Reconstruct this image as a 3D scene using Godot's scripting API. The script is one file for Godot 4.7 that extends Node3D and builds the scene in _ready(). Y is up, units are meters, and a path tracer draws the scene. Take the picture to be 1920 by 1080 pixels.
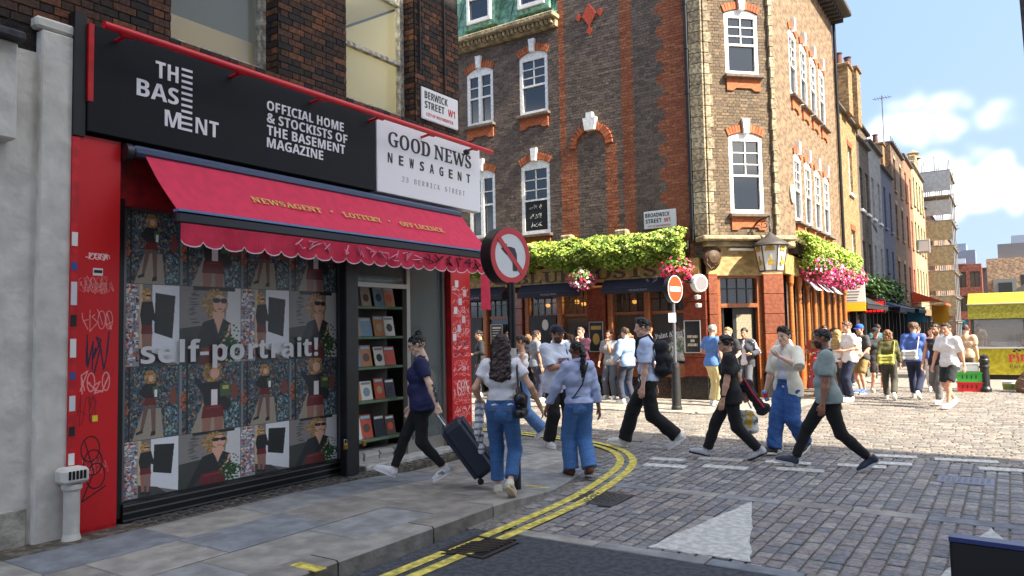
extends Node3D
# ------------------------------------------------------------------ mesh builder
class B:
	var v := PackedVector3Array()
	var n := PackedVector3Array()
	var c := PackedColorArray()
	var uv := PackedVector2Array()
	var col := Color(1, 1, 1)
	func t3(a: Vector3, b: Vector3, d: Vector3, na: Vector3, nb: Vector3, nd: Vector3) -> void:
		v.append(a); v.append(d); v.append(b)
		n.append(na); n.append(nd); n.append(nb)
		c.append(col); c.append(col); c.append(col)
	func tri(a: Vector3, b: Vector3, d: Vector3) -> void:
		var m := (b - a).cross(d - a).normalized()
		t3(a, b, d, m, m, m)
	func quad(a: Vector3, b: Vector3, d: Vector3, e: Vector3) -> void:
		tri(a, b, d); tri(a, d, e)
	func box(p: Vector3, s: Vector3, bs := Basis.IDENTITY, skip_back := false) -> void:
		var x := bs.x * s.x * 0.5; var y := bs.y * s.y * 0.5; var z := bs.z * s.z * 0.5
		quad(p - x - y + z, p + x - y + z, p + x + y + z, p - x + y + z)
		if not skip_back: quad(p + x - y - z, p - x - y - z, p - x + y - z, p + x + y - z)
		quad(p + x - y + z, p + x - y - z, p + x + y - z, p + x + y + z)
		quad(p - x - y - z, p - x - y + z, p - x + y + z, p - x + y - z)
		quad(p - x + y + z, p + x + y + z, p + x + y - z, p - x + y - z)
		quad(p - x - y - z, p + x - y - z, p + x - y + z, p - x - y + z)
	func bev(p: Vector3, s: Vector3, r: float, bs := Basis.IDENTITY) -> void:
		# box with chamfered edges
		var h := s * 0.5
		var f := func(x: float, y: float, z: float) -> Vector3: return p + bs * Vector3(x, y, z)
		for ax in 3:
			for sg in [-1.0, 1.0]:
				var q := []
				for k in [[-1, -1], [1, -1], [1, 1], [-1, 1]]:
					var w := Vector3.ZERO
					w[ax] = sg * h[ax]
					w[(ax + 1) % 3] = k[0] * (h[(ax + 1) % 3] - r)
					w[(ax + 2) % 3] = k[1] * (h[(ax + 2) % 3] - r)
					q.append(f.call(w.x, w.y, w.z))
				if sg > 0: quad(q[0], q[1], q[2], q[3])
				else: quad(q[3], q[2], q[1], q[0])
		for ax in 3:
			var a1 := (ax + 1) % 3; var a2 := (ax + 2) % 3
			for s1 in [-1.0, 1.0]:
				for s2 in [-1.0, 1.0]:
					var q := []
					for k in [[-1, 0], [1, 0], [1, 1], [-1, 1]]:
						var w := Vector3.ZERO
						w[ax] = k[0] * (h[ax] - r)
						w[a1] = s1 * (h[a1] - (0.0 if k[1] == 0 else r))
						w[a2] = s2 * (h[a2] - (r if k[1] == 0 else 0.0))
						q.append(f.call(w.x, w.y, w.z))
					if s1 * s2 > 0: quad(q[0], q[1], q[2], q[3])
					else: quad(q[3], q[2], q[1], q[0])
		for sx in [-1.0, 1.0]:
			for sy in [-1.0, 1.0]:
				for sz in [-1.0, 1.0]:
					var a: Vector3 = f.call(sx * h.x, sy * (h.y - r), sz * (h.z - r))
					var b: Vector3 = f.call(sx * (h.x - r), sy * h.y, sz * (h.z - r))
					var d: Vector3 = f.call(sx * (h.x - r), sy * (h.y - r), sz * h.z)
					if sx * sy * sz > 0: tri(a, b, d)
					else: tri(a, d, b)
	func prism(poly: PackedVector2Array, z0: float, z1: float, xf := Transform3D.IDENTITY, caps := true) -> void:
		var pl := poly
		if Geometry2D.is_polygon_clockwise(pl): pl = pl.duplicate(); pl.reverse()
		var m := pl.size()
		for i in m:
			var a := pl[i]; var b := pl[(i + 1) % m]
			quad(xf * Vector3(a.x, a.y, z0), xf * Vector3(b.x, b.y, z0), xf * Vector3(b.x, b.y, z1), xf * Vector3(a.x, a.y, z1))
		if caps:
			var ix := Geometry2D.triangulate_polygon(pl)
			for i in range(0, ix.size(), 3):
				var a := pl[ix[i]]; var b := pl[ix[i + 1]]; var d := pl[ix[i + 2]]
				if (b - a).cross(d - a) < 0: var tmp := b; b = d; d = tmp
				tri(xf * Vector3(a.x, a.y, z1), xf * Vector3(b.x, b.y, z1), xf * Vector3(d.x, d.y, z1))
				tri(xf * Vector3(a.x, a.y, z0), xf * Vector3(d.x, d.y, z0), xf * Vector3(b.x, b.y, z0))
	func tube(pts: Array, rad: Array, seg := 8, caps := true) -> void:
		var rings := []
		var nr := []
		var up := Vector3(0.13, 0.97, 0.21).normalized()
		for i in pts.size():
			var d: Vector3 = (pts[mini(i + 1, pts.size() - 1)] - pts[maxi(i - 1, 0)]).normalized()
			var x := d.cross(up)
			if x.length() < 0.05: x = d.cross(Vector3(1, 0, 0))
			x = x.normalized()
			var y := x.cross(d).normalized()
			var r: float = rad[i] if rad.size() > 1 else rad[0]
			var ring := []; var nn := []
			for k in seg:
				var a := TAU * k / seg
				var o := x * cos(a) + y * sin(a)
				ring.append(pts[i] + o * r); nn.append(o)
			rings.append(ring); nr.append(nn)
		for i in pts.size() - 1:
			for k in seg:
				var k2 := (k + 1) % seg
				t3(rings[i][k], rings[i + 1][k], rings[i + 1][k2], nr[i][k], nr[i + 1][k], nr[i + 1][k2])
				t3(rings[i][k], rings[i + 1][k2], rings[i][k2], nr[i][k], nr[i + 1][k2], nr[i][k2])
		if caps:
			for k in range(1, seg - 1):
				tri(rings[0][0], rings[0][k], rings[0][k + 1])
				var e: Array = rings[-1]
				tri(e[0], e[k + 1], e[k])
	func lathe(prof: Array, seg: int, xf := Transform3D.IDENTITY) -> void:
		for i in prof.size() - 1:
			var p: Vector2 = prof[i]; var q: Vector2 = prof[i + 1]
			var d := (q - p).normalized()
			for k in seg:
				var a0 := TAU * k / seg; var a1 := TAU * (k + 1) / seg
				var e0 := Vector3(cos(a0), 0, -sin(a0)); var e1 := Vector3(cos(a1), 0, -sin(a1))
				var n0 := (xf.basis * (e0 * d.y - Vector3(0, d.x, 0))).normalized(); var n1 := (xf.basis * (e1 * d.y - Vector3(0, d.x, 0))).normalized()
				var A := xf * (e0 * p.x + Vector3(0, p.y, 0)); var Bq := xf * (e1 * p.x + Vector3(0, p.y, 0))
				var C := xf * (e1 * q.x + Vector3(0, q.y, 0)); var D := xf * (e0 * q.x + Vector3(0, q.y, 0))
				if p.x > 0.0001: t3(A, Bq, C, n0, n1, n1)
				if q.x > 0.0001: t3(A, C, D, n0, n1, n0)
	func mesh() -> ArrayMesh:
		var am := ArrayMesh.new()
		if v.is_empty(): return am
		var ar := []
		ar.resize(Mesh.ARRAY_MAX)
		ar[Mesh.ARRAY_VERTEX] = v; ar[Mesh.ARRAY_NORMAL] = n; ar[Mesh.ARRAY_COLOR] = c
		if uv.size() == v.size(): ar[Mesh.ARRAY_TEX_UV] = uv
		am.add_surface_from_arrays(Mesh.PRIMITIVE_TRIANGLES, ar)
		return am

# ------------------------------------------------------------------ node helpers
var rng := RandomNumberGenerator.new()
var taken := {}
func numbered(s: String) -> String:
	if not taken.has(s):
		taken[s] = 0
		return s
	taken[s] += 1
	return "%s_%03d" % [s, taken[s]]
func thing(called: String, label: String, category: String, at := Vector3.ZERO, turn := 0.0, group := "") -> Node3D:
	var o := Node3D.new()
	o.name = numbered(called)
	add_child(o)
	o.position = at; o.rotation.y = turn
	o.set_meta("label", label); o.set_meta("category", category)
	if group != "": o.set_meta("group", group)
	return o
func part(called: String, m: Mesh, mt: Material, parent: Node, xf := Transform3D.IDENTITY) -> MeshInstance3D:
	var o := MeshInstance3D.new()
	o.name = called; o.mesh = m
	if mt: o.material_override = mt
	parent.add_child(o, true)
	o.transform = xf
	return o
func setting(called: String, m: Mesh, mt: Material) -> MeshInstance3D:
	var o := part(numbered(called), m, mt, self)
	o.set_meta("kind", "structure")
	return o
func setting_node(called: String) -> Node3D:
	var o := Node3D.new(); o.name = numbered(called); add_child(o); o.set_meta("kind", "structure"); return o
func sub(called: String, parent: Node, xf := Transform3D.IDENTITY) -> Node3D:
	var o := Node3D.new(); o.name = called; parent.add_child(o, true); o.transform = xf; return o
func stuff(o: Node) -> Node:
	o.set_meta("kind", "stuff"); return o
func T(x: float, y: float, z: float, ry := 0.0) -> Transform3D:
	return Transform3D(Basis(Vector3.UP, ry), Vector3(x, y, z))
func single(f: Callable) -> ArrayMesh:
	var b := B.new(); f.call(b); return b.mesh()
func boxm(p: Vector3, s: Vector3, bs := Basis.IDENTITY) -> ArrayMesh:
	var b := B.new(); b.box(p, s, bs); return b.mesh()
func bevm(p: Vector3, s: Vector3, r: float, bs := Basis.IDENTITY) -> ArrayMesh:
	var b := B.new(); b.bev(p, s, r, bs); return b.mesh()
func tubem(pts: Array, rad: Array, seg := 8) -> ArrayMesh:
	var b := B.new(); b.tube(pts, rad, seg); return b.mesh()
func prismm(poly: PackedVector2Array, z0: float, z1: float, xf := Transform3D.IDENTITY) -> ArrayMesh:
	var b := B.new(); b.prism(poly, z0, z1, xf); return b.mesh()
func lathem(prof: Array, seg := 20, xf := Transform3D.IDENTITY) -> ArrayMesh:
	var b := B.new(); b.lathe(prof, seg, xf); return b.mesh()
func ring_poly(r: float, m := 32, c := Vector2.ZERO) -> PackedVector2Array:
	var p := PackedVector2Array()
	for i in m: p.append(c + Vector2(cos(TAU * i / m), sin(TAU * i / m)) * r)
	return p

# ------------------------------------------------------------------ materials
var tex_cache := {}
func noise_tex(freq: float, lo: float, hi: float, seed_: int, oct := 4, size := 256, tint := Color(1, 1, 1)) -> ImageTexture:
	var key := "%s %s %s %s %s" % [freq, lo, hi, seed_, tint]
	if tex_cache.has(key): return tex_cache[key]
	var fn := FastNoiseLite.new()
	fn.seed = seed_; fn.frequency = freq; fn.fractal_octaves = oct
	fn.noise_type = FastNoiseLite.TYPE_SIMPLEX
	var im := fn.get_seamless_image(size, size)
	im.convert(Image.FORMAT_RGB8)
	for y in size:
		for x in size:
			var g := im.get_pixel(x, y).r
			var k := lerpf(lo, hi, clampf((g - 0.2) / 0.6, 0, 1))
			im.set_pixel(x, y, Color(lerpf(tint.r, 1.0, (k - lo) / maxf(hi - lo, 0.001)) * k, lerpf(tint.g, 1.0, (k - lo) / maxf(hi - lo, 0.001)) * k, lerpf(tint.b, 1.0, (k - lo) / maxf(hi - lo, 0.001)) * k))
	im.generate_mipmaps()
	tex_cache[key] = ImageTexture.create_from_image(im)
	return tex_cache[key]
func bump_tex(freq: float, strength: float, seed_: int) -> ImageTexture:
	var key := "b%s %s %s" % [freq, strength, seed_]
	if tex_cache.has(key): return tex_cache[key]
	var fn := FastNoiseLite.new()
	fn.seed = seed_; fn.frequency = freq; fn.fractal_octaves = 4
	var im := fn.get_seamless_image(256, 256)
	im.convert(Image.FORMAT_RGB8)
	im.bump_map_to_normal_map(strength)
	tex_cache[key] = ImageTexture.create_from_image(im)
	return tex_cache[key]
func M(c: Color, rough := 0.8, metal := 0.0) -> StandardMaterial3D:
	var m := StandardMaterial3D.new()
	m.albedo_color = c; m.roughness = rough; m.metallic = metal
	return m
func MV(rough := 0.8) -> StandardMaterial3D:
	var m := M(Color.WHITE, rough); m.vertex_color_use_as_albedo = true; return m
# weathered: colour with world-space grain (scale = texture repeats per metre)
func MW(c: Color, rough: float, lo: float, scale: float, seed_ := 1, bump := 0.0, vert := false) -> StandardMaterial3D:
	var m := M(c, rough)
	m.albedo_texture = noise_tex(0.02, snappedf(lo, 0.06), 1.0, seed_ % 3, 5)
	m.uv1_triplanar = true; m.uv1_world_triplanar = true; m.uv1_scale = Vector3.ONE * scale
	if bump > 0.0:
		m.normal_enabled = true; m.normal_texture = bump_tex(0.06, bump * 8.0, 7); m.normal_scale = 1.0
	if vert: m.vertex_color_use_as_albedo = true
	return m
func glassy(c: Color, a: float) -> StandardMaterial3D:
	var m := M(c, 0.03); m.transparency = BaseMaterial3D.TRANSPARENCY_ALPHA; m.albedo_color.a = a; m.metallic_specular = 0.6
	return m
func lin(r: float, g: float, b: float) -> Color:
	return Color(r, g, b).srgb_to_linear()
func s8(r: int, g: int, b: int) -> Color:
	return Color(r / 255.0, g / 255.0, b / 255.0)

# ------------------------------------------------------------------ lettering
var f_sans: SystemFont
var f_serif: SystemFont
var f_sansr: SystemFont
func text_mesh(s: String, font: Font, depth := 0.006) -> TextMesh:
	var t := TextMesh.new()
	t.text = s; t.font = font; t.font_size = 48; t.pixel_size = 0.01; t.depth = depth; t.curve_step = 1.0
	t.horizontal_alignment = HORIZONTAL_ALIGNMENT_CENTER; t.vertical_alignment = VERTICAL_ALIGNMENT_CENTER
	return t
# text scaled to fill the rectangle w x h centred at p of a wall frame (X right, Y up, Z out)
func text(parent: Node, s: String, font: Font, p: Vector3, w: float, h: float, mt: Material, called := "lettering", depth := 0.006, bs := Basis.IDENTITY) -> MeshInstance3D:
	var t := text_mesh(s, font, 1.0)
	var bb := t.get_aabb()
	var sc := Vector3(w / bb.size.x, (h / bb.size.y) if h > 0 else (w / bb.size.x), depth)
	var ce := bb.get_center()
	return part(called, t, mt, parent, Transform3D(bs * Basis.from_scale(sc), p - bs * (Vector3(ce.x, ce.y, 0) * sc)))

# ------------------------------------------------------------------ walls
# plane wall with rectangular openings Rect2(x,y,w,h), reveals of given depth
func facade(b: B, x0: float, x1: float, y0: float, y1: float, ops: Array, depth: float, z := 0.0) -> void:
	var xs := [x0, x1]; var ys := [y0, y1]
	for o in ops:
		xs.append(o.position.x); xs.append(o.end.x); ys.append(o.position.y); ys.append(o.end.y)
	xs.sort(); ys.sort()
	for i in xs.size() - 1:
		if xs[i + 1] - xs[i] < 0.0005 or xs[i] < x0 - 0.001 or xs[i + 1] > x1 + 0.001: continue
		for j in ys.size() - 1:
			if ys[j + 1] - ys[j] < 0.0005 or ys[j] < y0 - 0.001 or ys[j + 1] > y1 + 0.001: continue
			var mid := Vector2((xs[i] + xs[i + 1]) * 0.5, (ys[j] + ys[j + 1]) * 0.5)
			var hit := false
			for o in ops:
				if o.has_point(mid): hit = true
			if hit: continue
			b.quad(Vector3(xs[i], ys[j], z), Vector3(xs[i + 1], ys[j], z), Vector3(xs[i + 1], ys[j + 1], z), Vector3(xs[i], ys[j + 1], z))
	for o in ops:
		var a: Vector2 = o.position; var e: Vector2 = o.end
		b.quad(Vector3(a.x, a.y, z), Vector3(a.x, e.y, z), Vector3(a.x, e.y, z - depth), Vector3(a.x, a.y, z - depth))
		b.quad(Vector3(e.x, e.y, z), Vector3(e.x, a.y, z), Vector3(e.x, a.y, z - depth), Vector3(e.x, e.y, z - depth))
		b.quad(Vector3(a.x, e.y, z), Vector3(e.x, e.y, z), Vector3(e.x, e.y, z - depth), Vector3(a.x, e.y, z - depth))
		b.quad(Vector3(e.x, a.y, z), Vector3(a.x, a.y, z), Vector3(a.x, a.y, z - depth), Vector3(e.x, a.y, z - depth))

# real bricks in Flemish bond over [x0,x1]x[y0,y1]; whole stretchers become parts (up to nparts), the rest one joined part
var brick_mats := {}
var brick_mesh: ArrayMesh
func bricks(parent: Node3D, x0: float, x1: float, y0: float, y1: float, ops: Array, pal: Array, key: String, tone: Callable, nparts: int, proud := 0.007, zone = null) -> void:
	var pitch_y := 0.0775; var hb := 0.066; var jt := 0.011
	var rest := B.new()
	var cand := []
	var row := 0
	var y := y0
	if brick_mesh == null: brick_mesh = boxm(Vector3(0, 0, -0.006), Vector3(0.215, hb, 0.026))
	while y + hb <= y1 + 0.02:
		var x := x0 - (0.0 if row % 2 == 0 else 0.168)
		var k := 0
		while x < x1:
			var w := 0.215 if k % 2 == 0 else 0.1025
			k += 1
			var segs := [[maxf(x, x0), minf(x + w, x1)]]
			for o in ops:
				if o.end.y <= y + 0.01 or o.position.y >= y + hb - 0.01: continue
				var nx := []
				for s in segs:
					if o.end.x <= s[0] or o.position.x >= s[1]: nx.append(s)
					else:
						if o.position.x > s[0]: nx.append([s[0], o.position.x])
						if o.end.x < s[1]: nx.append([o.end.x, s[1]])
				segs = nx
			for s in segs:
				var ww: float = s[1] - s[0]
				if ww < 0.03: continue
				var cx: float = (s[0] + s[1]) * 0.5
				var hh := minf(hb, y1 - y)
				var pi: int = tone.call(cx, y + hb * 0.5)
				var pr := proud + rng.randf_range(-0.0025, 0.003)
				if absf(ww - 0.215) < 0.001 and hh > 0.065 and nparts > 0 and (zone == null or zone.call(cx, y)):
					cand.append([cx, y + hb * 0.5, pr, pi])
				else:
					rest.col = pal[pi].srgb_to_linear() * rng.randf_range(0.85, 1.12)
					rest.box(Vector3(cx, y + hh * 0.5, pr - 0.013), Vector3(ww, hh, 0.026), Basis.IDENTITY, true)
			x += w + jt
		y += pitch_y
		row += 1
	for i in cand.size():
		var q: Array = cand[i]
		if i < nparts:
			var mk := "%s%d" % [key, q[3]]
			if not brick_mats.has(mk): brick_mats[mk] = MW(pal[q[3]], 0.9, 0.72, 3.0, 3)
			part("brick", brick_mesh, brick_mats[mk], parent, T(q[0], q[1], q[2] - 0.007))
		else:
			rest.col = pal[q[3]].srgb_to_linear() * rng.randf_range(0.85, 1.12)
			rest.box(Vector3(q[0], q[1], q[2] - 0.013), Vector3(0.215, hb, 0.026), Basis.IDENTITY, true)
	if not brick_mats.has("rest"): brick_mats["rest"] = MW(Color.WHITE, 0.9, 0.72, 3.0, 3, 0.0, true)
	stuff(part("brickwork", rest.mesh(), brick_mats["rest"], parent))
# ------------------------------------------------------------------ scene
func _ready() -> void:
	rng.seed = 20240
	f_sans = SystemFont.new(); f_sans.font_names = PackedStringArray(["Droid Sans"]); f_sans.font_weight = 700
	f_sansr = SystemFont.new(); f_sansr.font_names = PackedStringArray(["Droid Sans"])
	f_serif = SystemFont.new(); f_serif.font_names = PackedStringArray(["Droid Serif"]); f_serif.font_weight = 700
	camera_and_light()
	make_materials()
	make_ground()
	make_shop()
	make_pub()
	make_street()
	make_street_things()
	make_people()

func camera_and_light() -> void:
	var cam := Camera3D.new()
	cam.name = "camera"
	var A := deg_to_rad(33.6); var P := deg_to_rad(3.43); var R := deg_to_rad(1.1)
	var fw := Vector3(-sin(A) * cos(P), sin(P), -cos(A) * cos(P))
	var rt := Vector3(cos(A), 0, -sin(A))
	var up := rt.cross(fw)
	var r2 := rt * cos(R) - up * sin(R)
	var u2 := up * cos(R) + rt * sin(R)
	cam.transform = Transform3D(Basis(r2, u2, -fw), Vector3(0, 1.75, 0))
	cam.fov = rad_to_deg(2.0 * atan(540.0 / 1400.0))
	cam.near = 0.05; cam.far = 1500.0
	add_child(cam); cam.current = true
	var we := WorldEnvironment.new(); we.name = "world_environment"
	var e := Environment.new()
	e.background_mode = Environment.BG_SKY
	e.tonemap_mode = Environment.TONE_MAPPER_LINEAR
	e.tonemap_exposure = 3.4
	e.sdfgi_enabled = true; e.ssao_enabled = true; e.ssil_enabled = true
	var sm := PanoramaSkyMaterial.new()
	sm.panorama = sky_image()
	var sk := Sky.new(); sk.sky_material = sm
	e.sky = sk
	we.environment = e
	add_child(we)
	var sun := DirectionalLight3D.new(); sun.name = "sun"
	sun.light_energy = 1.5; sun.light_color = Color(1.0, 0.955, 0.88); sun.light_angular_distance = 0.5
	sun.shadow_enabled = true
	add_child(sun)
	# the shadow edge on the crossing runs along X: the sun stands over +X
	sun.look_at_from_position(sun_dir * 50.0, Vector3.ZERO, Vector3.UP)

func sky_image() -> ImageTexture:
	var W := 768; var Hh := 384
	var im := Image.create_empty(W, Hh, false, Image.FORMAT_RGBF)
	var fn := FastNoiseLite.new(); fn.seed = 5; fn.frequency = 1.0; fn.fractal_octaves = 5; fn.noise_type = FastNoiseLite.TYPE_SIMPLEX
	for y in Hh:
		var el := (0.5 - (y + 0.5) / Hh) * PI
		for x in W:
			var az := wrapf((x + 0.5) / W * TAU, -PI, PI)   # column 0 lies over -Z
			var c := Color(0.30, 0.27, 0.24)
			if el > -0.01:
				var t := pow(clampf(1.0 - sin(maxf(el, 0.0)), 0, 1), 2.6)
				c = Color(0.082, 0.16, 0.33).lerp(Color(0.185, 0.24, 0.31), t)
				var d := Vector3(sin(az) * cos(el), sin(el), -cos(az) * cos(el))
				var ang := d.angle_to(sun_dir)   # bright aureole that the air makes round the sun
				var au := 1.5 * exp(-ang / 0.16) + 0.85 * exp(-ang / 0.48)
				var q := d / maxf(d.y + 0.12, 0.05)
				var g := fn.get_noise_3d(q.x * 0.55 + 56.1, q.z * 0.55, 4.2)
				var k := smoothstep(0.14, 0.5, g) * 0.9
				# cumulus low over the end of the street
				var e1 := Vector2((az + 0.045) / 0.10, (el - 0.155) / 0.034).length() + fn.get_noise_2d(az * 26.0, el * 40.0) * 0.75
				k = maxf(k, smoothstep(1.0, 0.45, e1) * 0.95)
				var e2 := Vector2((az + 0.09) / 0.09, (el - 0.235) / 0.022).length() + fn.get_noise_2d(az * 18.0 + 9.0, el * 50.0) * 0.9
				k = maxf(k, smoothstep(1.0, 0.3, e2) * 0.45)
				c = c.lerp(Color(0.95, 0.94, 0.93), k)
				c += Color(1.0, 0.96, 0.9) * au
			im.set_pixel(x, y, c)
	return ImageTexture.create_from_image(im)

# low over +X: the shadow edge on the crossing runs along X, shadows are a little longer than the people
var sun_dir := Vector3(cos(deg_to_rad(43.0)) * cos(deg_to_rad(4.0)), sin(deg_to_rad(43.0)), cos(deg_to_rad(43.0)) * sin(deg_to_rad(4.0)))
var mat := {}
func make_materials() -> void:
	mat.white = MW(s8(232, 231, 226), 0.55, 0.88, 0.9, 11)
	mat.sash = MW(s8(238, 238, 234), 0.5, 0.9, 1.3, 12)
	mat.black = MW(s8(22, 23, 26), 0.45, 0.8, 1.2, 13)
	mat.blackmetal = M(s8(17, 18, 21), 0.35)
	mat.darkglass = M(s8(16, 19, 22), 0.04); mat.darkglass.metallic_specular = 0.7
	mat.glass = glassy(s8(190, 205, 205), 0.12); mat.glass.metallic_specular = 0.3
	mat.red = MW(s8(206, 18, 28), 0.5, 0.86, 1.0, 14)
	mat.chrome = M(s8(190, 192, 195), 0.15, 1.0)
	mat.steel = M(s8(120, 122, 124), 0.35, 0.8)
	mat.stone = MW(s8(176, 158, 124), 0.85, 0.66, 0.8, 15, 0.3)
	mat.slab = []
	for i in 6:
		var k: Array = [[146, 147, 146], [134, 138, 142], [154, 150, 142], [128, 133, 138], [144, 138, 130], [160, 155, 146]][i]
		mat.slab.append(MW(s8(k[0], k[1], k[2]), 0.82, 0.84, 0.6, 20 + i, 0.12))
	mat.interior = M(s8(40, 36, 33), 0.9)
	mat.yellow_line = MW(s8(226, 208, 96), 0.75, 0.72, 1.6, 31)
	mat.road_white = MW(s8(222, 220, 210), 0.8, 0.74, 1.8, 32)
	mat.asphalt = MW(s8(74, 77, 83), 0.9, 0.7, 2.2, 33, 0.5)

# ------------------------------------------------------------------ ground
const KERB := [[-4.2, 6.0], [-4.2, -5.4], [-4.27, -7.0], [-4.55, -8.5], [-4.9, -9.25], [-5.4, -9.8], [-6.2, -10.25], [-8.0, -10.6], [-16.0, -10.8]]
func ph(z: float) -> float:   # height of the shop pavement: the kerb drops at the corner
	return lerpf(0.1, 0.016, smoothstep(-5.9, -7.4, z))
func smooth_line(pts: Array, step := 6) -> PackedVector2Array:
	var o := PackedVector2Array()
	for i in pts.size() - 1:
		var p0 := Vector2(pts[maxi(i - 1, 0)][0], pts[maxi(i - 1, 0)][1]); var p1 := Vector2(pts[i][0], pts[i][1])
		var p2 := Vector2(pts[i + 1][0], pts[i + 1][1]); var p3 := Vector2(pts[mini(i + 2, pts.size() - 1)][0], pts[mini(i + 2, pts.size() - 1)][1])
		var ln := p1.distance_to(p2)
		p0 = p1 - (p1 - p0).normalized() * minf(ln, (p1 - p0).length()) if i > 0 else p0
		p3 = p2 + (p3 - p2).normalized() * minf(ln, (p3 - p2).length())
		for k in step: o.append(p1.cubic_interpolate(p2, p0, p3, float(k) / step))
	o.append(Vector2(pts[-1][0], pts[-1][1]))
	return o
func offset_line(l: PackedVector2Array, d: float) -> PackedVector2Array:
	var o := PackedVector2Array()
	for i in l.size():
		var t := (l[mini(i + 1, l.size() - 1)] - l[maxi(i - 1, 0)]).normalized()
		o.append(l[i] + Vector2(-t.y, t.x) * d)
	return o
func ribbon(b: B, l: PackedVector2Array, d0: float, d1: float, y: float) -> void:
	var a := offset_line(l, d0); var e := offset_line(l, d1)
	for i in l.size() - 1:
		var p := Vector3(a[i].x, y, a[i].y); var q := Vector3(a[i + 1].x, y, a[i + 1].y)
		var r := Vector3(e[i + 1].x, y, e[i + 1].y); var s := Vector3(e[i].x, y, e[i].y)
		if (q - p).cross(r - p).y < 0: b.quad(p, s, r, q)
		else: b.quad(p, q, r, s)
# paving slabs clipped to a polygon (x,z); each slab is a part
func slabs(parent: Node, poly: PackedVector2Array, x0: float, x1: float, z0: float, z1: float, lx: float, lz: float, hf: Callable, mats: Array, along_z := true) -> void:
	var r := 0
	var a := z1
	while a > z0:
		pass
		break
	var u := x0
	while u < x1:
		var wv := lx * rng.randf_range(0.92, 1.08)
		var w := z1 - (0.0 if r % 2 == 0 else lz * 0.5) + lz
		while w > z0:
			var ll := lz * rng.randf_range(0.8, 1.2)
			var g := 0.004
			var rect := PackedVector2Array([Vector2(u + g, w - ll + g), Vector2(u + wv - g, w - ll + g), Vector2(u + wv - g, w - g), Vector2(u + g, w - g)])
			if not along_z:
				for i in 4: rect[i] = Vector2(rect[i].x, rect[i].y)
			w -= ll
			for pc in Geometry2D.intersect_polygons(rect, poly):
				if pc.size() < 3: continue
				var pl: PackedVector2Array = pc
				var ar := 0.0
				for i in pl.size(): ar += pl[i].cross(pl[(i + 1) % pl.size()])
				if absf(ar) < 0.01: continue
				var b := B.new()
				var dy := rng.randf_range(-0.002, 0.002)
				if Geometry2D.is_polygon_clockwise(pl): pl.reverse()
				var ix := Geometry2D.triangulate_polygon(pl)
				var top := func(p: Vector2) -> Vector3: return Vector3(p.x, hf.call(p.y) + dy, p.y)
				for i in range(0, ix.size(), 3):
					var p: Vector3 = top.call(pl[ix[i]]); var q: Vector3 = top.call(pl[ix[i + 1]]); var s: Vector3 = top.call(pl[ix[i + 2]])
					if (q - p).cross(s - p).y < 0: b.tri(p, s, q)
					else: b.tri(p, q, s)
				for i in pl.size():
					var p: Vector3 = top.call(pl[i]); var q: Vector3 = top.call(pl[(i + 1) % pl.size()])
					b.quad(p, q, q - Vector3(0, 0.05, 0), p - Vector3(0, 0.05, 0))
				part("paving_slab", b.mesh(), mats[rng.randi() % mats.size()], parent)
		u += wv
		r += 1
# granite setts: courses along z (dir 0) or along x (dir 1)
var sett_meshes := []
func sett(b: B, c: Vector3, sx: float, sz: float, h: float, k: float) -> void:
	var i := minf(sx, sz) * 0.13
	var o := [Vector3(-sx, 0, -sz) * 0.5, Vector3(sx, 0, -sz) * 0.5, Vector3(sx, 0, sz) * 0.5, Vector3(-sx, 0, sz) * 0.5]
	var tp := []
	for q in o: tp.append(c + Vector3(q.x - signf(q.x) * i, h + rng.randf_range(-0.002, 0.002) * k, q.z - signf(q.z) * i))
	var md := []
	for q in o: md.append(c + Vector3(q.x - signf(q.x) * i * 0.2, h - 0.006, q.z - signf(q.z) * i * 0.2))
	b.quad(tp[3], tp[2], tp[1], tp[0])
	for j in 4:
		var j2 := (j + 1) % 4
		b.quad(md[j2], md[j], tp[j], tp[j2])
		var lo1: Vector3 = md[j]; var lo2: Vector3 = md[j2]
		b.quad(lo2 - Vector3(0, 0.02, 0), lo1 - Vector3(0, 0.02, 0), lo1, lo2)
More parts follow.
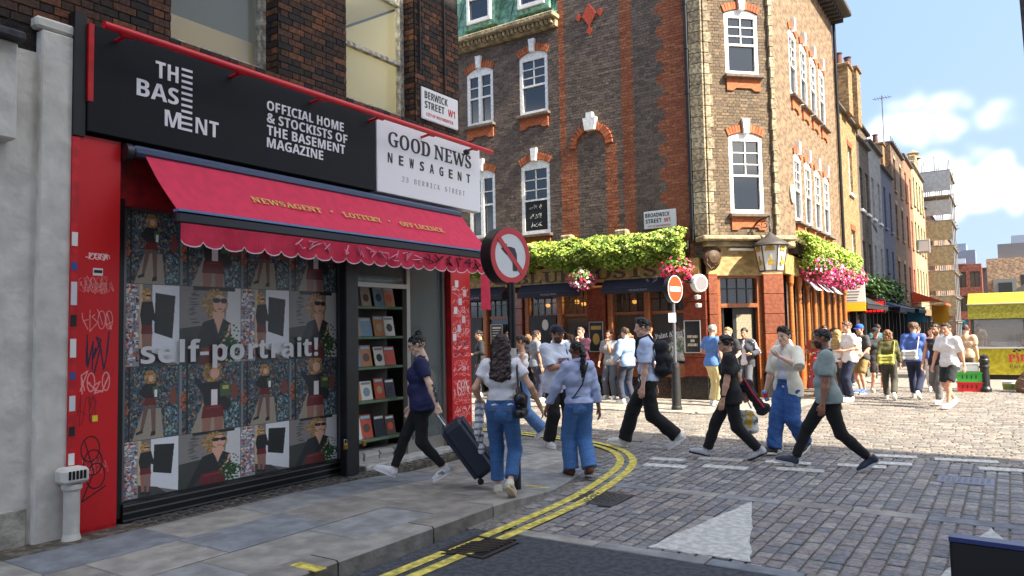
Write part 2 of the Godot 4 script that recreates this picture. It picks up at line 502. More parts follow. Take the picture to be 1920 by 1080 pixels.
func setts(parent: Node3D, x0: float, x1: float, z0: float, z1: float, dir: int, cw: float, l0: float, l1: float, keep: Callable, pal: Array, nparts: int, score: Callable) -> void:
	var list := []
	var u := x0 if dir == 0 else z0
	var ue := x1 if dir == 0 else z1
	while u < ue - 0.03:
		var w := cw * rng.randf_range(0.93, 1.07)
		if u + w > ue: w = ue - u
		var t := (z0 if dir == 0 else x0) - rng.randf() * 0.1
		var te := z1 if dir == 0 else x1
		while t < te - 0.05:
			var l := rng.randf_range(l0, l1)
			if t + l > te: l = te - t
			var c := Vector3(u + w * 0.5, 0, t + l * 0.5) if dir == 0 else Vector3(t + l * 0.5, 0, u + w * 0.5)
			if l > 0.04 and keep.call(c.x, c.z):
				list.append([c, (w if dir == 0 else l) - 0.012, (l if dir == 0 else w) - 0.012, score.call(c.x, c.z)])
			t += l
		u += w
	list.sort_custom(func(a, b): return a[3] < b[3])
	var rest := B.new()
	if sett_meshes.is_empty():
		for i in 6:
			var b := B.new(); sett(b, Vector3.ZERO, 1.0, 1.0, 0.0, 0.0)
			sett_meshes.append(1)
	for i in list.size():
		var q: Array = list[i]
		var ci := rng.randi() % pal.size()
		var h := rng.randf_range(-0.004, 0.004)
		if i < nparts:
			var b := B.new()
			b.col = Color.WHITE
			sett(b, Vector3.ZERO, q[1], q[2], h, 1.0)
			part("sett", b.mesh(), sett_mat(pal, ci), parent, T(q[0].x, 0, q[0].z, rng.randf_range(-0.03, 0.03)))
		else:
			rest.col = pal[ci].srgb_to_linear() * rng.randf_range(0.85, 1.15)
			sett(rest, q[0], q[1], q[2], h, 1.0)
	if not rest.v.is_empty():
		stuff(part("sett_paving", rest.mesh(), sett_mat([], -1), parent))
var sett_mats := {}
func sett_mat(pal: Array, i: int) -> Material:
	if not sett_mats.has(i):
		sett_mats[i] = MW(Color.WHITE if i < 0 else pal[i], 0.62, 0.8, 2.6, 41, 0.3, i < 0)
	return sett_mats[i]

func ragged(p: Array) -> PackedVector2Array:   # painted shape with worn edges
	var o := PackedVector2Array()
	for i in p.size():
		var a: Vector2 = p[i]; var e: Vector2 = p[(i + 1) % p.size()]
		var nn := (e - a).orthogonal().normalized()
		for k in 16: o.append(a.lerp(e, k / 16.0) + nn * rng.randf_range(-0.014, 0.014) * (0.0 if k == 0 else 1.0))
	return o
func make_ground() -> void:
	# wide sheet under everything
	setting("ground", boxm(Vector3(0, -0.28, -100), Vector3(900, 0.4, 900)), MW(s8(120, 116, 110), 0.9, 0.7, 0.4, 30))
	var kl := smooth_line(KERB)
	# bedding between the setts
	var bed := setting("road", boxm(Vector3(-4.0, -0.05, -25.0), Vector3(30.0, 0.07, 39.0)), MW(s8(132, 126, 118), 0.95, 0.7, 2.5, 34, 0.5))
	var onroad := func(x: float, z: float) -> bool:
		if z > -10.95 and x < -3.9:
			# outside the kerb line?
			for i in kl.size() - 1:
				var a := kl[i]; var e := kl[i + 1]
				if z <= a.y and z > e.y:
					var xx := lerpf(a.x, e.x, (z - a.y) / (e.y - a.y))
					if x < xx + 0.12: return false
		if x > -3.95 and x < -3.4 and z < -6.8 and z > -7.42: return false   # access cover
		if x > -0.8 and x < -0.2 and z < -9.65 and z > -10.1: return false
		return true
	var grey := [s8(144, 142, 140), s8(154, 150, 145), s8(134, 133, 133), s8(164, 159, 151), s8(138, 134, 130), s8(126, 127, 130)]
	var warm := [s8(144, 139, 136), s8(150, 143, 139), s8(135, 133, 133), s8(162, 156, 149), s8(126, 127, 130), s8(146, 136, 132)]
	var near := func(x: float, z: float) -> float: return Vector2(x, z).length()
	var r1 := sub("near_setts", bed); r1.set_meta("kind", "structure")
	setts(bed, -4.3, 3.5, -7.70, -5.66, 0, 0.128, 0.14, 0.21, onroad, warm, 210, near)
	setts(bed, -4.9, 4.5, -11.0, -7.92, 0, 0.125, 0.12, 0.19, onroad, grey, 90, near)
	r1.free()
	var pale := [s8(134, 127, 117), s8(146, 137, 125), s8(122, 117, 110), s8(152, 143, 130), s8(132, 122, 112), s8(140, 135, 126)]
	setts(bed, -16.0, 7.0, -15.0, -11.0, 1, 0.125, 0.15, 0.24, onroad, pale, 0, near)
	setts(bed, -3.75, 6.5, -24.0, -15.0, 1, 0.17, 0.2, 0.3, func(_x, _z): return true, pale, 0, near)
	# granite edging bands across the carriageway
	for row in [[-5.58, 0.15, -3.75], [-7.81, 0.19, -4.0]]:
		var x: float = row[2]
		while x < 4.0:
			var l := rng.randf_range(0.55, 1.0)
			part("edging_stone", bevm(Vector3(l * 0.5, -0.045, 0), Vector3(l - 0.012, 0.1, row[1]), 0.006), mat.slab[rng.randi() % 6], bed, T(x, 0, row[0]))
			x += l
	# asphalt in front
	setting("asphalt", boxm(Vector3(2.0, -0.05, 0.27), Vector3(12.2, 0.1, 11.5)), mat.asphalt)
	# road beyond, plain
	setting("far_road", boxm(Vector3(2.0, -0.055, -110.0), Vector3(11.6, 0.1, 172.0)), MW(s8(150, 143, 133), 0.9, 0.7, 1.4, 35))
	# shop pavement
	var pv := setting("pavement", boxm(Vector3(-10.3, -0.06, 0.5), Vector3(12.0, 0.09, 11.0)), MW(s8(84, 82, 78), 0.95, 0.7, 2.0, 36))
	var inner := offset_line(kl, 0.30)
	if inner[0].x > kl[0].x: inner = offset_line(kl, -0.30)
	var poly := PackedVector2Array()
	for p in inner: poly.append(p)
	poly.append(Vector2(-16, -9.0)); poly.append(Vector2(-6.8, -9.0)); poly.append(Vector2(-6.42, -8.9)); poly.append(Vector2(-6.42, 6.0))
	slabs(pv, poly, -6.42, -4.4, -10.8, 3.0, 0.66, 0.92, func(z): return ph(z), mat.slab)
	var poly2 := PackedVector2Array([Vector2(-16, -9.0), Vector2(-6.42, -9.0), Vector2(-6.42, -10.3), Vector2(-8.0, -10.4), Vector2(-16.0, -10.55)])
	slabs(pv, poly2, -15.0, -6.42, -10.6, -8.9, 0.75, 0.6, func(_z): return 0.016, mat.slab)
	# strip of old pavement lights along the shop front
	var strip := B.new()
	strip.box(Vector3(-6.62, 0.03, -2.9), Vector3(0.40, 0.14, 12.2))
	var lights := part("cellar_light_strip", strip.mesh(), MW(s8(112, 104, 92), 0.85, 0.6, 1.5, 37, 0.4), pv)
	for i in 36:
		for j in 3:
			part("pavement_glass", bevm(Vector3.ZERO, Vector3(0.075, 0.014, 0.085), 0.004), M(s8(62, 60, 58), 0.3), lights, T(-6.74 + j * 0.115, 0.1, -3.85 - i * 0.135))
	# kerb stones
	var ks := setting_node("kerb")
	var acc := 0.0
	var seg := PackedVector2Array([kl[0]])
	var dense := PackedVector2Array()
	for i in kl.size() - 1:
		var m := maxi(1, int(kl[i].distance_to(kl[i + 1]) / 0.3))
		for k in m: dense.append(kl[i].lerp(kl[i + 1], float(k) / m))
	for i in range(1, dense.size()):
		acc += dense[i].distance_to(dense[i - 1]); seg.append(dense[i])
		if acc > 0.88:
			var b := B.new()
			var sgn := 0.30 if inner == offset_line(kl, 0.30) else -0.30
			var io := offset_line(seg, sgn)
			for k in seg.size() - 1:
				var a := seg[k]; var e := seg[k + 1]; var ai := io[k]; var ei := io[k + 1]
				var sh := 0.006 * (a - e).normalized()
				if k == 0: a -= sh; ai -= sh
				if k == seg.size() - 2: e += sh; ei += sh
				var h0 := ph(a.y) + 0.002; var h1 := ph(e.y) + 0.002
				var bev_ := 0.018
				var ab := a.lerp(ai, bev_ / 0.3); var eb := e.lerp(ei, bev_ / 0.3)
				b.quad(Vector3(ab.x, h0, ab.y), Vector3(eb.x, h1, eb.y), Vector3(ei.x, h1, ei.y), Vector3(ai.x, h0, ai.y))
				b.quad(Vector3(a.x, h0 - bev_ * 0.8, a.y), Vector3(e.x, h1 - bev_ * 0.8, e.y), Vector3(eb.x, h1, eb.y), Vector3(ab.x, h0, ab.y))
				b.quad(Vector3(a.x, -0.1, a.y), Vector3(e.x, -0.1, e.y), Vector3(e.x, h1 - bev_ * 0.8, e.y), Vector3(a.x, h0 - bev_ * 0.8, a.y))
			part("kerb_stone", b.mesh(), mat.slab[rng.randi() % 6], ks)
			seg = PackedVector2Array([dense[i]]); acc = 0.0
	# yellow lines, white give-way marks
	var yl := smooth_line([[-3.86, 5.0], [-3.86, -5.3], [-3.93, -7.0], [-4.22, -8.6], [-4.5, -9.35], [-5.02, -10.05], [-5.9, -10.6], [-7.8, -11.0], [-16.0, -11.2]])
	var yb := B.new()
	ribbon(yb, yl, -0.05, 0.05, 0.006)
	ribbon(yb, yl, 0.12 if offset_line(yl, 1.0)[0].x > yl[0].x else -0.22, 0.22 if offset_line(yl, 1.0)[0].x > yl[0].x else -0.12, 0.006)
	setting("yellow_lines", yb.mesh(), mat.yellow_line)
	var wb := B.new()
	for d in [[-4.15, -3.7, -9.62], [-3.6, -3.02, -9.95], [-2.75, -2.2, -10.1], [-1.9, -1.35, -10.25], [-0.9, -0.2, -11.25], [0.05, 0.7, -11.3], [-1.75, -1.1, -11.2],
			[-4.05, -3.5, -9.15], [-3.35, -2.8, -9.4], [-2.5, -1.95, -9.65], [-1.6, -1.1, -10.6], [-0.4, 0.2, -10.75]]:
		wb.box(Vector3((d[0] + d[1]) * 0.5, 0.005, d[2]), Vector3(d[1] - d[0], 0.014, 0.2), Basis(Vector3.UP, 0.12))
	var tb := B.new()
	tb.prism(ragged([Vector2(-2.52, 5.70), Vector2(-1.70, 5.72), Vector2(-2.25, 7.68)]), 0.0, 0.007, Transform3D(Basis(Vector3(1, 0, 0), Vector3(0, 0, -1), Vector3(0, 1, 0)), Vector3.ZERO))
	tb.prism(ragged([Vector2(-0.55, 5.70), Vector2(0.33, 5.72), Vector2(-0.22, 7.68)]), 0.0, 0.007, Transform3D(Basis(Vector3(1, 0, 0), Vector3(0, 0, -1), Vector3(0, 1, 0)), Vector3.ZERO))
	setting("road_markings", wb.mesh(), MW(s8(214, 211, 202), 0.85, 0.78, 2.2, 32))
	setting("road_triangles", tb.mesh(), MW(s8(206, 204, 196), 0.85, 0.84, 1.7, 32, 0.3))
	var tk := B.new()
	tk.box(Vector3(-4.27, 0.103, -3.72), Vector3(0.28, 0.006, 0.10)); tk.box(Vector3(-4.5, 0.02, -7.2), Vector3(0.3, 0.006, 0.07)); tk.box(Vector3(-4.75, 0.021, -8.6), Vector3(0.3, 0.006, 0.06))
	setting("kerb_tick_marks", tk.mesh(), mat.yellow_line)
	# drain grate and access covers
	var gr := thing("drain_grate", "rusty slotted iron drain grate set in the asphalt beside the yellow lines", "drain", Vector3(-3.70, 0.0, -5.02))
	part("frame", single(func(b: B):
		for s in [-1.0, 1.0]:
			b.box(Vector3(s * 0.2, 0.006, 0), Vector3(0.04, 0.016, 0.5)); b.box(Vector3(0, 0.006, s * 0.235), Vector3(0.36, 0.016, 0.03))), M(s8(58, 52, 48), 0.7, 0.4), gr)
	part("pit", boxm(Vector3(0, 0.001, 0), Vector3(0.36, 0.006, 0.44)), M(s8(8, 8, 8), 1.0), gr)
	for i in 7:
		part("bar", boxm(Vector3(0, 0.008, 0), Vector3(0.46, 0.012, 0.026), Basis(Vector3.UP, 0.6)), M(s8(64, 57, 52), 0.6, 0.4), gr, T(0, 0, -0.19 + i * 0.063).scaled_local(Vector3(0.78, 1, 1)))
	var cv := thing("access_cover", "square dark patterned access cover between the setts and yellow lines", "manhole cover", Vector3(-3.67, 0, -7.11), 0.04)
	part("plate", bevm(Vector3(0, -0.02, 0), Vector3(0.52, 0.05, 0.58), 0.008), M(s8(66, 64, 64), 0.65, 0.3), cv)
	part("tread_rings", single(func(b: B):
		for k in 5:
			for i in 24:
				if (i + k) % 3 == 0: continue
				var a := TAU * i / 24
				b.box(Vector3(cos(a), 0, sin(a)) * (0.05 + k * 0.045) + Vector3(0, 0.007, 0), Vector3(0.018, 0.006, 0.03), Basis(Vector3.UP, -a))), M(s8(84, 82, 80), 0.5, 0.4), cv)
	var cv2 := thing("inspection_cover", "small pale rectangular inspection cover among the bluish setts", "manhole cover", Vector3(-0.5, 0, -9.87))
	part("plate", bevm(Vector3(0, -0.02, 0), Vector3(0.56, 0.05, 0.4), 0.008), M(s8(120, 124, 136), 0.5, 0.3), cv2)
	part("tread", single(func(b: B):
		for i in 9:
			for j in 5: b.box(Vector3(-0.22 + i * 0.055, 0.007, -0.14 + j * 0.07), Vector3(0.035, 0.005, 0.012), Basis(Vector3.UP, 0.7 if (i + j) % 2 == 0 else -0.7))), M(s8(150, 153, 160), 0.4, 0.4), cv2).set_meta("kind", "stuff")
	# pub pavement, nearly flush
	var pp := setting("pub_pavement", boxm(Vector3(-10.0, -0.04, -25.0), Vector3(12.4, 0.09, 20.0)), MW(s8(120, 112, 100), 0.95, 0.7, 2.0, 38))
	var pm := []
	for k in [[168, 158, 142], [158, 150, 138], [175, 164, 146], [150, 144, 134]]: pm.append(MW(s8(k[0], k[1], k[2]), 0.85, 0.75, 0.8, 44 + k[0]))
	slabs(pp, PackedVector2Array([Vector2(-16, -15.3), Vector2(-5.6, -15.3), Vector2(-4.2, -16.6), Vector2(-4.05, -20.5), Vector2(-6.4, -18.0), Vector2(-16, -18.0)]), -16.0, -4.0, -20.5, -15.0, 0.75, 0.6, func(_z): return 0.03, pm)
	var kb := setting_node("pub_kerb")
	var kp := [Vector2(-16, -15.15), Vector2(-5.55, -15.15), Vector2(-4.05, -16.55), Vector2(-3.9, -21.0), Vector2(-3.9, -34.0)]
	for i in 4:
		var a: Vector2 = kp[i]; var e: Vector2 = kp[i + 1]
		var m := int(a.distance_to(e) / 0.9) + 1
		for k in m:
			var p := a.lerp(e, (k + 0.5) / m)
			part("kerb_stone", bevm(Vector3(0, -0.02, 0), Vector3(a.distance_to(e) / m - 0.008, 0.11, 0.28), 0.012), pm[rng.randi() % 4], kb, T(p.x, 0, p.y, -(e - a).angle()))
# ------------------------------------------------------------------ pictures for flat print
func p_rect(im: Image, x: float, y: float, w: float, h: float, c: Color) -> void:
	im.fill_rect(Rect2i(int(x), int(y), maxi(1, int(w)), maxi(1, int(h))), c)
func p_ell(im: Image, cx: float, cy: float, rx: float, ry: float, c: Color) -> void:
	for y in range(int(cy - ry), int(cy + ry) + 1):
		var k := 1.0 - pow((y - cy) / ry, 2)
		if k <= 0: continue
		var w := rx * sqrt(k)
		im.fill_rect(Rect2i(int(cx - w), y, maxi(1, int(2 * w)), 1), c)
func p_poly(im: Image, pts: Array, c: Color) -> void:
	var y0 := 9999.0; var y1 := -9999.0
	for p in pts: y0 = minf(y0, p[1]); y1 = maxf(y1, p[1])
	for y in range(int(y0), int(y1) + 1):
		var xs := []
		for i in pts.size():
			var a: Array = pts[i]; var b: Array = pts[(i + 1) % pts.size()]
			if (a[1] <= y + 0.5) != (b[1] <= y + 0.5): xs.append(a[0] + (b[0] - a[0]) * (y + 0.5 - a[1]) / (b[1] - a[1]))
		xs.sort()
		for i in range(0, xs.size() - 1, 2): im.fill_rect(Rect2i(int(xs[i]), y, maxi(1, int(xs[i + 1] - xs[i])), 1), c)
func p_line(im: Image, pts: Array, w: float, c: Color) -> void:
	for i in pts.size() - 1:
		var a := Vector2(pts[i][0], pts[i][1]); var b := Vector2(pts[i + 1][0], pts[i + 1][1])
		var m := int(a.distance_to(b) / maxf(w * 0.4, 0.7)) + 1
		for k in m + 1:
			var p := a.lerp(b, float(k) / m)
			p_rect(im, p.x - w * 0.5, p.y - w * 0.5, w, w, c)
func p_clutter(im: Image, x: float, y: float, w: float, h: float, n: int, pal: Array, r: RandomNumberGenerator, sw: float, sh: float) -> void:
	for i in n:
		p_rect(im, x + r.randf() * (w - sw), y + r.randf() * (h - sh), sw * r.randf_range(0.5, 1.2), sh * r.randf_range(0.5, 1.2), pal[r.randi() % pal.size()])
func p_curls(im: Image, cx: float, cy: float, rx: float, ry: float, r: RandomNumberGenerator) -> void:
	for i in 260:
		var a := r.randf() * TAU; var k := sqrt(r.randf())
		var c := s8(196, 160, 96).lerp(s8(128, 88, 44), r.randf())
		p_ell(im, cx + cos(a) * rx * k, cy + sin(a) * ry * k, r.randf_range(2, 4.5), r.randf_range(2, 5), c)
func poster_tex(kind: int) -> ImageTexture:
	var W := 192; var H := 256
	var im := Image.create_empty(W, H, false, Image.FORMAT_RGB8)
	var r := RandomNumberGenerator.new(); r.seed = 77 + kind
	var skin := s8(206, 160, 136); var blk := s8(24, 23, 27); var red := s8(112, 16, 26); var leg := s8(150, 104, 92)
	var shop := [s8(40, 74, 110), s8(64, 104, 136), s8(150, 80, 44), s8(30, 44, 58), s8(110, 136, 146), s8(60, 70, 76), s8(46, 80, 64), s8(150, 134, 96), s8(20, 28, 38), s8(34, 44, 50)]
	if kind == 0:       # standing beside a pale door
		im.fill(s8(120, 118, 116))
		p_rect(im, 0, 0, 54, H, s8(150, 148, 150))
		p_clutter(im, 0, 0, 54, H, 240, [s8(200, 200, 205), s8(110, 130, 160), s8(170, 90, 80), s8(60, 66, 80), s8(215, 205, 190)], r, 10, 9)
		p_rect(im, 54, 0, 10, H, s8(190, 170, 140))
		p_poly(im, [[96, 0], [W, 0], [W, H], [96, 214]], s8(206, 208, 214))
		p_poly(im, [[108, 26], [178, 34], [168, 172], [104, 152]], s8(20, 20, 23))
		p_poly(im, [[54, 200], [120, 222], [150, H], [54, H]], s8(70, 68, 68))
		p_curls(im, 78, 34, 15, 20, r); p_ell(im, 82, 36, 8, 11, skin); p_rect(im, 74, 32, 17, 6, blk)
		p_poly(im, [[62, 56], [98, 54], [106, 96], [118, 84], [122, 92], [106, 118], [98, 112], [96, 132], [62, 132], [56, 96]], blk)
		p_poly(im, [[62, 128], [97, 128], [99, 156], [60, 156]], red)
		p_poly(im, [[62, 156], [78, 156], [76, 236], [66, 236]], leg); p_poly(im, [[82, 156], [98, 156], [90, 240], [82, 240]], leg)
		p_rect(im, 62, 234, 14, 10, blk); p_rect(im, 80, 238, 14, 10, blk)
	elif kind == 1:     # close portrait with dark glasses
		im.fill(s8(128, 124, 122))
		p_poly(im, [[150, 0], [W, 0], [W, H], [130, H]], s8(196, 196, 196))
		p_poly(im, [[0, 140], [70, 130], [70, H], [0, H]], s8(62, 64, 60))
		p_clutter(im, 26, 14, 36, 110, 26, [s8(70, 68, 70), s8(92, 90, 90)], r, 22, 4)
		p_rect(im, 40, 0, W - 60, 12, s8(18, 18, 20))
		p_curls(im, 108, 58, 40, 52, r)
		p_poly(im, [[100, 84], [136, 84], [140, 120], [100, 124]], skin)
		p_ell(im, 122, 54, 21, 30, skin)
		p_ell(im, 112, 44, 13, 9, blk); p_ell(im, 136, 45, 11, 9, blk); p_rect(im, 100, 40, 44, 5, blk); p_rect(im, 116, 72, 14, 4, s8(170, 70, 74))
		p_poly(im, [[70, 120], [104, 106], [118, 160], [134, 106], [160, 124], [158, 200], [66, 214], [44, H], [24, H]], s8(30, 31, 38))
		p_poly(im, [[106, 106], [133, 106], [119, 156]], skin)
		p_poly(im, [[66, 204], [140, 196], [144, H], [60, H]], red)
		p_line(im, [[74, 214], [134, 208]], 3, s8(170, 60, 66)); p_line(im, [[100, 214], [98, H]], 2, s8(60, 8, 14))
		p_line(im, [[156, 130], [150, 160], [128, 196]], 7, skin)
		for i in 240: p_ell(im, 158 + r.randfn() * 15, 206 + r.randfn() * 26, 4, 3, s8(52, 110, 40).lerp(s8(20, 54, 22), r.randf()))
	else:               # walking past bright shop shelves, far (2) or near (3)
		im.fill(s8(70, 86, 98))
		p_clutter(im, 0, 0, W, H, 1500, shop, r, 7, 9)
		p_rect(im, 20, 0, 6, H, s8(26, 26, 30)); p_rect(im, 0, 0, 8, H, s8(120, 126, 130))
		p_clutter(im, 0, 110, 24, 60, 30, [s8(190, 104, 44), s8(150, 60, 44)], r, 6, 9)
		p_poly(im, [[34, H], [70, 150], [130, 150], [140, H]], s8(150, 140, 124))
		p_clutter(im, 140, 150, 50, 104, 60, [s8(112, 150, 148), s8(150, 172, 168), s8(86, 122, 140), s8(60, 84, 96)], r, 7, 9)
		p_ell(im, 172, 110, 12, 34, s8(130, 66, 50))
		if kind == 2:
			p_curls(im, 92, 40, 18, 24, r); p_ell(im, 95, 42, 9, 12, skin)
			p_poly(im, [[76, 62], [112, 62], [120, 110], [104, 116], [76, 114], [56, 96], [58, 84]], blk)
			p_rect(im, 100, 72, 20, 26, s8(74, 98, 62)); p_rect(im, 106, 84, 10, 26, s8(226, 214, 216))
			p_poly(im, [[74, 112], [108, 112], [112, 138], [70, 138]], red)
			p_poly(im, [[72, 138], [90, 138], [70, 224], [60, 222]], s8(112, 84, 78)); p_poly(im, [[94, 138], [112, 138], [112, 232], [100, 232]], s8(112, 84, 78))
			p_poly(im, [[46, 230], [68, 220], [70, 232], [48, 238]], blk); p_poly(im, [[98, 230], [112, 230], [112, 244], [94, 246]], blk)
		else:
			p_curls(im, 100, 30, 30, 40, r); p_ell(im, 108, 38, 15, 21, skin)
			p_poly(im, [[70, 72], [134, 70], [150, 130], [130, 168], [76, 168], [72, 120], [44, 60], [52, 50]], blk)
			p_rect(im, 124, 80, 32, 50, s8(74, 100, 64)); p_rect(im, 132, 88, 20, 14, s8(180, 168, 90)); p_ell(im, 142, 160, 18, 24, s8(36, 36, 42))
			p_rect(im, 96, 100, 20, 66, s8(222, 206, 208))
			p_poly(im, [[72, 160], [132, 160], [138, 206], [66, 206]], red); p_line(im, [[80, 170], [126, 168]], 3, s8(160, 50, 56))
			p_poly(im, [[68, 206], [98, 206], [94, H], [70, H]], leg); p_poly(im, [[106, 206], [136, 206], [132, H], [108, H]], leg)
	for i in 5200:   # print grain
		var gx := r.randi() % W; var gy := r.randi() % H
		im.set_pixel(gx, gy, im.get_pixel(gx, gy) * r.randf_range(0.7, 1.3))
	im.adjust_bcs(1.08, 1.22, 0.9)
	im.generate_mipmaps()
	return ImageTexture.create_from_image(im)
# scrawled tags on a painted pillar
func scrawl(im: Image, x: float, y: float, w: float, h: float, r: RandomNumberGenerator, c: Color, lw: float, n := 5) -> void:
	for k in n:
		var px := x + w * (k + 0.1) / n; var cw := w / n
		var pts := []
		var m := r.randi_range(4, 7)
		for i in m: pts.append([px + cw * r.randf_range(-0.1, 1.2), y + h * r.randf()])
		p_line(im, pts, lw, c)
		if r.randf() < 0.4:
			var q := []
			for i in 13: q.append([px + cw * 0.5 + cos(i * TAU / 12) * cw * 0.5, y + h * 0.5 + sin(i * TAU / 12) * h * 0.4])
			p_line(im, q, lw, c)
func tag_tex(W: int, H: int, seed_: int, heavy: bool) -> ImageTexture:
	var im := Image.create_empty(W, H, false, Image.FORMAT_RGB8)
	var r := RandomNumberGenerator.new(); r.seed = seed_
	im.fill(s8(206, 20, 30))
	for i in 900:
		p_rect(im, r.randf() * W, r.randf() * H, r.randf_range(1, 4), r.randf_range(1, 6), s8(206, 20, 30).lerp(s8(176, 22, 28), r.randf() * 0.6))
	var pale := s8(232, 150, 146); var wht := s8(238, 214, 210); var dk := s8(40, 26, 60)
	if heavy:
		for i in 24: scrawl(im, W * 0.06, H * (0.12 + i * 0.036), W * 0.85, H * r.randf_range(0.02, 0.05), r, pale if i % 3 else wht, 2.0, 4)
		scrawl(im, W * 0.1, H * 0.40, W * 0.8, H * 0.045, r, s8(50, 10, 20), 2.5, 3); scrawl(im, W * 0.1, H * 0.47, W * 0.6, H * 0.03, r, s8(50, 10, 20), 2.5, 3)
		scrawl(im, W * 0.25, H * 0.62, W * 0.6, H * 0.1, r, wht, 3.5, 3)
	else:
		for i in 7: scrawl(im, W * r.randf_range(0.05, 0.3), H * r.randf_range(0.3, 0.92), W * 0.6, H * r.randf_range(0.02, 0.05), r, pale if i % 2 else s8(150, 20, 26), 1.5, 5)
		scrawl(im, W * 0.2, H * 0.295, W * 0.6, H * 0.02, r, wht, 2.0, 5); scrawl(im, W * 0.15, H * 0.37, W * 0.7, H * 0.035, r, s8(222, 130, 120), 2.5, 5)
		scrawl(im, W * 0.2, H * 0.44, W * 0.65, H * 0.06, r, pale, 2.0, 4); scrawl(im, W * 0.25, H * 0.50, W * 0.5, H * 0.11, r, dk, 4.0, 3)
		scrawl(im, W * 0.15, H * 0.60, W * 0.65, H * 0.06, r, pale, 3.0, 4); scrawl(im, W * 0.1, H * 0.66, W * 0.4, H * 0.08, r, s8(120, 16, 20), 2.0, 3)
		for k in 3:
			var q := []
			for i in 17: q.append([W * (0.42 + k * 0.06) + cos(i * TAU / 16) * W * 0.2, H * (0.80 + k * 0.035) + sin(i * TAU / 16) * H * 0.032])
			p_line(im, q, 3.5, s8(30, 12, 16))
		p_line(im, [[W * 0.3, H * 0.78], [W * 0.5, H * 0.86], [W * 0.25, H * 0.93], [W * 0.75, H * 0.9]], 3.5, s8(30, 12, 16))
		p_rect(im, W * 0.42, H * 0.335, W * 0.22, H * 0.02, s8(226, 226, 226)); p_rect(im, W * 0.44, H * 0.34, W * 0.18, H * 0.008, s8(30, 30, 30))
		p_rect(im, W * 0.45, H * 0.715, W * 0.12, H * 0.016, s8(222, 216, 60))
	im.generate_mipmaps()
	return ImageTexture.create_from_image(im)
func tex_mat(t: Texture2D, rough := 0.5) -> StandardMaterial3D:
	var m := M(Color.WHITE, rough); m.albedo_texture = t; return m
func quadm(w: float, h: float) -> QuadMesh:
	var q := QuadMesh.new(); q.size = Vector2(w, h); return q

# sash window set into a wall frame; lower-left corner x,y
func sash(parent: Node, x: float, y: float, w: float, h: float, z: float, fm: Material, gm: Material, cols: int, rows: int, upper := 0.5, fr := 0.07, arch := 0.0) -> Node3D:
	var n := sub("window", parent, T(x, y, z))
	var b := B.new()
	b.box(Vector3(fr * 0.5, h * 0.5, 0), Vector3(fr, h, 0.09)); b.box(Vector3(w - fr * 0.5, h * 0.5, 0), Vector3(fr, h, 0.09))
	b.box(Vector3(w * 0.5, fr * 0.6, 0.0), Vector3(w - fr * 2, fr * 1.2, 0.088)); b.box(Vector3(w * 0.5, h - fr * 0.5, 0), Vector3(w - fr * 2, fr, 0.088))
	if arch > 0.0:   # segmental head filled in frame wood
		var p := PackedVector2Array([Vector2(0, h - 0.001)])
		for i in 13:
			var t := -1.0 + 2.0 * i / 12
			p.append(Vector2(w * 0.5 + t * w * 0.5, h + arch * (1.0 - t * t)))
		p.append(Vector2(w, h - 0.001))
		b.prism(p, -0.045, 0.045)
	part("frame", b.mesh(), fm, n)
	var ym := h * (1.0 - upper)
	part("meeting_rail", boxm(Vector3(w * 0.5, ym, 0.005), Vector3(w - fr * 2, 0.05, 0.075)), fm, n)
	for c in range(1, cols): part("glazing_bar", boxm(Vector3(fr + (w - 2 * fr) * c / cols, (ym + h - fr) * 0.5, 0.0), Vector3(0.028, h - fr - ym - 0.03, 0.05)), fm, n)
	for r in range(1, rows): part("glazing_bar", boxm(Vector3(w * 0.5, ym + (h - fr - ym) * r / rows, 0.002), Vector3(w - 2 * fr, 0.026, 0.046)), fm, n)
	part("pane", boxm(Vector3(w * 0.5, (ym + h - fr) * 0.5, -0.012), Vector3(w - 2 * fr + 0.02, h - fr - ym, 0.008)), gm, n)
	part("pane", boxm(Vector3(w * 0.5, (ym + fr) * 0.5, -0.022), Vector3(w - 2 * fr + 0.02, ym - fr, 0.008)), gm, n)
	return n

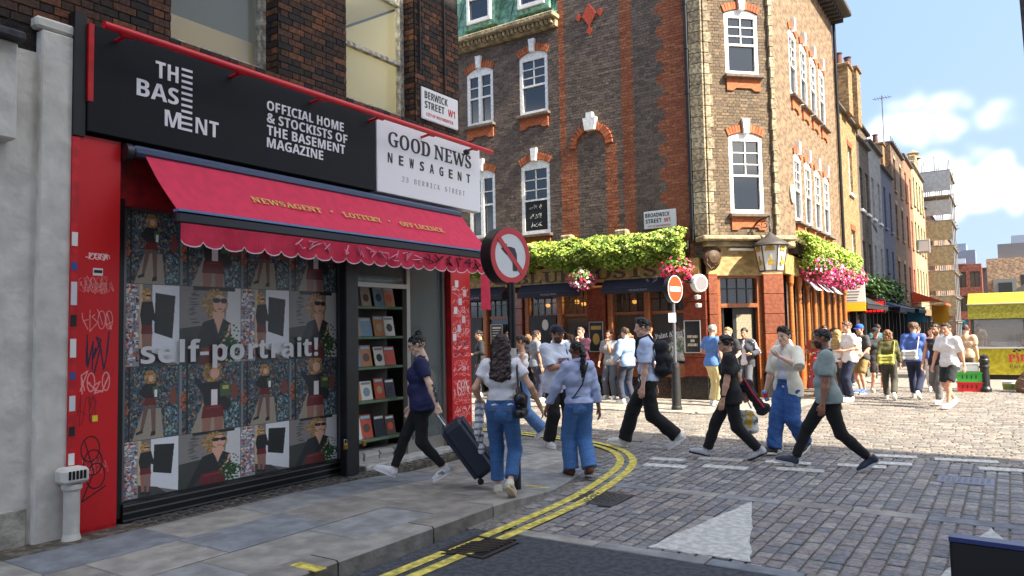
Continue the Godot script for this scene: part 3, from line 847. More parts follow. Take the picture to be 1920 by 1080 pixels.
func make_shop() -> void:
	var F := Transform3D(Basis(Vector3.UP, PI / 2), Vector3(-6.8, 0, -3.25))
	var sh := thing("shop_building", "dark old brick corner building over the red newsagent shop front", "building", F.origin, PI / 2)
	# upper brickwork with two deep window openings
	var ops := [Rect2(0.94, 4.74, 1.31, 2.6), Rect2(3.30, 4.74, 1.32, 2.6)]
	var wall := part("brick_wall", single(func(b: B):
		facade(b, -3.2, 5.62, 3.0, 13.0, ops, 0.26)
		b.quad(Vector3(5.62, 0, 0), Vector3(5.62, 0, -9), Vector3(5.62, 13, -9), Vector3(5.62, 13, 0))
		b.quad(Vector3(-3.2, 13, 0), Vector3(5.62, 13, 0), Vector3(5.62, 13, -9), Vector3(-3.2, 13, -9))
		b.quad(Vector3(-3.2, 0, -9), Vector3(-3.2, 13, -9), Vector3(5.62, 13, -9), Vector3(5.62, 0, -9))), MW(s8(46, 38, 34), 0.95, 0.6, 2.0, 51, 0.5), sh)
	var pal := [s8(72, 50, 38), s8(96, 62, 42), s8(54, 42, 36), s8(118, 74, 48), s8(44, 38, 36), s8(84, 58, 46)]
	bricks(wall, -3.2, 5.62, 4.44, 6.6, ops, pal, "shop", func(_x, _y): return rng.randi() % 6, 280, 0.009, func(x, y): return (x > 2.2 and x < 3.3 or x > 4.6) and y < 6.1)
	# brick reveals of the piers
	for o in ops:
		var rv := B.new()
		var y := 4.76
		var k := 0
		while y < 6.6:
			rv.col = pal[rng.randi() % 6].srgb_to_linear()
			var l := 0.17 if k % 2 == 0 else 0.09
			rv.box(Vector3(o.end.x - 0.003, y + 0.033, -0.01 - l * 0.5), Vector3(0.02, 0.066, l))
			rv.col = pal[rng.randi() % 6].srgb_to_linear()
			rv.box(Vector3(o.end.x - 0.003, y + 0.033, -0.02 - l - (0.235 - l) * 0.5), Vector3(0.02, 0.066, 0.225 - l))
			y += 0.0775; k += 1
		stuff(part("reveal_brickwork", rv.mesh(), brick_mats["rest"], wall))
	var old_white := MW(s8(196, 190, 176), 0.7, 0.6, 1.6, 52)
	var w1 := sash(sh, 0.94, 4.74, 1.31, 2.6, -0.24, old_white, mat.glass, 1, 1, 0.55, 0.085)
	var w2 := sash(sh, 3.30, 4.74, 1.32, 2.6, -0.24, old_white, mat.glass, 1, 2, 0.68, 0.085)
	w1.set_meta("label", "weathered white sash window over the black sign"); w2.set_meta("label", "weathered white sash window with faded shop lettering")
	text(w2, "George", f_serif, Vector3(0.62, 1.98, 0.0), 0.5, 0.16, M(s8(60, 60, 66), 0.6), "lettering", 0.003)
	text(w2, "20 7434 2130", f_serif, Vector3(0.56, 1.74, 0.0), 0.55, 0.09, M(s8(60, 60, 66), 0.6), "lettering", 0.003)
	# rooms behind
	part("upper_room", single(func(b: B):
		b.box(Vector3(2.6, 4.55, -2.2), Vector3(5.4, 0.08, 3.8)); b.box(Vector3(2.6, 6.9, -2.2), Vector3(5.4, 0.08, 3.8))
		b.box(Vector3(2.6, 5.7, -4.1), Vector3(5.4, 2.3, 0.08)); b.box(Vector3(-0.1, 5.7, -2.2), Vector3(0.08, 2.3, 3.8)); b.box(Vector3(2.75, 5.7, -2.2), Vector3(0.1, 2.3, 3.7)); b.box(Vector3(5.4, 5.7, -2.2), Vector3(0.08, 2.3, 3.8))), M(s8(196, 188, 152), 0.9), sh)
	part("roller_blind", boxm(Vector3(1.6, 4.98, -0.36), Vector3(1.2, 0.36, 0.01)), M(s8(190, 160, 92), 0.9), sh)
	var tubeL := thing("strip_light", "lit fluorescent strip light on the ceiling behind the upper sash window", "lamp", F * Vector3(3.9, 6.72, -1.0), PI / 2)
	var em := M(Color(1, 1, 0.95)); em.emission_enabled = true; em.emission = Color(1, 0.98, 0.9); em.emission_energy_multiplier = 1.0
	part("tube", tubem([Vector3(-0.5, 0, 0), Vector3(0.5, 0, 0)], [0.03], 8), em, tubeL)
	part("housing", boxm(Vector3(0, 0.06, 0), Vector3(1.1, 0.05, 0.09)), mat.white, tubeL)
	var ol := OmniLight3D.new(); ol.name = "light"; ol.light_energy = 0.5; ol.light_color = Color(1, 0.97, 0.88); ol.omni_range = 6.0; ol.light_size = 0.3; ol.shadow_enabled = true
	tubeL.add_child(ol); ol.position = Vector3(0, -0.06, 0)
	# shop front
	var redp := tex_mat(tag_tex(128, 1024, 8, false), 0.45)
	var pl := part("red_pillar", boxm(Vector3(0.2, 1.83, 0.02), Vector3(0.40, 3.46, 0.16)), mat.red, sh)
	part("painted_face", quadm(0.40, 3.4), redp, pl, T(0.2, 1.83, 0.104))
	part("edge_strip", boxm(Vector3(0.0, 1.8, 0.06), Vector3(0.06, 3.45, 0.12)), MW(s8(214, 30, 40), 0.5, 0.85, 1.0, 3), pl)
	for k in 9:
		part("sticker", quadm(0.05, [0.1, 0.08, 0.13, 0.06, 0.16, 0.1, 0.2, 0.07, 0.12][k]), M([s8(230, 230, 226), s8(30, 30, 34), s8(210, 214, 220), s8(60, 80, 150)][k % 4], 0.6), pl, T(0.0, 0.75 + k * 0.235, 0.1225))
	var pr := part("red_pillar", boxm(Vector3(5.46, 1.42, 0.02), Vector3(0.46, 2.7, 0.16)), mat.red, sh)
	part("painted_face", quadm(0.46, 2.7), tex_mat(tag_tex(160, 900, 19, true), 0.45), pr, T(5.46, 1.42, 0.104))
	for k in 7: part("sticker", quadm(0.08, 0.1), M([s8(230, 230, 226), s8(206, 210, 214), s8(226, 200, 196)][k % 3], 0.6), pr, T(5.3 + 0.3 * fmod(k * 0.37, 1.0), 1.7 + k * 0.13, 0.1065))
	part("header_panel", boxm(Vector3(2.8, 3.28, -0.02), Vector3(4.8, 0.58, 0.1)), MW(s8(150, 22, 30), 0.5, 0.8, 1.0, 53), sh)
	part("window_post", boxm(Vector3(0.435, 1.6, 0.0), Vector3(0.07, 2.9, 0.12)), mat.blackmetal, sh)
	# poster window
	var wn := sub("poster_window", sh)
	wn.set_meta("label", "shop window papered with repeated fashion posters")
	part("frame", single(func(b: B):
		b.box(Vector3(3.19, 1.63, -0.02), Vector3(0.05, 2.7, 0.07)); b.box(Vector3(1.82, 3.0, -0.02), Vector3(2.7, 0.06, 0.07)); b.box(Vector3(0.495, 1.63, -0.02), Vector3(0.04, 2.7, 0.07))), mat.steel, wn)
	part("base_rail", boxm(Vector3(1.83, 0.185, 0.02), Vector3(2.72, 0.17, 0.12)), mat.blackmetal, wn)
	for k in 3: part("rail_trim", boxm(Vector3(1.83, 0.125 + k * 0.065, 0.085), Vector3(2.72, 0.012, 0.012)), mat.steel, wn)
	part("pane", boxm(Vector3(1.83, 1.63, -0.01), Vector3(2.66, 2.72, 0.01)), poster_glass(), wn)
	var pt := []
	for k in 4: pt.append(tex_mat(poster_tex(k), 0.4))
	var cx := [0.51, 1.08, 1.79, 2.43, 3.15]; var ry := [3.0, 2.28, 1.5, 0.81, 0.28]
	for i in 4:
		for j in 4:
			var kind := (i % 2) + (2 if j % 2 == 0 else 0)
			var hh: float = ry[j] - ry[j + 1]
			part("poster", quadm(cx[i + 1] - cx[i] - 0.004, hh - 0.004), pt[kind], wn, T((cx[i] + cx[i + 1]) * 0.5, (ry[j] + ry[j + 1]) * 0.5, -0.03))
	part("backing", boxm(Vector3(1.83, 1.63, -0.06), Vector3(2.66, 2.74, 0.03)), mat.interior, wn)
	text(wn, "self-portrait!", f_sans, Vector3(1.75, 1.60, 0.0), 2.16, 0.30, M(s8(228, 229, 231), 0.5), "lettering", 0.004)
	# folded shutter post in front of the door
	var post := thing("shutter_post", "black folded security shutter post with brass padlocks beside the shop door", "shutter", F * Vector3(3.13, 0.1, 0.2), PI / 2)
	part("leaf", bevm(Vector3(0, 1.34, 0), Vector3(0.2, 2.68, 0.12), 0.01), mat.black, post)
	part("leaf", bevm(Vector3(0.125, 1.34, -0.03), Vector3(0.04, 2.66, 0.1), 0.006), mat.blackmetal, post)
	for s in [-0.13, 0.17]:
		var lk := part("padlock", bevm(Vector3(s, 0.36, 0.07), Vector3(0.06, 0.07, 0.03), 0.008), M(s8(150, 116, 54), 0.35, 0.8), post)
		part("shackle", tubem([Vector3(s - 0.02, 0.39, 0.07), Vector3(s - 0.02, 0.44, 0.07), Vector3(s + 0.02, 0.44, 0.07), Vector3(s + 0.02, 0.39, 0.07)], [0.006], 6), mat.chrome, lk)
	# door and side light
	var dr := sub("shop_door", sh)
	part("frame", single(func(b: B):
		b.box(Vector3(3.44, 1.4, -0.03), Vector3(0.05, 2.6, 0.08)); b.box(Vector3(4.42, 1.4, -0.03), Vector3(0.07, 2.6, 0.08)); b.box(Vector3(3.93, 2.40, -0.03), Vector3(0.93, 0.06, 0.078)); b.box(Vector3(4.3, 2.72, -0.03), Vector3(1.8, 0.07, 0.082)); b.box(Vector3(5.19, 1.4, -0.03), Vector3(0.06, 2.6, 0.08)); b.box(Vector3(4.8, 0.22, -0.03), Vector3(0.7, 0.2, 0.078))), M(s8(150, 148, 142), 0.4, 0.6), dr)
	part("pane", boxm(Vector3(3.93, 2.56, -0.03), Vector3(0.9, 0.24, 0.008)), mat.glass, dr)
	part("pane", boxm(Vector3(4.81, 1.5, -0.03), Vector3(0.7, 2.36, 0.008)), mat.glass, dr)
	part("doorstep", bevm(Vector3(4.3, 0.12, 0.06), Vector3(1.8, 0.08, 0.3), 0.01), MW(s8(196, 194, 188), 0.6, 0.75, 1.0, 54), dr)
	part("shop_interior", single(func(b: B):
		b.box(Vector3(2.85, 0.04, -2.4), Vector3(5.5, 0.12, 4.7)); b.box(Vector3(2.85, 3.02, -2.4), Vector3(5.5, 0.08, 4.6))
		b.box(Vector3(2.85, 1.5, -4.7), Vector3(5.5, 3.1, 0.08)); b.box(Vector3(0.1, 1.5, -2.4), Vector3(0.08, 3.1, 4.6)); b.box(Vector3(5.6, 1.5, -2.4), Vector3(0.08, 3.1, 4.6))), M(s8(110, 102, 92), 0.8), sh)
	# magazine rack
	var rk := thing("magazine_rack", "tall magazine rack with green shelf edges just inside the shop door", "shelf", F * Vector3(3.98, 0.1, -0.36), PI / 2)
	part("back_panel", boxm(Vector3(0, 1.25, -0.2), Vector3(1.2, 2.5, 0.03)), M(s8(70, 66, 60), 0.7), rk)
	var sy := [0.28, 0.78, 1.22, 1.62, 2.02, 2.42]
	for y in sy: part("shelf", bevm(Vector3(0, y, -0.02), Vector3(1.2, 0.035, 0.34), 0.006), M(s8(96, 122, 96), 0.5), rk)
	var cov := [s8(190, 120, 60), s8(40, 46, 60), s8(210, 206, 196), s8(120, 150, 170), s8(200, 76, 40), s8(70, 90, 70), s8(180, 160, 130), s8(230, 226, 214), s8(90, 60, 50), s8(30, 30, 36)]
	for j in 5:
		var y: float = sy[j] + 0.02
		for i in 5:
			var hh := rng.randf_range(0.24, 0.31); var ww := rng.randf_range(0.18, 0.22)
			var mg := thing("magazine", "magazine with a %s cover standing on the %s rack shelf" % [["rust orange", "dark navy", "white", "pale blue", "red", "green", "tan", "cream", "brown", "black"][(j * 3 + i * 7) % 10], ["lowest", "second", "middle", "fourth", "top"][j]], "magazine", F * Vector3(3.52 + i * 0.225, y + 0.1, -0.33 + 0.02 * (i % 2)), PI / 2, "magazines on the rack")
			mg.rotate_object_local(Vector3.RIGHT, -0.2)
			var c: Color = cov[(j * 3 + i * 7) % 10]
			part("cover", boxm(Vector3(0, hh * 0.5, 0), Vector3(ww, hh, 0.012)), M(c, 0.35), mg)
			part("title", boxm(Vector3(0, hh * 0.88, 0.0075), Vector3(ww * 0.8, hh * 0.12, 0.002)), M(c.inverted().lerp(Color.WHITE, 0.5), 0.4), mg)
			part("picture", single(func(b: B): b.prism(ring_poly(ww * 0.3, 10, Vector2(0, hh * 0.42)), 0.006, 0.009)), M(cov[(j * 5 + i * 3 + 2) % 10], 0.4), mg)
	for k in 4:
		var st := thing("paper_stack", "stack of newspapers under the magazine rack, %s from the shutter post" % ["first", "second", "third", "fourth"][k], "newspapers", F * Vector3(3.55 + k * 0.28, 0.1, -0.27), PI / 2, "newspaper stacks under the rack")
		for q in 6: part("newspaper", boxm(Vector3(rng.randf_range(-0.01, 0.01), 0.012 + q * 0.026, rng.randf_range(-0.01, 0.01)), Vector3(0.25, 0.022, 0.3)), M(s8(206, 204, 198) * rng.randf_range(0.85, 1.0), 0.9), st)
	# fascia signs
	var sg := thing("black_shop_sign", "long black fascia sign with white lettering THE BASEMENT above the awning", "sign", F * Vector3(0.08, 3.59, 0), PI / 2)
	part("board", bevm(Vector3(1.795, 0.485, 0.08), Vector3(3.59, 0.97, 0.14), 0.006), fascia_mat(), sg)
	part("red_edge", boxm(Vector3(0.02, 0.62, 0.08), Vector3(0.045, 0.7, 0.15)), mat.red, sg)
	part("side_batten", boxm(Vector3(-0.06, 0.5, 0.06), Vector3(0.1, 1.1, 0.14)), mat.black, sg)
	var wt := M(s8(226, 228, 232), 0.5)
	text(sg, "TH", f_sans, Vector3(0.735, 0.735, 0.152), 0.235, 0.16, wt)
	text(sg, "BAS", f_sans, Vector3(0.645, 0.515, 0.152), 0.42, 0.16, wt)
	text(sg, "M", f_sans, Vector3(0.80, 0.285, 0.152), 0.17, 0.16, wt)
	text(sg, "NT", f_sans, Vector3(1.17, 0.285, 0.152), 0.26, 0.16, wt)
	for k in 11: part("letter_bar", boxm(Vector3(0.945, 0.81 - k * 0.0595, 0.152), Vector3(0.115 if k % 3 != 1 else 0.115, 0.024, 0.006)), wt, sg)
	var ln := ["OFFICIAL HOME", "& STOCKISTS OF", "THE BASEMENT", "MAGAZINE"]; var lw := [1.13, 1.19, 1.15, 0.80]
	for k in 4: text(sg, ln[k], f_sans, Vector3(1.90 + lw[k] * 0.5, 0.70 - k * 0.137, 0.152), lw[k], 0.108, wt)
	var sw := thing("white_shop_sign", "white fascia sign board lettered GOOD NEWS NEWSAGENT in black", "sign", F * Vector3(3.67, 3.59, 0), PI / 2)
	part("board", bevm(Vector3(1.13, 0.485, 0.085), Vector3(2.24, 0.97, 0.15), 0.006), M(s8(226, 228, 232), 0.4), sw)
	var bk := M(s8(22, 22, 25), 0.5)
	text(sw, "GOOD NEWS", f_serif, Vector3(1.12, 0.73, 0.162), 1.80, 0.20, bk)
	var nt := "NEWSAGENT"
	for i in 9: text(sw, nt[i], f_sans, Vector3(0.25 + i * 0.212, 0.475, 0.162), 0.085, 0.13, bk, "letter")
	var ad := "23 BERWICK STREET"
	for i in ad.length():
		if ad[i] != " ": text(sw, ad[i], f_sansr, Vector3(0.50 + i * 0.083, 0.235, 0.162), 0.042, 0.07, M(s8(150, 152, 156), 0.5), "letter", 0.003)
	# red light trough over the signs
	var rl := thing("light_trough", "long red tube light trough on short arms above both fascia signs", "sign light", F * Vector3(0.1, 4.5, 0.36), PI / 2)
	part("trough", tubem([Vector3(0, 0, 0), Vector3(5.86, 0, 0)], [0.034], 10), M(s8(206, 24, 40), 0.35), rl)
	for u in [0.22, 1.42, 2.5, 3.45, 4.45, 5.45]:
		var am := part("arm", tubem([Vector3(u, -0.01, 0), Vector3(u, -0.03, -0.2), Vector3(u, 0.03, -0.34)], [0.018], 6), M(s8(180, 18, 30), 0.4), rl)
		part("clamp", bevm(Vector3(u, -0.02, -0.02), Vector3(0.13, 0.05, 0.05), 0.01), M(s8(180, 18, 30), 0.4), am)
	part("camera_eye", lathem([Vector2(0, -0.05), Vector2(0.045, -0.03), Vector2(0.05, 0.02), Vector2(0, 0.05)], 12, T(5.35, -0.08, -0.1)), mat.blackmetal, rl)
	# awning
	var aw := thing("awning", "crimson shop awning with gold lettering and graffiti along its scalloped valance", "awning", F * Vector3(0.58, 0, 0), PI / 2)
	var crim := MW(s8(208, 32, 72), 0.75, 0.88, 1.2, 57); crim.cull_mode = BaseMaterial3D.CULL_DISABLED
	var L := 4.82
	part("cassette", single(func(b: B):
		b.bev(Vector3(L * 0.5 - 0.05, 3.49, 0.14), Vector3(L + 0.12, 0.1, 0.14), 0.03)), M(s8(70, 84, 108), 0.4, 0.3), aw)
	part("end_cap", lathem([Vector2(0, -0.04), Vector2(0.085, -0.03), Vector2(0.085, 0.03), Vector2(0, 0.04)], 18, Transform3D(Basis(Vector3(0, 0, 1), PI / 2), Vector3(-0.14, 3.47, 0.13))), mat.blackmetal, aw)
	var fa := Vector3(0, 3.46, 0.19); var fb := Vector3(0, 2.885, 0.72)
	part("canopy", single(func(b: B):
		var m := 60
		for i in m:
			var x0 := L * i / m; var x1 := L * (i + 1) / m
			for k in 6:
				var s0 := float(k) / 6; var s1 := float(k + 1) / 6
				var sag := func(x: float, q: float) -> Vector3: return fa.lerp(fb, q) + Vector3(x, -sin(q * PI) * (0.024 + 0.010 * sin(x * 4.1) + 0.007 * sin(x * 11.0 + q * 5.0)), 0)
				b.quad(sag.call(x0, s1), sag.call(x1, s1), sag.call(x1, s0), sag.call(x0, s0))), crim, aw)
	part("front_bar", single(func(b: B): b.bev(Vector3(L * 0.5, 2.825, 0.735), Vector3(L + 0.06, 0.11, 0.075), 0.02)), M(s8(24, 27, 34), 0.35), aw)
	part("bar_trim", boxm(Vector3(L * 0.5, 2.886, 0.74), Vector3(L + 0.06, 0.022, 0.085)), M(s8(104, 128, 168), 0.35, 0.2), aw)
	for u in [0.12, L - 0.12]:
		part("folding_arm", tubem([Vector3(u, 3.4, 0.15), Vector3(u + (0.5 if u < 1 else -0.5), 3.12, 0.4), Vector3(u, 2.83, 0.7)], [0.022], 6), mat.blackmetal, aw)
	var vb := B.new(); var eb := B.new()
	var nsc := 22
	for i in nsc * 8:
		var x0 := L * i / (nsc * 8); var x1 := L * (i + 1) / (nsc * 8)
		var f := func(x: float) -> Vector3:
			var t := fmod(x / L * nsc, 1.0)
			return Vector3(x, 2.60 - 0.03 * sin(t * PI) - 0.02 * sin(x * 0.65) + (0.022 if t < 0.1 or t > 0.9 else 0.0), 0.765 + 0.012 * sin(x * 9.0) + 0.008 * sin(x * 23.0))
		var a: Vector3 = f.call(x0); var e: Vector3 = f.call(x1 - 0.0005)
		vb.quad(a, e, Vector3(x1, 2.775, 0.765), Vector3(x0, 2.775, 0.765))
		eb.quad(a + Vector3(0, -0.006, 0.002), e + Vector3(0, -0.006, 0.002), e + Vector3(0, 0.006, 0.002), a + Vector3(0, 0.006, 0.002))
	var va := part("valance", vb.mesh(), crim, aw)
	var wm := M(s8(226, 190, 200), 0.8); wm.cull_mode = BaseMaterial3D.CULL_DISABLED
	part("white_piping", eb.mesh(), wm, va)
	# sprayed tags on the valance
	var r2 := RandomNumberGenerator.new(); r2.seed = 4
	for k in 17:
		var g := B.new()
		var x := 1.25 + k * 0.205
		var pts := []
		for i in 6: pts.append(Vector3(x + r2.randf_range(-0.05, 0.15), 2.69 + r2.randf_range(-0.065, 0.07), 0.787))
		g.tube(pts, [0.0065 if k < 10 else 0.009], 5)
		part("spray_stroke", g.mesh(), M(s8(224, 150, 170) if k < 10 else s8(70, 14, 32), 0.9), va)
	# side flap hanging at the right end
	part("side_flap", single(func(b: B): b.quad(Vector3(L + 0.3, 2.1, 0.3), Vector3(L + 0.52, 2.1, 0.32), Vector3(L + 0.5, 2.62, 0.32), Vector3(L + 0.3, 2.62, 0.3))), crim, aw)
	var gold := M(s8(206, 168, 84), 0.5)
	var tilt := Basis(Vector3.RIGHT, -atan2(0.53, 0.575))
	for q in [["NEWSAGENT", 1.42, 0.92, 0.52], ["·", 2.04, 0.03, 0.5], ["LOTTERY", 2.52, 0.62, 0.52], ["·", 2.98, 0.03, 0.5], ["OFF LICENCE", 3.60, 0.86, 0.52]]:
		text(aw, q[0], f_serif, fa.lerp(fb, q[3]) + Vector3(q[1], -0.022, 0) + tilt.z * 0.016, q[2], 0.085 if q[0] != "·" else 0.03, gold, "lettering", 0.004, tilt)
	# street name plate
	var np := thing("street_name_plate", "white enamel street name plate BERWICK STREET W1 on the dark brick pier", "street sign", F * Vector3(5.13, 5.03, 0.03), PI / 2)
	part("plate", bevm(Vector3(0, 0, 0), Vector3(0.84, 0.46, 0.03), 0.012), M(s8(226, 226, 226), 0.3), np)
	text(np, "BERWICK", f_sans, Vector3(-0.10, 0.125, 0.017), 0.52, 0.105, bk, "lettering", 0.003)
	text(np, "STREET", f_sans, Vector3(-0.14, -0.015, 0.017), 0.44, 0.105, bk, "lettering", 0.003)
	text(np, "W1", f_sans, Vector3(0.25, -0.015, 0.017), 0.17, 0.105, M(s8(196, 40, 48), 0.4), "lettering", 0.003)
	text(np, "CITY OF WESTMINSTER", f_sans, Vector3(-0.02, -0.15, 0.017), 0.62, 0.045, M(s8(200, 90, 96), 0.4), "lettering", 0.003)
	for s in [[5.0, 6.1], [5.55, 5.9]]:
		part("cable", tubem([Vector3(s[0] - 0.3, s[1] - 0.6, 0.03), Vector3(s[0] - 0.3, s[1] + 1.2, 0.03)], [0.015], 5), mat.blackmetal, sh)
	# white rendered neighbour
	var nb := thing("white_building", "white rendered neighbouring building front left of the red pillar", "building", F * Vector3(-3.2, 0, 0), PI / 2)
	var ren := MW(s8(212, 209, 202), 0.9, 0.9, 0.5, 58, 0.08)
	part("wall", boxm(Vector3(1.46, 2.1, -0.11), Vector3(2.92, 4.2, 0.3)), ren, nb)
	part("pilaster", bevm(Vector3(3.05, 2.2, -0.05), Vector3(0.26, 4.4, 0.3), 0.012), ren, nb)
	part("capital", bevm(Vector3(3.03, 4.46, -0.08), Vector3(0.32, 0.1, 0.36), 0.02), ren, nb)
	part("cornice_block", bevm(Vector3(1.35, 3.78, 0.05), Vector3(2.7, 0.8, 0.3), 0.015), ren, nb)
	part("slate_lip", bevm(Vector3(1.34, 4.22, 0.08), Vector3(2.76, 0.07, 0.42), 0.012), MW(s8(66, 68, 74), 0.8, 0.7, 1.5, 59), nb)
	part("grimy_plinth", bevm(Vector3(1.45, 0.2, 0.04), Vector3(2.88, 0.4, 0.03), 0.01), MW(s8(186, 181, 170), 0.95, 0.72, 1.0, 60, 0.15), nb)
	# stub of white drain pipe with a slotted hopper
	var dp := thing("white_downpipe", "short white painted drain pipe with slotted hopper beside the red pillar", "drain pipe", F * Vector3(-0.03, 0.1, 0.2), PI / 2)
	part("pipe", lathem([Vector2(0.075, 0), Vector2(0.07, 0.02), Vector2(0.062, 0.05), Vector2(0.062, 0.40), Vector2(0.078, 0.42), Vector2(0.078, 0.46)], 18), ren, dp)
	part("hopper", bevm(Vector3(0, 0.53, 0), Vector3(0.21, 0.13, 0.18), 0.025), ren, dp)
	for k in 5: part("slot", boxm(Vector3(-0.06 + k * 0.03, 0.54, 0.091), Vector3(0.02, 0.07, 0.004)), M(s8(20, 20, 20), 0.9), dp)
func poster_glass() -> StandardMaterial3D:
	var m := glassy(s8(200, 210, 210), 0.03); m.metallic_specular = 0.1; return m
func fascia_mat() -> StandardMaterial3D:
	var m := M(s8(24, 26, 31), 0.55); m.metallic_specular = 0.3; return m
# ------------------------------------------------------------------ leaves
func leaves(b: B, f: Callable, count: int, size: float, pal: Array, r: RandomNumberGenerator) -> void:
	for i in count:
		var q: Array = f.call(r)   # [position, outward]
		var nrm: Vector3 = (q[1] + Vector3(r.randf_range(-1, 1), r.randf_range(-0.4, 1.2), r.randf_range(-1, 1)) * 0.9).normalized()
		var t := nrm.cross(Vector3(r.randf_range(-1, 1), r.randf_range(-1, 0.3), r.randf_range(-1, 1))).normalized()
		var s := size * r.randf_range(0.6, 1.3)
		var w := nrm.cross(t) * s * 0.42
		b.col = pal[r.randi() % pal.size()].srgb_to_linear() * r.randf_range(0.8, 1.15)
		var p: Vector3 = q[0]
		var mid := p + nrm * s * 0.08
		b.tri(p - t * s * 0.5, mid + w, p + t * s * 0.5)
		b.tri(p - t * s * 0.5, p + t * s * 0.5, mid - w)
func leaf_mat() -> StandardMaterial3D:
	var m := MV(0.6); m.cull_mode = BaseMaterial3D.CULL_DISABLED; m.backlight_enabled = true; m.backlight = Color(0.25, 0.32, 0.08); return m
func arch_window(wall: Node3D, x: float, y: float, w: float, h: float, rise: float, style: int, bricks_: Array, apron := true) -> void:
	# white timber window with segmental head, orange brick arch, keystone, sill and shaped apron
	var n: Node3D
	if style == 0: n = sash(wall, x, y, w, h, -0.05, mat.sash, mat.darkglass, 2, 3, 0.5, 0.1, rise)
	else:
		n = sash(wall, x, y, w, h, -0.05, mat.sash, mat.darkglass, 2, 2, 0.47, 0.1, rise)
		part("mullion", boxm(Vector3(w * 0.5, h * 0.5, 0.012), Vector3(0.11, h - 0.12, 0.1)), mat.sash, n)
	for i in 13:
		var t := -1.0 + 2.0 * (i + 0.5) / 13
		var p := Vector3(x + w * 0.5 + t * (w * 0.5 + 0.05), y + h + rise * (1.0 - t * t) + 0.10, 0.012)
		part("arch_brick", brick_box(Vector3((w + 0.1) / 13 - 0.010, 0.19, 0.05)), bricks_[rng.randi() % bricks_.size()], n, Transform3D(Basis(Vector3.BACK, -t * rise / w * 3.2), p - Vector3(x, y, -0.05)))
	var k := PackedVector2Array([Vector2(-0.07, 0), Vector2(0.07, 0), Vector2(0.1, 0.36), Vector2(-0.1, 0.36)])
	part("keystone", prismm(k, -0.04, 0.11), mat.sash, n, T(w * 0.5, h + rise - 0.03, 0.05))
	part("sill", bevm(Vector3(w * 0.5, -0.04, 0.11), Vector3(w + 0.14, 0.09, 0.2), 0.015), MW(s8(120, 104, 92), 0.85, 0.7, 1.5, 61), n)
	if apron:
		part("apron", prismm(PackedVector2Array([Vector2(0.0, -0.085), Vector2(0.0, -0.40), Vector2(w * 0.18, -0.40), Vector2(w * 0.28, -0.33), Vector2(w * 0.72, -0.33), Vector2(w * 0.82, -0.40), Vector2(w, -0.40), Vector2(w, -0.085)]), 0.03, 0.10), bricks_[0], n)
var box_cache := {}
func brick_box(s: Vector3) -> ArrayMesh:
	var k := str(s.snapped(Vector3.ONE * 0.002))
	if not box_cache.has(k): box_cache[k] = boxm(Vector3.ZERO, s)
	return box_cache[k]
func flower_basket(label: String, at: Vector3, rad: float, petals: Array, seed_: int, group := "") -> void:
	var t := thing("flower_basket", label, "flowers", at, 0.0, group)
	var r := RandomNumberGenerator.new(); r.seed = seed_
	part("basket", lathem([Vector2(0, -rad * 0.7), Vector2(rad * 0.3, -rad * 0.62), Vector2(rad * 0.55, -rad * 0.3), Vector2(rad * 0.62, 0)], 14), M(s8(110, 66, 40), 0.9), t)
	var lb := B.new()
	leaves(lb, func(q):
		var d: Vector3 = Vector3(q.randfn(), q.randfn() * 0.75, q.randfn()).normalized() * (0.55 + 0.5 * q.randf())
		return [d * rad * Vector3(1.0, 0.8, 1.0) + Vector3(0, 0.1 * rad, 0), d], 900, 0.07, [s8(92, 140, 40), s8(60, 110, 34), s8(120, 160, 60)], r)
	stuff(part("foliage", lb.mesh(), leaf_mat(), t))
	var fb := B.new()
	leaves(fb, func(q):
		var d: Vector3 = Vector3(q.randfn(), q.randfn() * 0.7 - 0.25, q.randfn()).normalized() * (0.95 + 0.25 * q.randf())
		return [d * rad * Vector3(1.0, 0.8, 1.0), d], 300, 0.085, petals, r)
	var fm := MV(0.7); fm.cull_mode = BaseMaterial3D.CULL_DISABLED
	stuff(part("blossom", fb.mesh(), fm, t))
	part("hanger", tubem([Vector3(-rad * 0.5, 0, 0), Vector3(0, rad * 1.7, 0), Vector3(rad * 0.5, 0, 0)], [0.006], 4), mat.blackmetal, t)
func ivy(label: String, at: Vector3, turn: float, L: float, seed_: int, count: int) -> void:
	var t := thing("trailing_hedge", label, "hedge", at, turn)
	var r := RandomNumberGenerator.new(); r.seed = seed_
	part("planter", boxm(Vector3(L * 0.5, 0.28, -0.2), Vector3(L, 0.3, 0.34)), M(s8(52, 44, 34), 0.9), t)
	var fn := FastNoiseLite.new(); fn.seed = seed_; fn.frequency = 0.9; fn.fractal_octaves = 3
	var lb := B.new()
	leaves(lb, func(q):
		var x: float = q.randf() * L
		var top: float = 0.70 + 0.12 * fn.get_noise_2d(x, 0.0)
		var bot: float = -0.10 + 0.38 * fn.get_noise_2d(x * 0.8, 40.0)
		var y: float = lerpf(bot, top, pow(q.randf(), 0.8))
		var fr := 0.16 + 0.26 * sin(clampf((y - bot) / maxf(top - bot, 0.1), 0, 1) * PI) + 0.10 * fn.get_noise_2d(x * 2.0, y * 4.0)
		var z: float = fr - 0.14 * absf(q.randfn())
		return [Vector3(x, y, z), Vector3(0, 0.5, 1)], count, 0.085, [s8(176, 190, 74), s8(150, 174, 62), s8(200, 204, 108), s8(126, 154, 56), s8(100, 130, 46)], r)
	stuff(part("foliage", lb.mesh(), leaf_mat(), t))

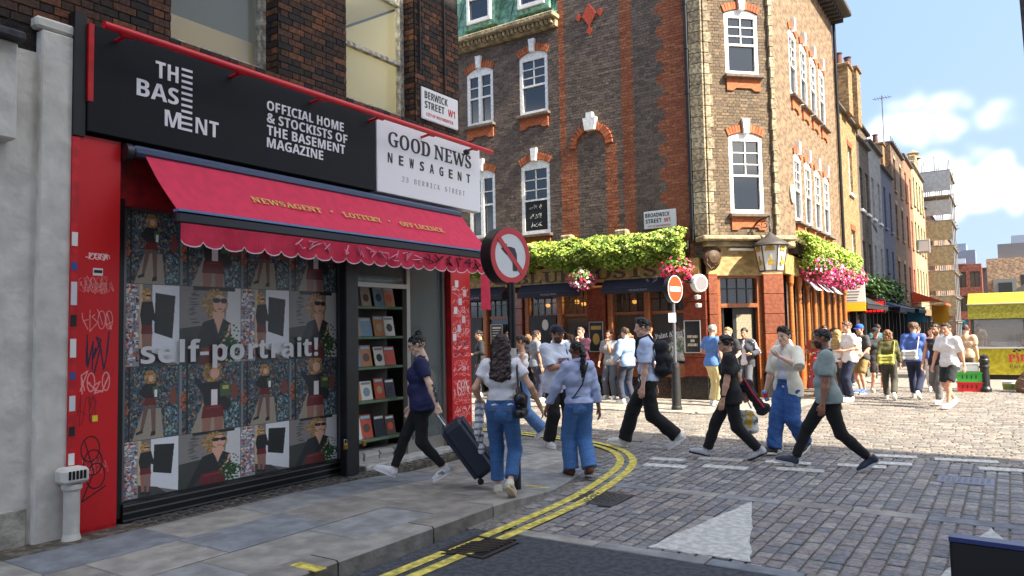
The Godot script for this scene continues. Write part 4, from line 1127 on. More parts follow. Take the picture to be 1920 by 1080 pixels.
func make_pub() -> void:
	var pb := thing("corner_pub", "brown and orange brick corner pub with white arched windows and tiled pillars", "pub", Vector3(-14.5, 0, -17.95))
	var ox := 14.5
	var brown := [s8(120, 104, 93), s8(109, 95, 86), s8(130, 113, 100), s8(100, 88, 81), s8(122, 107, 96), s8(172, 100, 66), s8(160, 90, 60), s8(180, 110, 74)]
	var mortar := MW(s8(146, 132, 112), 0.95, 0.75, 1.5, 62)
	var omats := [MW(s8(188, 104, 62), 0.85, 0.8, 2.0, 63), MW(s8(174, 92, 56), 0.85, 0.8, 2.0, 64), MW(s8(198, 116, 72), 0.85, 0.8, 2.0, 65)]
	var tile := MW(s8(128, 44, 24), 0.16, 0.62, 1.4, 66); tile.clearcoat_enabled = true
	var timber := MW(s8(156, 90, 46), 0.4, 0.78, 2.2, 67)
	var stone: Material = mat.stone
	# ---- front wall
	var W := 8.45
	var wins := [[1.07, 7.98, 0.97, 1.62, 0.16, 1], [2.98, 7.98, 0.95, 1.70, 0.16, 0], [1.11, 4.56, 0.94, 1.9, 0.16, 1], [2.97, 4.52, 0.95, 1.98, 0.16, 0]]
	var ops := []
	for w in wins: ops.append(Rect2(w[0], w[1], w[2], w[3] + w[4]))
	var arch := Rect2(4.86, 4.0, 0.78, 2.75)
	var fw := part("front_wall", single(func(b: B):
		facade(b, 0.0, W, 3.5, 10.4, ops, 0.16)
		facade(b, 4.3, W, 10.4, 14.0, [], 0.1)
		b.quad(Vector3(4.3, 10.4, -1.5), Vector3(4.3, 10.4, 0), Vector3(4.3, 14, 0), Vector3(4.3, 14, -1.5))), mortar, pb)
	var tone := func(x: float, y: float) -> int:
		# orange dressings: bay edges, arch jambs, toothed quoin at the right
		var o := 5 + rng.randi() % 3
		if x > 4.28 and x < 4.52 or x > 6.24 and x < 6.5: return o
		var tooth := 0.13 if int(y / 0.31) % 2 == 0 else 0.0
		if x > 7.32 - tooth and x < 8.02: return o
		var dx := absf(x - 5.25)
		if y < 6.75 and dx > 0.39 and dx < 0.72: return o
		if y >= 6.75 and Vector2(x - 5.25, y - 6.75).length() < 0.64 and Vector2(x - 5.25, y - 6.75).length() > 0.39: return o
		return rng.randi() % 5
	bricks(fw, 0.0, 4.3, 3.5, 10.38, ops, brown, "pub", tone, 0, 0.008)
	bricks(fw, 4.3, W, 3.5, 12.0, ops, brown, "pub", tone, 300, 0.008, func(x, y): return x > 6.5 and y > 4.2 and y < 9.6)
	# chalk board standing in the lower sash of one first-floor window
	var chb := part("chalk_board", boxm(Vector3(3.445, 5.06, -0.03), Vector3(0.7, 0.86, 0.02)), M(s8(28, 28, 30), 0.8), fw)
	var cr := RandomNumberGenerator.new(); cr.seed = 12
	for k in 9:
		var cp := []
		for i in 6: cp.append(Vector3(3.24 + 0.14 * (k % 3) + cr.randf_range(-0.03, 0.12), 5.32 - 0.26 * int(k / 3.0) + cr.randf_range(-0.08, 0.08), -0.018))
		part("chalk_stroke", tubem(cp, [0.006], 4), M(s8(206, 206, 200), 0.9), chb)
	for w in wins: arch_window(fw, w[0], w[1], w[2], w[3], w[4], w[5], omats)
	# blind arch ring and projecting bay edges
	for i in 17:
		var a := PI * (i + 0.5) / 17
		part("arch_brick", brick_box(Vector3(0.085, 0.2, 0.07)), omats[i % 3], fw, Transform3D(Basis(Vector3.BACK, a - PI / 2), Vector3(5.25 + cos(a) * 0.56, 6.78 + sin(a) * 0.56, 0.03)))
	for s in [-1.0, 1.0]:
		part("bracket", bevm(Vector3(5.32 + s * 0.82, 4.3, 0.1), Vector3(0.36, 0.2, 0.24), 0.04), stone, fw)
	part("fan_keystone", prismm(PackedVector2Array([Vector2(-0.14, 0), Vector2(0.14, 0), Vector2(0.2, 0.34), Vector2(0.1, 0.34), Vector2(0.09, 0.48), Vector2(-0.09, 0.48), Vector2(-0.1, 0.34), Vector2(-0.2, 0.34)]), 0.0, 0.14), mat.sash, fw, T(5.28, 7.2, 0.02))
	for q in [[0, 10.42, 0.22, 0.33], [-0.33, 10.42, 0.09, 0.12], [0.33, 10.42, 0.09, 0.12], [0, 9.98, 0.09, 0.13]]:
		part("diamond_tile", prismm(PackedVector2Array([Vector2(-q[2], 0), Vector2(0, -q[3]), Vector2(q[2], 0), Vector2(0, q[3])]), 0.0, 0.03), MW(s8(186, 70, 34), 0.6, 0.75, 2.0, 3), fw, T(5.3 + q[0], q[1], 0.012))
	# cornice with dentils, copper mansard and dormers
	var cn := part("cornice", bevm(Vector3(2.1, 10.62, 0.14), Vector3(4.5, 0.16, 0.5), 0.03), stone, pb)
	part("cornice_bed", boxm(Vector3(2.1, 10.44, 0.05), Vector3(4.4, 0.2, 0.24)), stone, cn)
	for i in 30: part("dentil", brick_box(Vector3(0.08, 0.11, 0.14)), stone, cn, T(0.05 + i * 0.143, 10.47, 0.22))
	var rf := part("mansard_roof", single(func(b: B):
		b.quad(Vector3(0, 10.7, 0.05), Vector3(4.3, 10.7, 0.05), Vector3(4.3, 13.4, -0.9), Vector3(0, 13.4, -0.9))), MW(s8(118, 168, 142), 0.7, 0.62, 0.8, 68), pb)
	for i in 9: part("standing_seam", tubem([Vector3(0.15 + i * 0.5, 10.7, 0.06), Vector3(0.15 + i * 0.5, 13.4, -0.89)], [0.025], 5), MW(s8(104, 150, 128), 0.7, 0.7, 0.8, 69), rf)
	for x in [1.15, 3.0]:
		var dm := part("dormer", boxm(Vector3(x + 0.5, 11.9, -0.35), Vector3(1.15, 1.9, 0.9)), MW(s8(126, 176, 150), 0.7, 0.65, 0.9, 70), rf)
		var dw := sash(dm, x + 0.06, 11.1, 0.88, 1.5, 0.12, mat.sash, mat.darkglass, 1, 1, 0.5, 0.09)
		dw.name = "dormer_window"
	# down pipe and stone corner pilaster
	part("rainwater_pipe", tubem([Vector3(8.05, 3.9, 0.09), Vector3(8.05, 14.0, 0.09)], [0.055], 10), mat.blackmetal, pb)
	for i in 9: part("pipe_collar", tubem([Vector3(8.05, 4.2 + i * 1.15, 0.09), Vector3(8.05, 4.32 + i * 1.15, 0.09)], [0.07], 10), mat.blackmetal, pb)
	var qmats := []
	for k in [[176, 160, 128], [160, 146, 118], [188, 174, 142], [150, 134, 108]]: qmats.append(MW(s8(k[0], k[1], k[2]), 0.8, 0.6, 1.6, k[0]))
	var y := 4.05
	var ci := 0
	while y < 13.5:
		var hb := 0.27
		var wx := 0.5 if ci % 2 == 0 else 0.34
		part("quoin_stone", bevm(Vector3.ZERO, Vector3(0.33 + 0.0, hb - 0.012, 0.14), 0.006), qmats[rng.randi() % 4], pb, T(8.28, y + hb * 0.5, 0.05))
		part("quoin_stone", bevm(Vector3.ZERO, Vector3(wx * 0.4, hb - 0.012, 0.12), 0.006), qmats[rng.randi() % 4], pb, Transform3D(Basis(Vector3.UP, PI / 4), Vector3(8.43 + wx * 0.16, y + hb * 0.5, -0.0 - wx * 0.14)))
		y += hb; ci += 1
	# ---- splayed corner
	var fc := sub("corner_wall", pb, Transform3D(Basis(Vector3.UP, PI / 4), Vector3(8.35, 0, 0)))
	var fops := [Rect2(0.70, 8.14, 0.92, 1.72), Rect2(0.70, 4.6, 0.92, 2.08)]
	part("wall_backing", single(func(b: B): facade(b, 0.0, 2.0, 3.6, 14.0, fops, 0.16)), mortar, fc)
	var tan_ := [s8(124, 105, 82), s8(114, 97, 77), s8(134, 114, 90), s8(106, 91, 75), s8(120, 101, 80), s8(182, 92, 50)]
	bricks(fc, 0.2, 1.9, 4.0, 12.0, fops, tan_, "facet", func(_x, _y): return rng.randi() % 5, 0, 0.007)
	arch_window(fc, 0.70, 8.14, 0.92, 1.60, 0.12, 0, omats); arch_window(fc, 0.70, 4.6, 0.92, 1.96, 0.12, 0, omats)
	y = 4.05; ci = 0
	while y < 13.5:
		part("quoin_stone", bevm(Vector3.ZERO, Vector3(0.14 if ci % 2 == 0 else 0.1, 0.258, 0.1), 0.006), qmats[rng.randi() % 4], fc, T(1.94, y + 0.135, 0.04))
		y += 0.27; ci += 1
	part("cornice", bevm(Vector3(1.0, 3.96, 0.16), Vector3(2.5, 0.12, 0.5), 0.03), stone, fc)
	part("cornice_bed", bevm(Vector3(1.0, 3.84, 0.08), Vector3(2.2, 0.14, 0.28), 0.03), stone, fc)
	part("fascia", boxm(Vector3(1.0, 3.42, 0.02), Vector3(2.0, 0.72, 0.12)), MW(s8(178, 150, 96), 0.6, 0.8, 1.0, 71), fc)
	part("light_strip", bevm(Vector3(0.98, 3.70, 0.14), Vector3(0.9, 0.06, 0.1), 0.012), M(s8(226, 224, 216), 0.5), fc)
	var cart := part("carved_shield", single(func(b: B):
		b.lathe([Vector2(0, 0.12), Vector2(0.12, 0.10), Vector2(0.2, 0.05), Vector2(0.24, 0)], 16, Transform3D(Basis(Vector3.RIGHT, PI / 2).scaled_local(Vector3(1, 1, 1.35)), Vector3(0.1, 3.52, 0.1)))), MW(s8(96, 70, 46), 0.6, 0.6, 3.0, 72), fc)
	for i in 14:
		var a := i * 2.4; var rr := 0.05 + 0.013 * i
		part("scroll", tubem([Vector3(0.1 + cos(a) * rr, 3.52 + sin(a) * rr * 1.3, 0.2 - rr * 0.3), Vector3(0.1 + cos(a + 0.8) * rr * 1.1, 3.52 + sin(a + 0.8) * rr * 1.5, 0.21 - rr * 0.3), Vector3(0.1 + cos(a + 1.6) * rr * 0.8, 3.52 + sin(a + 1.6) * rr * 1.2, 0.2 - rr * 0.3)], [0.018], 5), MW(s8(110, 80, 52), 0.6, 0.6, 3.0, 73), cart)
	# tiled pillars beside the door, door leaf and fanlight
	for q in [[-0.02, 0.24], [1.45, 0.55]]:
		for k in 5: part("pillar_tile_course", bevm(Vector3(q[0] + q[1] * 0.5, 0.85 + k * 0.5, 0.0), Vector3(q[1], 0.492, 0.22), 0.01), MW([s8(134, 74, 48), s8(140, 80, 52), s8(126, 70, 46)][k % 3], 0.2, 0.8, 1.6, 74 + k), fc)
		part("pillar_plinth", bevm(Vector3(q[0] + q[1] * 0.5, 0.32, 0.01), Vector3(q[1] + 0.04, 0.62, 0.26), 0.01), MW(s8(40, 34, 34), 0.2, 0.6, 1.5, 75), fc)
	var dr := sub("pub_door", fc)
	part("door_frame", single(func(b: B):
		b.box(Vector3(0.29, 1.55, -0.1), Vector3(0.10, 3.05, 0.2)); b.box(Vector3(1.39, 1.55, -0.1), Vector3(0.12, 3.05, 0.2)); b.box(Vector3(0.84, 2.32, -0.1), Vector3(1.0, 0.1, 0.198)); b.box(Vector3(0.84, 3.04, -0.1), Vector3(1.0, 0.08, 0.198))), timber, dr)
	part("door_leaf", bevm(Vector3(1.02, 1.17, -0.16), Vector3(0.62, 2.24, 0.05), 0.006), mat.black, dr)
	part("door_leaf", bevm(Vector3(0.44, 1.17, -0.35), Vector3(0.05, 2.24, 0.5), 0.006), mat.black, dr)
	part("lace_panel", quadm(0.42, 0.95), MW(s8(176, 164, 138), 0.9, 0.6, 5.0, 76), dr, T(1.02, 1.62, -0.132))
	part("fanlight", boxm(Vector3(0.84, 2.68, -0.12), Vector3(1.0, 0.64, 0.01)), glassy(s8(60, 60, 60), 0.55), dr)
	for i in 3: part("glazing_bar", boxm(Vector3(0.58 + i * 0.26, 2.68, -0.11), Vector3(0.025, 0.62, 0.03)), mat.black, dr)
	part("glazing_bar", boxm(Vector3(0.84, 2.74, -0.11), Vector3(1.0, 0.025, 0.028)), mat.black, dr)
	part("lobby", single(func(b: B):
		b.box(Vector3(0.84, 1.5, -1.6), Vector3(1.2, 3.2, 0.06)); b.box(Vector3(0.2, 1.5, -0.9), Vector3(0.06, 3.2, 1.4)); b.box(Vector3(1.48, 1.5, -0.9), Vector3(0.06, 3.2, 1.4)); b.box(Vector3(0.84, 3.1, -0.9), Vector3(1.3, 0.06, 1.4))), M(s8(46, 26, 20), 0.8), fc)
	# ---- ground floor of the front
	var gf := sub("ground_floor", pb)
	part("fascia_board", boxm(Vector3(4.1, 3.28, 0.06), Vector3(8.2, 0.46, 0.2)), MW(s8(170, 140, 84), 0.6, 0.75, 1.0, 77), gf)
	text(gf, "BLUE POSTS", f_serif, Vector3(4.95, 3.27, 0.165), 4.3, 0.30, M(s8(70, 54, 34), 0.6), "lettering", 0.012)
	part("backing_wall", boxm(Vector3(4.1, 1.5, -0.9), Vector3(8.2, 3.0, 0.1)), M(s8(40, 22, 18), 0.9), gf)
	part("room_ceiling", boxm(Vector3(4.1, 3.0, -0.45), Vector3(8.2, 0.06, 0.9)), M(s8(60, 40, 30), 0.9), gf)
	for q in [[2.59, 0.42], [5.09, 0.52], [7.77, 0.58], [0.1, 0.4]]:
		for k in 5:
			part("pillar_tile_course", bevm(Vector3(q[0] + q[1] * 0.5, 0.82 + k * 0.46, 0.02), Vector3(q[1], 0.452, 0.3), 0.008), MW([s8(118, 58, 42), s8(126, 64, 46), s8(112, 54, 40)][k % 3], 0.16, 0.82, 1.4, 78 + k), gf)
		part("pillar_plinth", bevm(Vector3(q[0] + q[1] * 0.5, 0.31, 0.03), Vector3(q[1] + 0.03, 0.56, 0.34), 0.01), MW(s8(38, 32, 32), 0.2, 0.6, 1.5, 79), gf)
	for x in [3.12, 4.18, 5.72, 6.77, 1.65]:
		part("timber_mullion", bevm(Vector3(x, 1.85, 0.02), Vector3(0.17, 2.3, 0.16), 0.03), timber, gf)
	for q in [[0.5, 1.57], [3.21, 4.09], [4.27, 5.09], [5.81, 6.68], [6.86, 7.77], [1.74, 2.59]]:
		var xm: float = (q[0] + q[1]) * 0.5; var ww: float = q[1] - q[0]
		var wn := sub("pub_window", gf)
		part("pane", boxm(Vector3(xm, 1.85, -0.04), Vector3(ww, 2.1, 0.01)), glassy(s8(70, 74, 76), 0.35), wn)
		part("transom", boxm(Vector3(xm, 2.2, -0.02), Vector3(ww, 0.07, 0.06)), timber, wn)
		for i in 3: part("glazing_bar", boxm(Vector3(q[0] + ww * (i + 1) / 4.0, 2.55, -0.025), Vector3(0.022, 0.64, 0.03)), mat.blackmetal, wn)
		part("glazing_bar", boxm(Vector3(xm, 2.55, -0.025), Vector3(ww, 0.022, 0.028)), mat.blackmetal, wn)
		part("stall_riser", bevm(Vector3(xm, 0.72, 0.0), Vector3(ww, 0.34, 0.1), 0.012), timber, wn)
		part("tiled_base", bevm(Vector3(xm, 0.29, 0.01), Vector3(ww, 0.52, 0.12), 0.012), MW(s8(62, 40, 32), 0.25, 0.6, 1.6, 80), wn)
	# dark doors in the front
	for q in [[3.65, 0.86, 1.0], [1.17, 0.75, 0.9]]:
		var d := part("side_door", bevm(Vector3(q[0], 1.15, 0.075), Vector3(q[1], 2.1, 0.05), 0.006), mat.black, gf)
		if q[0] > 3: part("oval_plate", prismm(ring_poly(0.1, 20), 0, 0.012, Transform3D(Basis.from_scale(Vector3(1, 1.5, 1)), Vector3(q[0] + 0.08, 1.95, 0.1))), M(s8(190, 186, 176), 0.4), d)
	# curtains and lace behind the glass
	for x in [5.95, 6.55, 7.6]:
		var cb := B.new()
		for i in 10:
			var x0 := -0.16 + i * 0.032; var z0 := 0.02 * (1 if i % 2 == 0 else -1)
			cb.quad(Vector3(x0 * 0.5, 0.95, z0), Vector3((x0 + 0.032) * 0.5, 0.95, -z0), Vector3(x0 + 0.032, 2.8, -z0), Vector3(x0, 2.8, z0))
		part("curtain", cb.mesh(), M(s8(150, 124, 88), 0.95), gf, T(x, 0, -0.2))
	part("lace_curtain", quadm(0.74, 0.95), MW(s8(190, 180, 158), 0.9, 0.55, 6.0, 81), gf, T(4.69, 1.62, -0.1))
	part("crest", single(func(b: B): b.prism(ring_poly(0.2, 24), 0, 0.01); b.prism(ring_poly(0.14, 24), 0.01, 0.014)), M(s8(70, 66, 64), 0.7), gf, T(4.76, 1.72, -0.09))
	# painted slogan and flowers on the right-hand window
	text(gf, "Paint Along!", f_serif, Vector3(7.32, 1.62, -0.028), 0.78, 0.17, M(s8(196, 198, 206), 0.6), "window_slogan", 0.003, Basis(Vector3.BACK, 0.16))
	var pf := B.new(); var pr := RandomNumberGenerator.new(); pr.seed = 5
	leaves(pf, func(g): return [Vector3(7.42 + g.randfn() * 0.11, 1.36 + g.randfn() * 0.1, -0.026), Vector3(0, 0, 6)], 90, 0.1, [s8(60, 84, 56), s8(196, 190, 160), s8(90, 116, 90), s8(150, 156, 160)], pr)
	stuff(part("window_painting", pf.mesh(), leaf_mat(), gf))
	# lit globe lamps inside
	var gm := M(Color(1, 0.85, 0.55)); gm.emission_enabled = true; gm.emission = Color(1, 0.72, 0.35); gm.emission_energy_multiplier = 0.6
	for k in 5:
		var lx: float = [3.5, 4.45, 4.66, 4.95, 6.2][k]
		var pl := thing("globe_lamp", "lit amber globe lamp inside the pub window, %s from the side door" % ["first", "second", "third", "fourth", "fifth"][k], "lamp", Vector3(lx - ox, 2.52 + 0.06 * (k % 2), -18.4))
		part("globe", lathem([Vector2(0, -0.07), Vector2(0.05, -0.05), Vector2(0.07, 0), Vector2(0.05, 0.05), Vector2(0, 0.07)], 14), gm, pl)
		part("rod", tubem([Vector3(0, 0.07, 0), Vector3(0, 0.42, 0)], [0.008], 5), mat.blackmetal, pl)
		var ol := OmniLight3D.new(); ol.name = "light"; ol.light_energy = 0.12; ol.light_color = Color(1, 0.75, 0.42); ol.omni_range = 4.0; ol.light_size = 0.07; ol.shadow_enabled = true
		pl.add_child(ol)
	# menu boards
	for q in [[8.0, 1.57, "OPEN"], [5.36, 1.6, "ALES"], [2.15, 1.6, "MENU"]]:
		var mb := thing("menu_board", "black framed menu board fixed to the %s of the pub" % ["tiled pillar by the corner door" if q[0] > 7 else ("middle tiled pillar" if q[0] > 5 else "window bay beside the side door")], "sign", Vector3(q[0] - ox, 0, -17.76))
		part("board", bevm(Vector3(0, q[1], 0), Vector3(0.42, 0.82, 0.03), 0.01), mat.black, mb)
		part("frame", single(func(b: B):
			for s in [-1.0, 1.0]:
				b.box(Vector3(s * 0.2, q[1], 0.015), Vector3(0.02, 0.8, 0.02)); b.box(Vector3(0, q[1] + s * 0.39, 0.015), Vector3(0.38, 0.02, 0.02))), M(s8(150, 146, 140), 0.4), mb)
		if q[0] > 7:
			for k in 3: text(mb, ["UPSTAIRS", "BAR", "AVAILABLE"][k], f_serif, Vector3(0, q[1] + 0.0 - k * 0.1, 0.017), [0.26, 0.1, 0.26][k], 0.06, M(s8(206, 196, 170), 0.6), "lettering", 0.003)
		elif q[0] > 5:
			part("gold_header", boxm(Vector3(0, q[1] + 0.24, 0.017), Vector3(0.3, 0.1, 0.004)), M(s8(170, 140, 70), 0.4, 0.4), mb)
			part("gold_medallion", prismm(ring_poly(0.1, 20), 0, 0.01, Transform3D(Basis.from_scale(Vector3(1, 1.5, 1)), Vector3(0, q[1] - 0.06, 0.015))), M(s8(170, 140, 70), 0.4, 0.4), mb)
		else:
			for k in 8: part("chalk_line", boxm(Vector3(-0.02 * (k % 3), q[1] + 0.3 - k * 0.075, 0.017), Vector3(0.3 - 0.05 * (k % 3), 0.02 if k > 0 else 0.05, 0.003)), M(s8(180, 176, 166), 0.7), mb)
	# navy awning valances over the front windows
	for q in [[0.4, 2.5], [3.02, 5.05], [5.65, 7.72]]:
		var av := thing("navy_awning", "dark navy awning valance over the pub windows %s" % ["by the side door" if q[0] < 1 else ("with the lace curtain" if q[0] < 4 else "with the painted slogan")], "awning", Vector3(q[0] - ox, 0, -17.95))
		var ln: float = q[1] - q[0]
		part("canvas", single(func(b: B):
			b.quad(Vector3(0, 2.84, 0.42), Vector3(ln, 2.84, 0.42), Vector3(ln, 3.08, 0.20), Vector3(0, 3.08, 0.20))
			b.quad(Vector3(0, 2.70, 0.425), Vector3(ln, 2.70, 0.425), Vector3(ln, 2.84, 0.42), Vector3(0, 2.84, 0.42))), M(s8(26, 27, 44), 0.85), av)
		part("bar", tubem([Vector3(0, 2.835, 0.415), Vector3(ln, 2.835, 0.415)], [0.015], 6), mat.blackmetal, av)
		text(av, "THE BLUE POSTS", f_sansr, Vector3(ln * 0.5, 2.775, 0.432), 0.5, 0.05, M(s8(140, 140, 150), 0.6), "lettering", 0.002)
	# hedge and baskets over the fascia
	ivy("bright yellow green trailing hedge over the pub front fascia", Vector3(-14.3, 3.52, -17.72), 0.0, 7.75, 21, 19000)
	flower_basket("hanging basket of pink and white flowers over the middle tiled pillar", Vector3(-9.35, 3.14, -17.45), 0.34, [s8(214, 60, 120), s8(236, 210, 220), s8(200, 40, 80)], 31, "hanging flower baskets")
	flower_basket("hanging basket with few red flowers beside the no entry sign", Vector3(-6.72, 3.22, -17.45), 0.36, [s8(206, 36, 52), s8(220, 70, 110)], 32, "hanging flower baskets")
	# round projecting sign by the corner
	var rs := thing("round_projecting_sign", "round white projecting drum sign on the pub corner pillar", "sign", Vector3(-6.22, 2.86, -17.55), deg_to_rad(60))
	part("drum", lathem([Vector2(0, 0.09), Vector2(0.2, 0.09), Vector2(0.22, 0.06), Vector2(0.22, -0.06), Vector2(0.2, -0.09), Vector2(0, -0.09)], 24, Transform3D(Basis(Vector3.RIGHT, PI / 2), Vector3.ZERO)), M(s8(216, 214, 208), 0.35), rs)
	part("face", prismm(ring_poly(0.17, 24), 0.09, 0.096), M(s8(120, 116, 118), 0.4), rs)
	part("bracket", tubem([Vector3(-0.2, 0, 0), Vector3(-0.36, 0.1, -0.2)], [0.02], 6), mat.blackmetal, rs)
	for k in 2: part("spot_lamp", lathem([Vector2(0, -0.06), Vector2(0.07, -0.04), Vector2(0.08, 0.04), Vector2(0, 0.06)], 12, T(-0.1 + 0.02 * k, -0.34 - k * 0.2, 0.05)), M(s8(196, 192, 180), 0.4), rs)
	# ---- side wall along the street (local frame facing +X)
	var sd := sub("side_wall", pb, Transform3D(Basis(Vector3.UP, PI / 2), Vector3(9.76, 0, -1.41)))
	var sops := []
	for r in 2:
		for c in 4: sops.append(Rect2(1.9 + c * 1.32, [4.66, 8.2][r], 0.86, 1.95))
	var bt := brick_tex_mat(s8(120, 96, 72), s8(122, 107, 90), 12)
	part("wall_backing", single(func(b: B):
		facade(b, 0.0, 8.6, 3.6, 12.6, sops, 0.16)
		b.quad(Vector3(8.6, 0, 0), Vector3(8.6, 0, -6), Vector3(8.6, 12.6, -6), Vector3(8.6, 12.6, 0))), bt, sd)
	for o in sops: arch_window(sd, o.position.x, o.position.y, o.size.x, o.size.y - 0.13, 0.13, 0, omats)
	part("eaves", bevm(Vector3(4.3, 12.7, 0.3), Vector3(8.8, 0.2, 0.7), 0.04), M(s8(70, 66, 62), 0.8), sd)
	for i in 24: part("eaves_bracket", brick_box(Vector3(0.1, 0.2, 0.4)), M(s8(60, 56, 54), 0.8), sd, T(0.2 + i * 0.36, 12.5, 0.2))
	part("string_course", bevm(Vector3(4.3, 3.9, 0.08), Vector3(8.5, 0.16, 0.2), 0.03), stone, sd)
	part("side_rainwater_pipe", tubem([Vector3(8.5, 3, 0.08), Vector3(8.5, 12.4, 0.08)], [0.06], 8), mat.blackmetal, sd)
	part("plaque", prismm(ring_poly(0.26, 20), 0, 0.03), M(s8(176, 178, 160), 0.5), sd, T(1.5, 5.35, 0.02))
	part("side_fascia", boxm(Vector3(4.3, 3.36, 0.04), Vector3(8.6, 0.5, 0.16)), MW(s8(176, 146, 92), 0.6, 0.8, 1.0, 83), sd)
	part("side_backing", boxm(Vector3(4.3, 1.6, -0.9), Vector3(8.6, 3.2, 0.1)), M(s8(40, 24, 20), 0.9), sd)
	for i in 9:
		part("timber_column", lathem([Vector2(0.13, 0.1), Vector2(0.13, 0.7), Vector2(0.1, 0.75), Vector2(0.085, 2.8), Vector2(0.12, 2.9), Vector2(0.13, 3.1)], 12, T(0.75 + i * 0.95, 0, 0.05).scaled_local(Vector3(0.75, 1, 0.75))), MW(s8(186, 112, 52), 0.35, 0.8, 2.0, 84), sd)
		if i < 8:
			part("side_pane", boxm(Vector3(1.22 + i * 0.95, 1.95, -0.08), Vector3(0.72, 2.3, 0.01)), glassy(s8(70, 70, 70), 0.4), sd)
			part("side_stall_riser", boxm(Vector3(1.22 + i * 0.95, 0.45, -0.05), Vector3(0.74, 0.7, 0.08)), timber, sd)
	for i in 3:
		var b2 := sub("pale_blind", sd, T(2.4 + i * 1.5, 2.95, 0.14))
		part("cloth", single(func(b: B): b.quad(Vector3(-0.5, -0.2, 0.3), Vector3(0.5, -0.2, 0.3), Vector3(0.5, 0.1, 0), Vector3(-0.5, 0.1, 0))), M(s8(196, 200, 214), 0.8), b2)
	# roof cap and rear so that no light leaks in
	part("rear_mass", single(func(b: B):
		b.quad(Vector3(0, 0, -8), Vector3(0, 13.4, -8), Vector3(9.7, 13.4, -8), Vector3(9.7, 0, -8))
		b.quad(Vector3(0, 13.4, -0.9), Vector3(4.3, 13.4, -0.9), Vector3(9.7, 13.4, -8), Vector3(0, 13.4, -8))
		b.quad(Vector3(4.3, 14.0, 0), Vector3(8.35, 14.0, 0), Vector3(9.76, 14.0, -1.41), Vector3(9.76, 14.0, -8))
		b.quad(Vector3(0, 3.5, 0), Vector3(0, 13.4, 0), Vector3(0, 13.4, -8), Vector3(0, 0, -8))), M(s8(90, 80, 70), 0.9), pb)
	ivy("bright yellow green trailing hedge along the sunlit side of the pub", Vector3(-4.5, 3.55, -20.3), PI / 2, 7.6, 22, 12000)
	for k in 6:
		flower_basket("basket of magenta petunias along the pub side, %s from the lantern" % ["first", "second", "third", "fourth", "fifth", "sixth"][k], Vector3(-4.25, 3.28 + 0.05 * (k % 2), -21.2 - k * 1.05), 0.42, [s8(222, 24, 110), s8(236, 50, 140), s8(196, 16, 90), s8(240, 150, 190)], 40 + k, "magenta baskets along the pub side")
	# hexagonal lantern on a scrolled bracket
	var lc := Vector3(-4.75, 3.12, -18.55)
	var la := thing("pub_lantern", "large white hexagonal pub lantern with gold emblems on a black scrolled bracket", "lantern", lc, 0.2)
	var lm := M(s8(228, 226, 216), 0.35)
	var lm2 := MW(s8(196, 160, 60), 0.5, 0.8, 2.0, 85)
	for i in 6:
		var a0 := TAU * i / 6; var a1 := TAU * (i + 1) / 6
		var lo0 := Vector3(cos(a0) * 0.27, 0.0, sin(a0) * 0.27); var lo1 := Vector3(cos(a1) * 0.27, 0, sin(a1) * 0.27)
		var hi0 := Vector3(cos(a0) * 0.38, 0.62, sin(a0) * 0.38); var hi1 := Vector3(cos(a1) * 0.38, 0.62, sin(a1) * 0.38)
		part("panel", single(func(b: B): b.quad(lo1, lo0, hi0, hi1)), lm, la)
		part("rib", tubem([lo0, hi0], [0.018], 6), M(s8(70, 60, 46), 0.5), la)
		part("rim", tubem([hi0, hi1], [0.025], 6), M(s8(70, 60, 46), 0.5), la)
		part("rim", tubem([lo0, lo1], [0.02], 6), M(s8(70, 60, 46), 0.5), la)
		var mid := (lo0 + lo1 + hi0 + hi1) * 0.25
		var nn := Vector3(mid.x, 0, mid.z).normalized()
		var fx := Basis(Vector3.UP.cross(nn), Vector3.UP, nn)
		part("emblem", prismm(PackedVector2Array([Vector2(-0.05, -0.12), Vector2(0.07, -0.1), Vector2(0.09, -0.03), Vector2(0.02, 0.02), Vector2(0.0, 0.12), Vector2(-0.03, 0.12), Vector2(-0.02, 0.0), Vector2(-0.07, -0.04)]), 0.0, 0.012), lm2, la, Transform3D(fx, mid + nn * 0.012 - Vector3(0, 0.06, 0)))
		part("fan_vent", prismm(PackedVector2Array([Vector2(-0.12, 0), Vector2(0.12, 0), Vector2(0.1, 0.08), Vector2(0.05, 0.12), Vector2(-0.05, 0.12), Vector2(-0.1, 0.08)]), 0.0, 0.012), lm2, la, Transform3D(fx, mid + nn * 0.045 + Vector3(0, 0.17, 0)))
	part("cap", lathem([Vector2(0.44, 0.62), Vector2(0.4, 0.68), Vector2(0.2, 0.80), Vector2(0.08, 0.9), Vector2(0, 0.98)], 12), M(s8(60, 54, 48), 0.6), la)
	part("floor", prismm(ring_poly(0.27, 6), -0.02, 0.0, Transform3D(Basis(Vector3.RIGHT, -PI / 2), Vector3.ZERO)), lm, la)
	var brk := part("bracket", tubem([Vector3(0, 0.95, 0), Vector3(0, 1.35, 0), Vector3(-0.25, 1.3, -0.3), Vector3(-0.62, 1.05, -0.62)], [0.025], 6), mat.blackmetal, la)
	for k in 3:
		var sp := []
		for i in 18: sp.append(Vector3(-0.12 - k * 0.2 + cos(i * 0.5) * 0.11 * (1.0 - i / 22.0), 1.16 - k * 0.06 + sin(i * 0.5) * 0.11 * (1.0 - i / 22.0), -0.14 - k * 0.2))
		part("scroll", tubem(sp, [0.012], 5), mat.blackmetal, brk)
	# street name plate
	var np := thing("broadwick_name_plate", "white enamel street name plate BROADWICK STREET W1 above the pub hedge", "street sign", Vector3(-7.32, 4.58, -17.92))
	np.name = "street_name_plate_001"
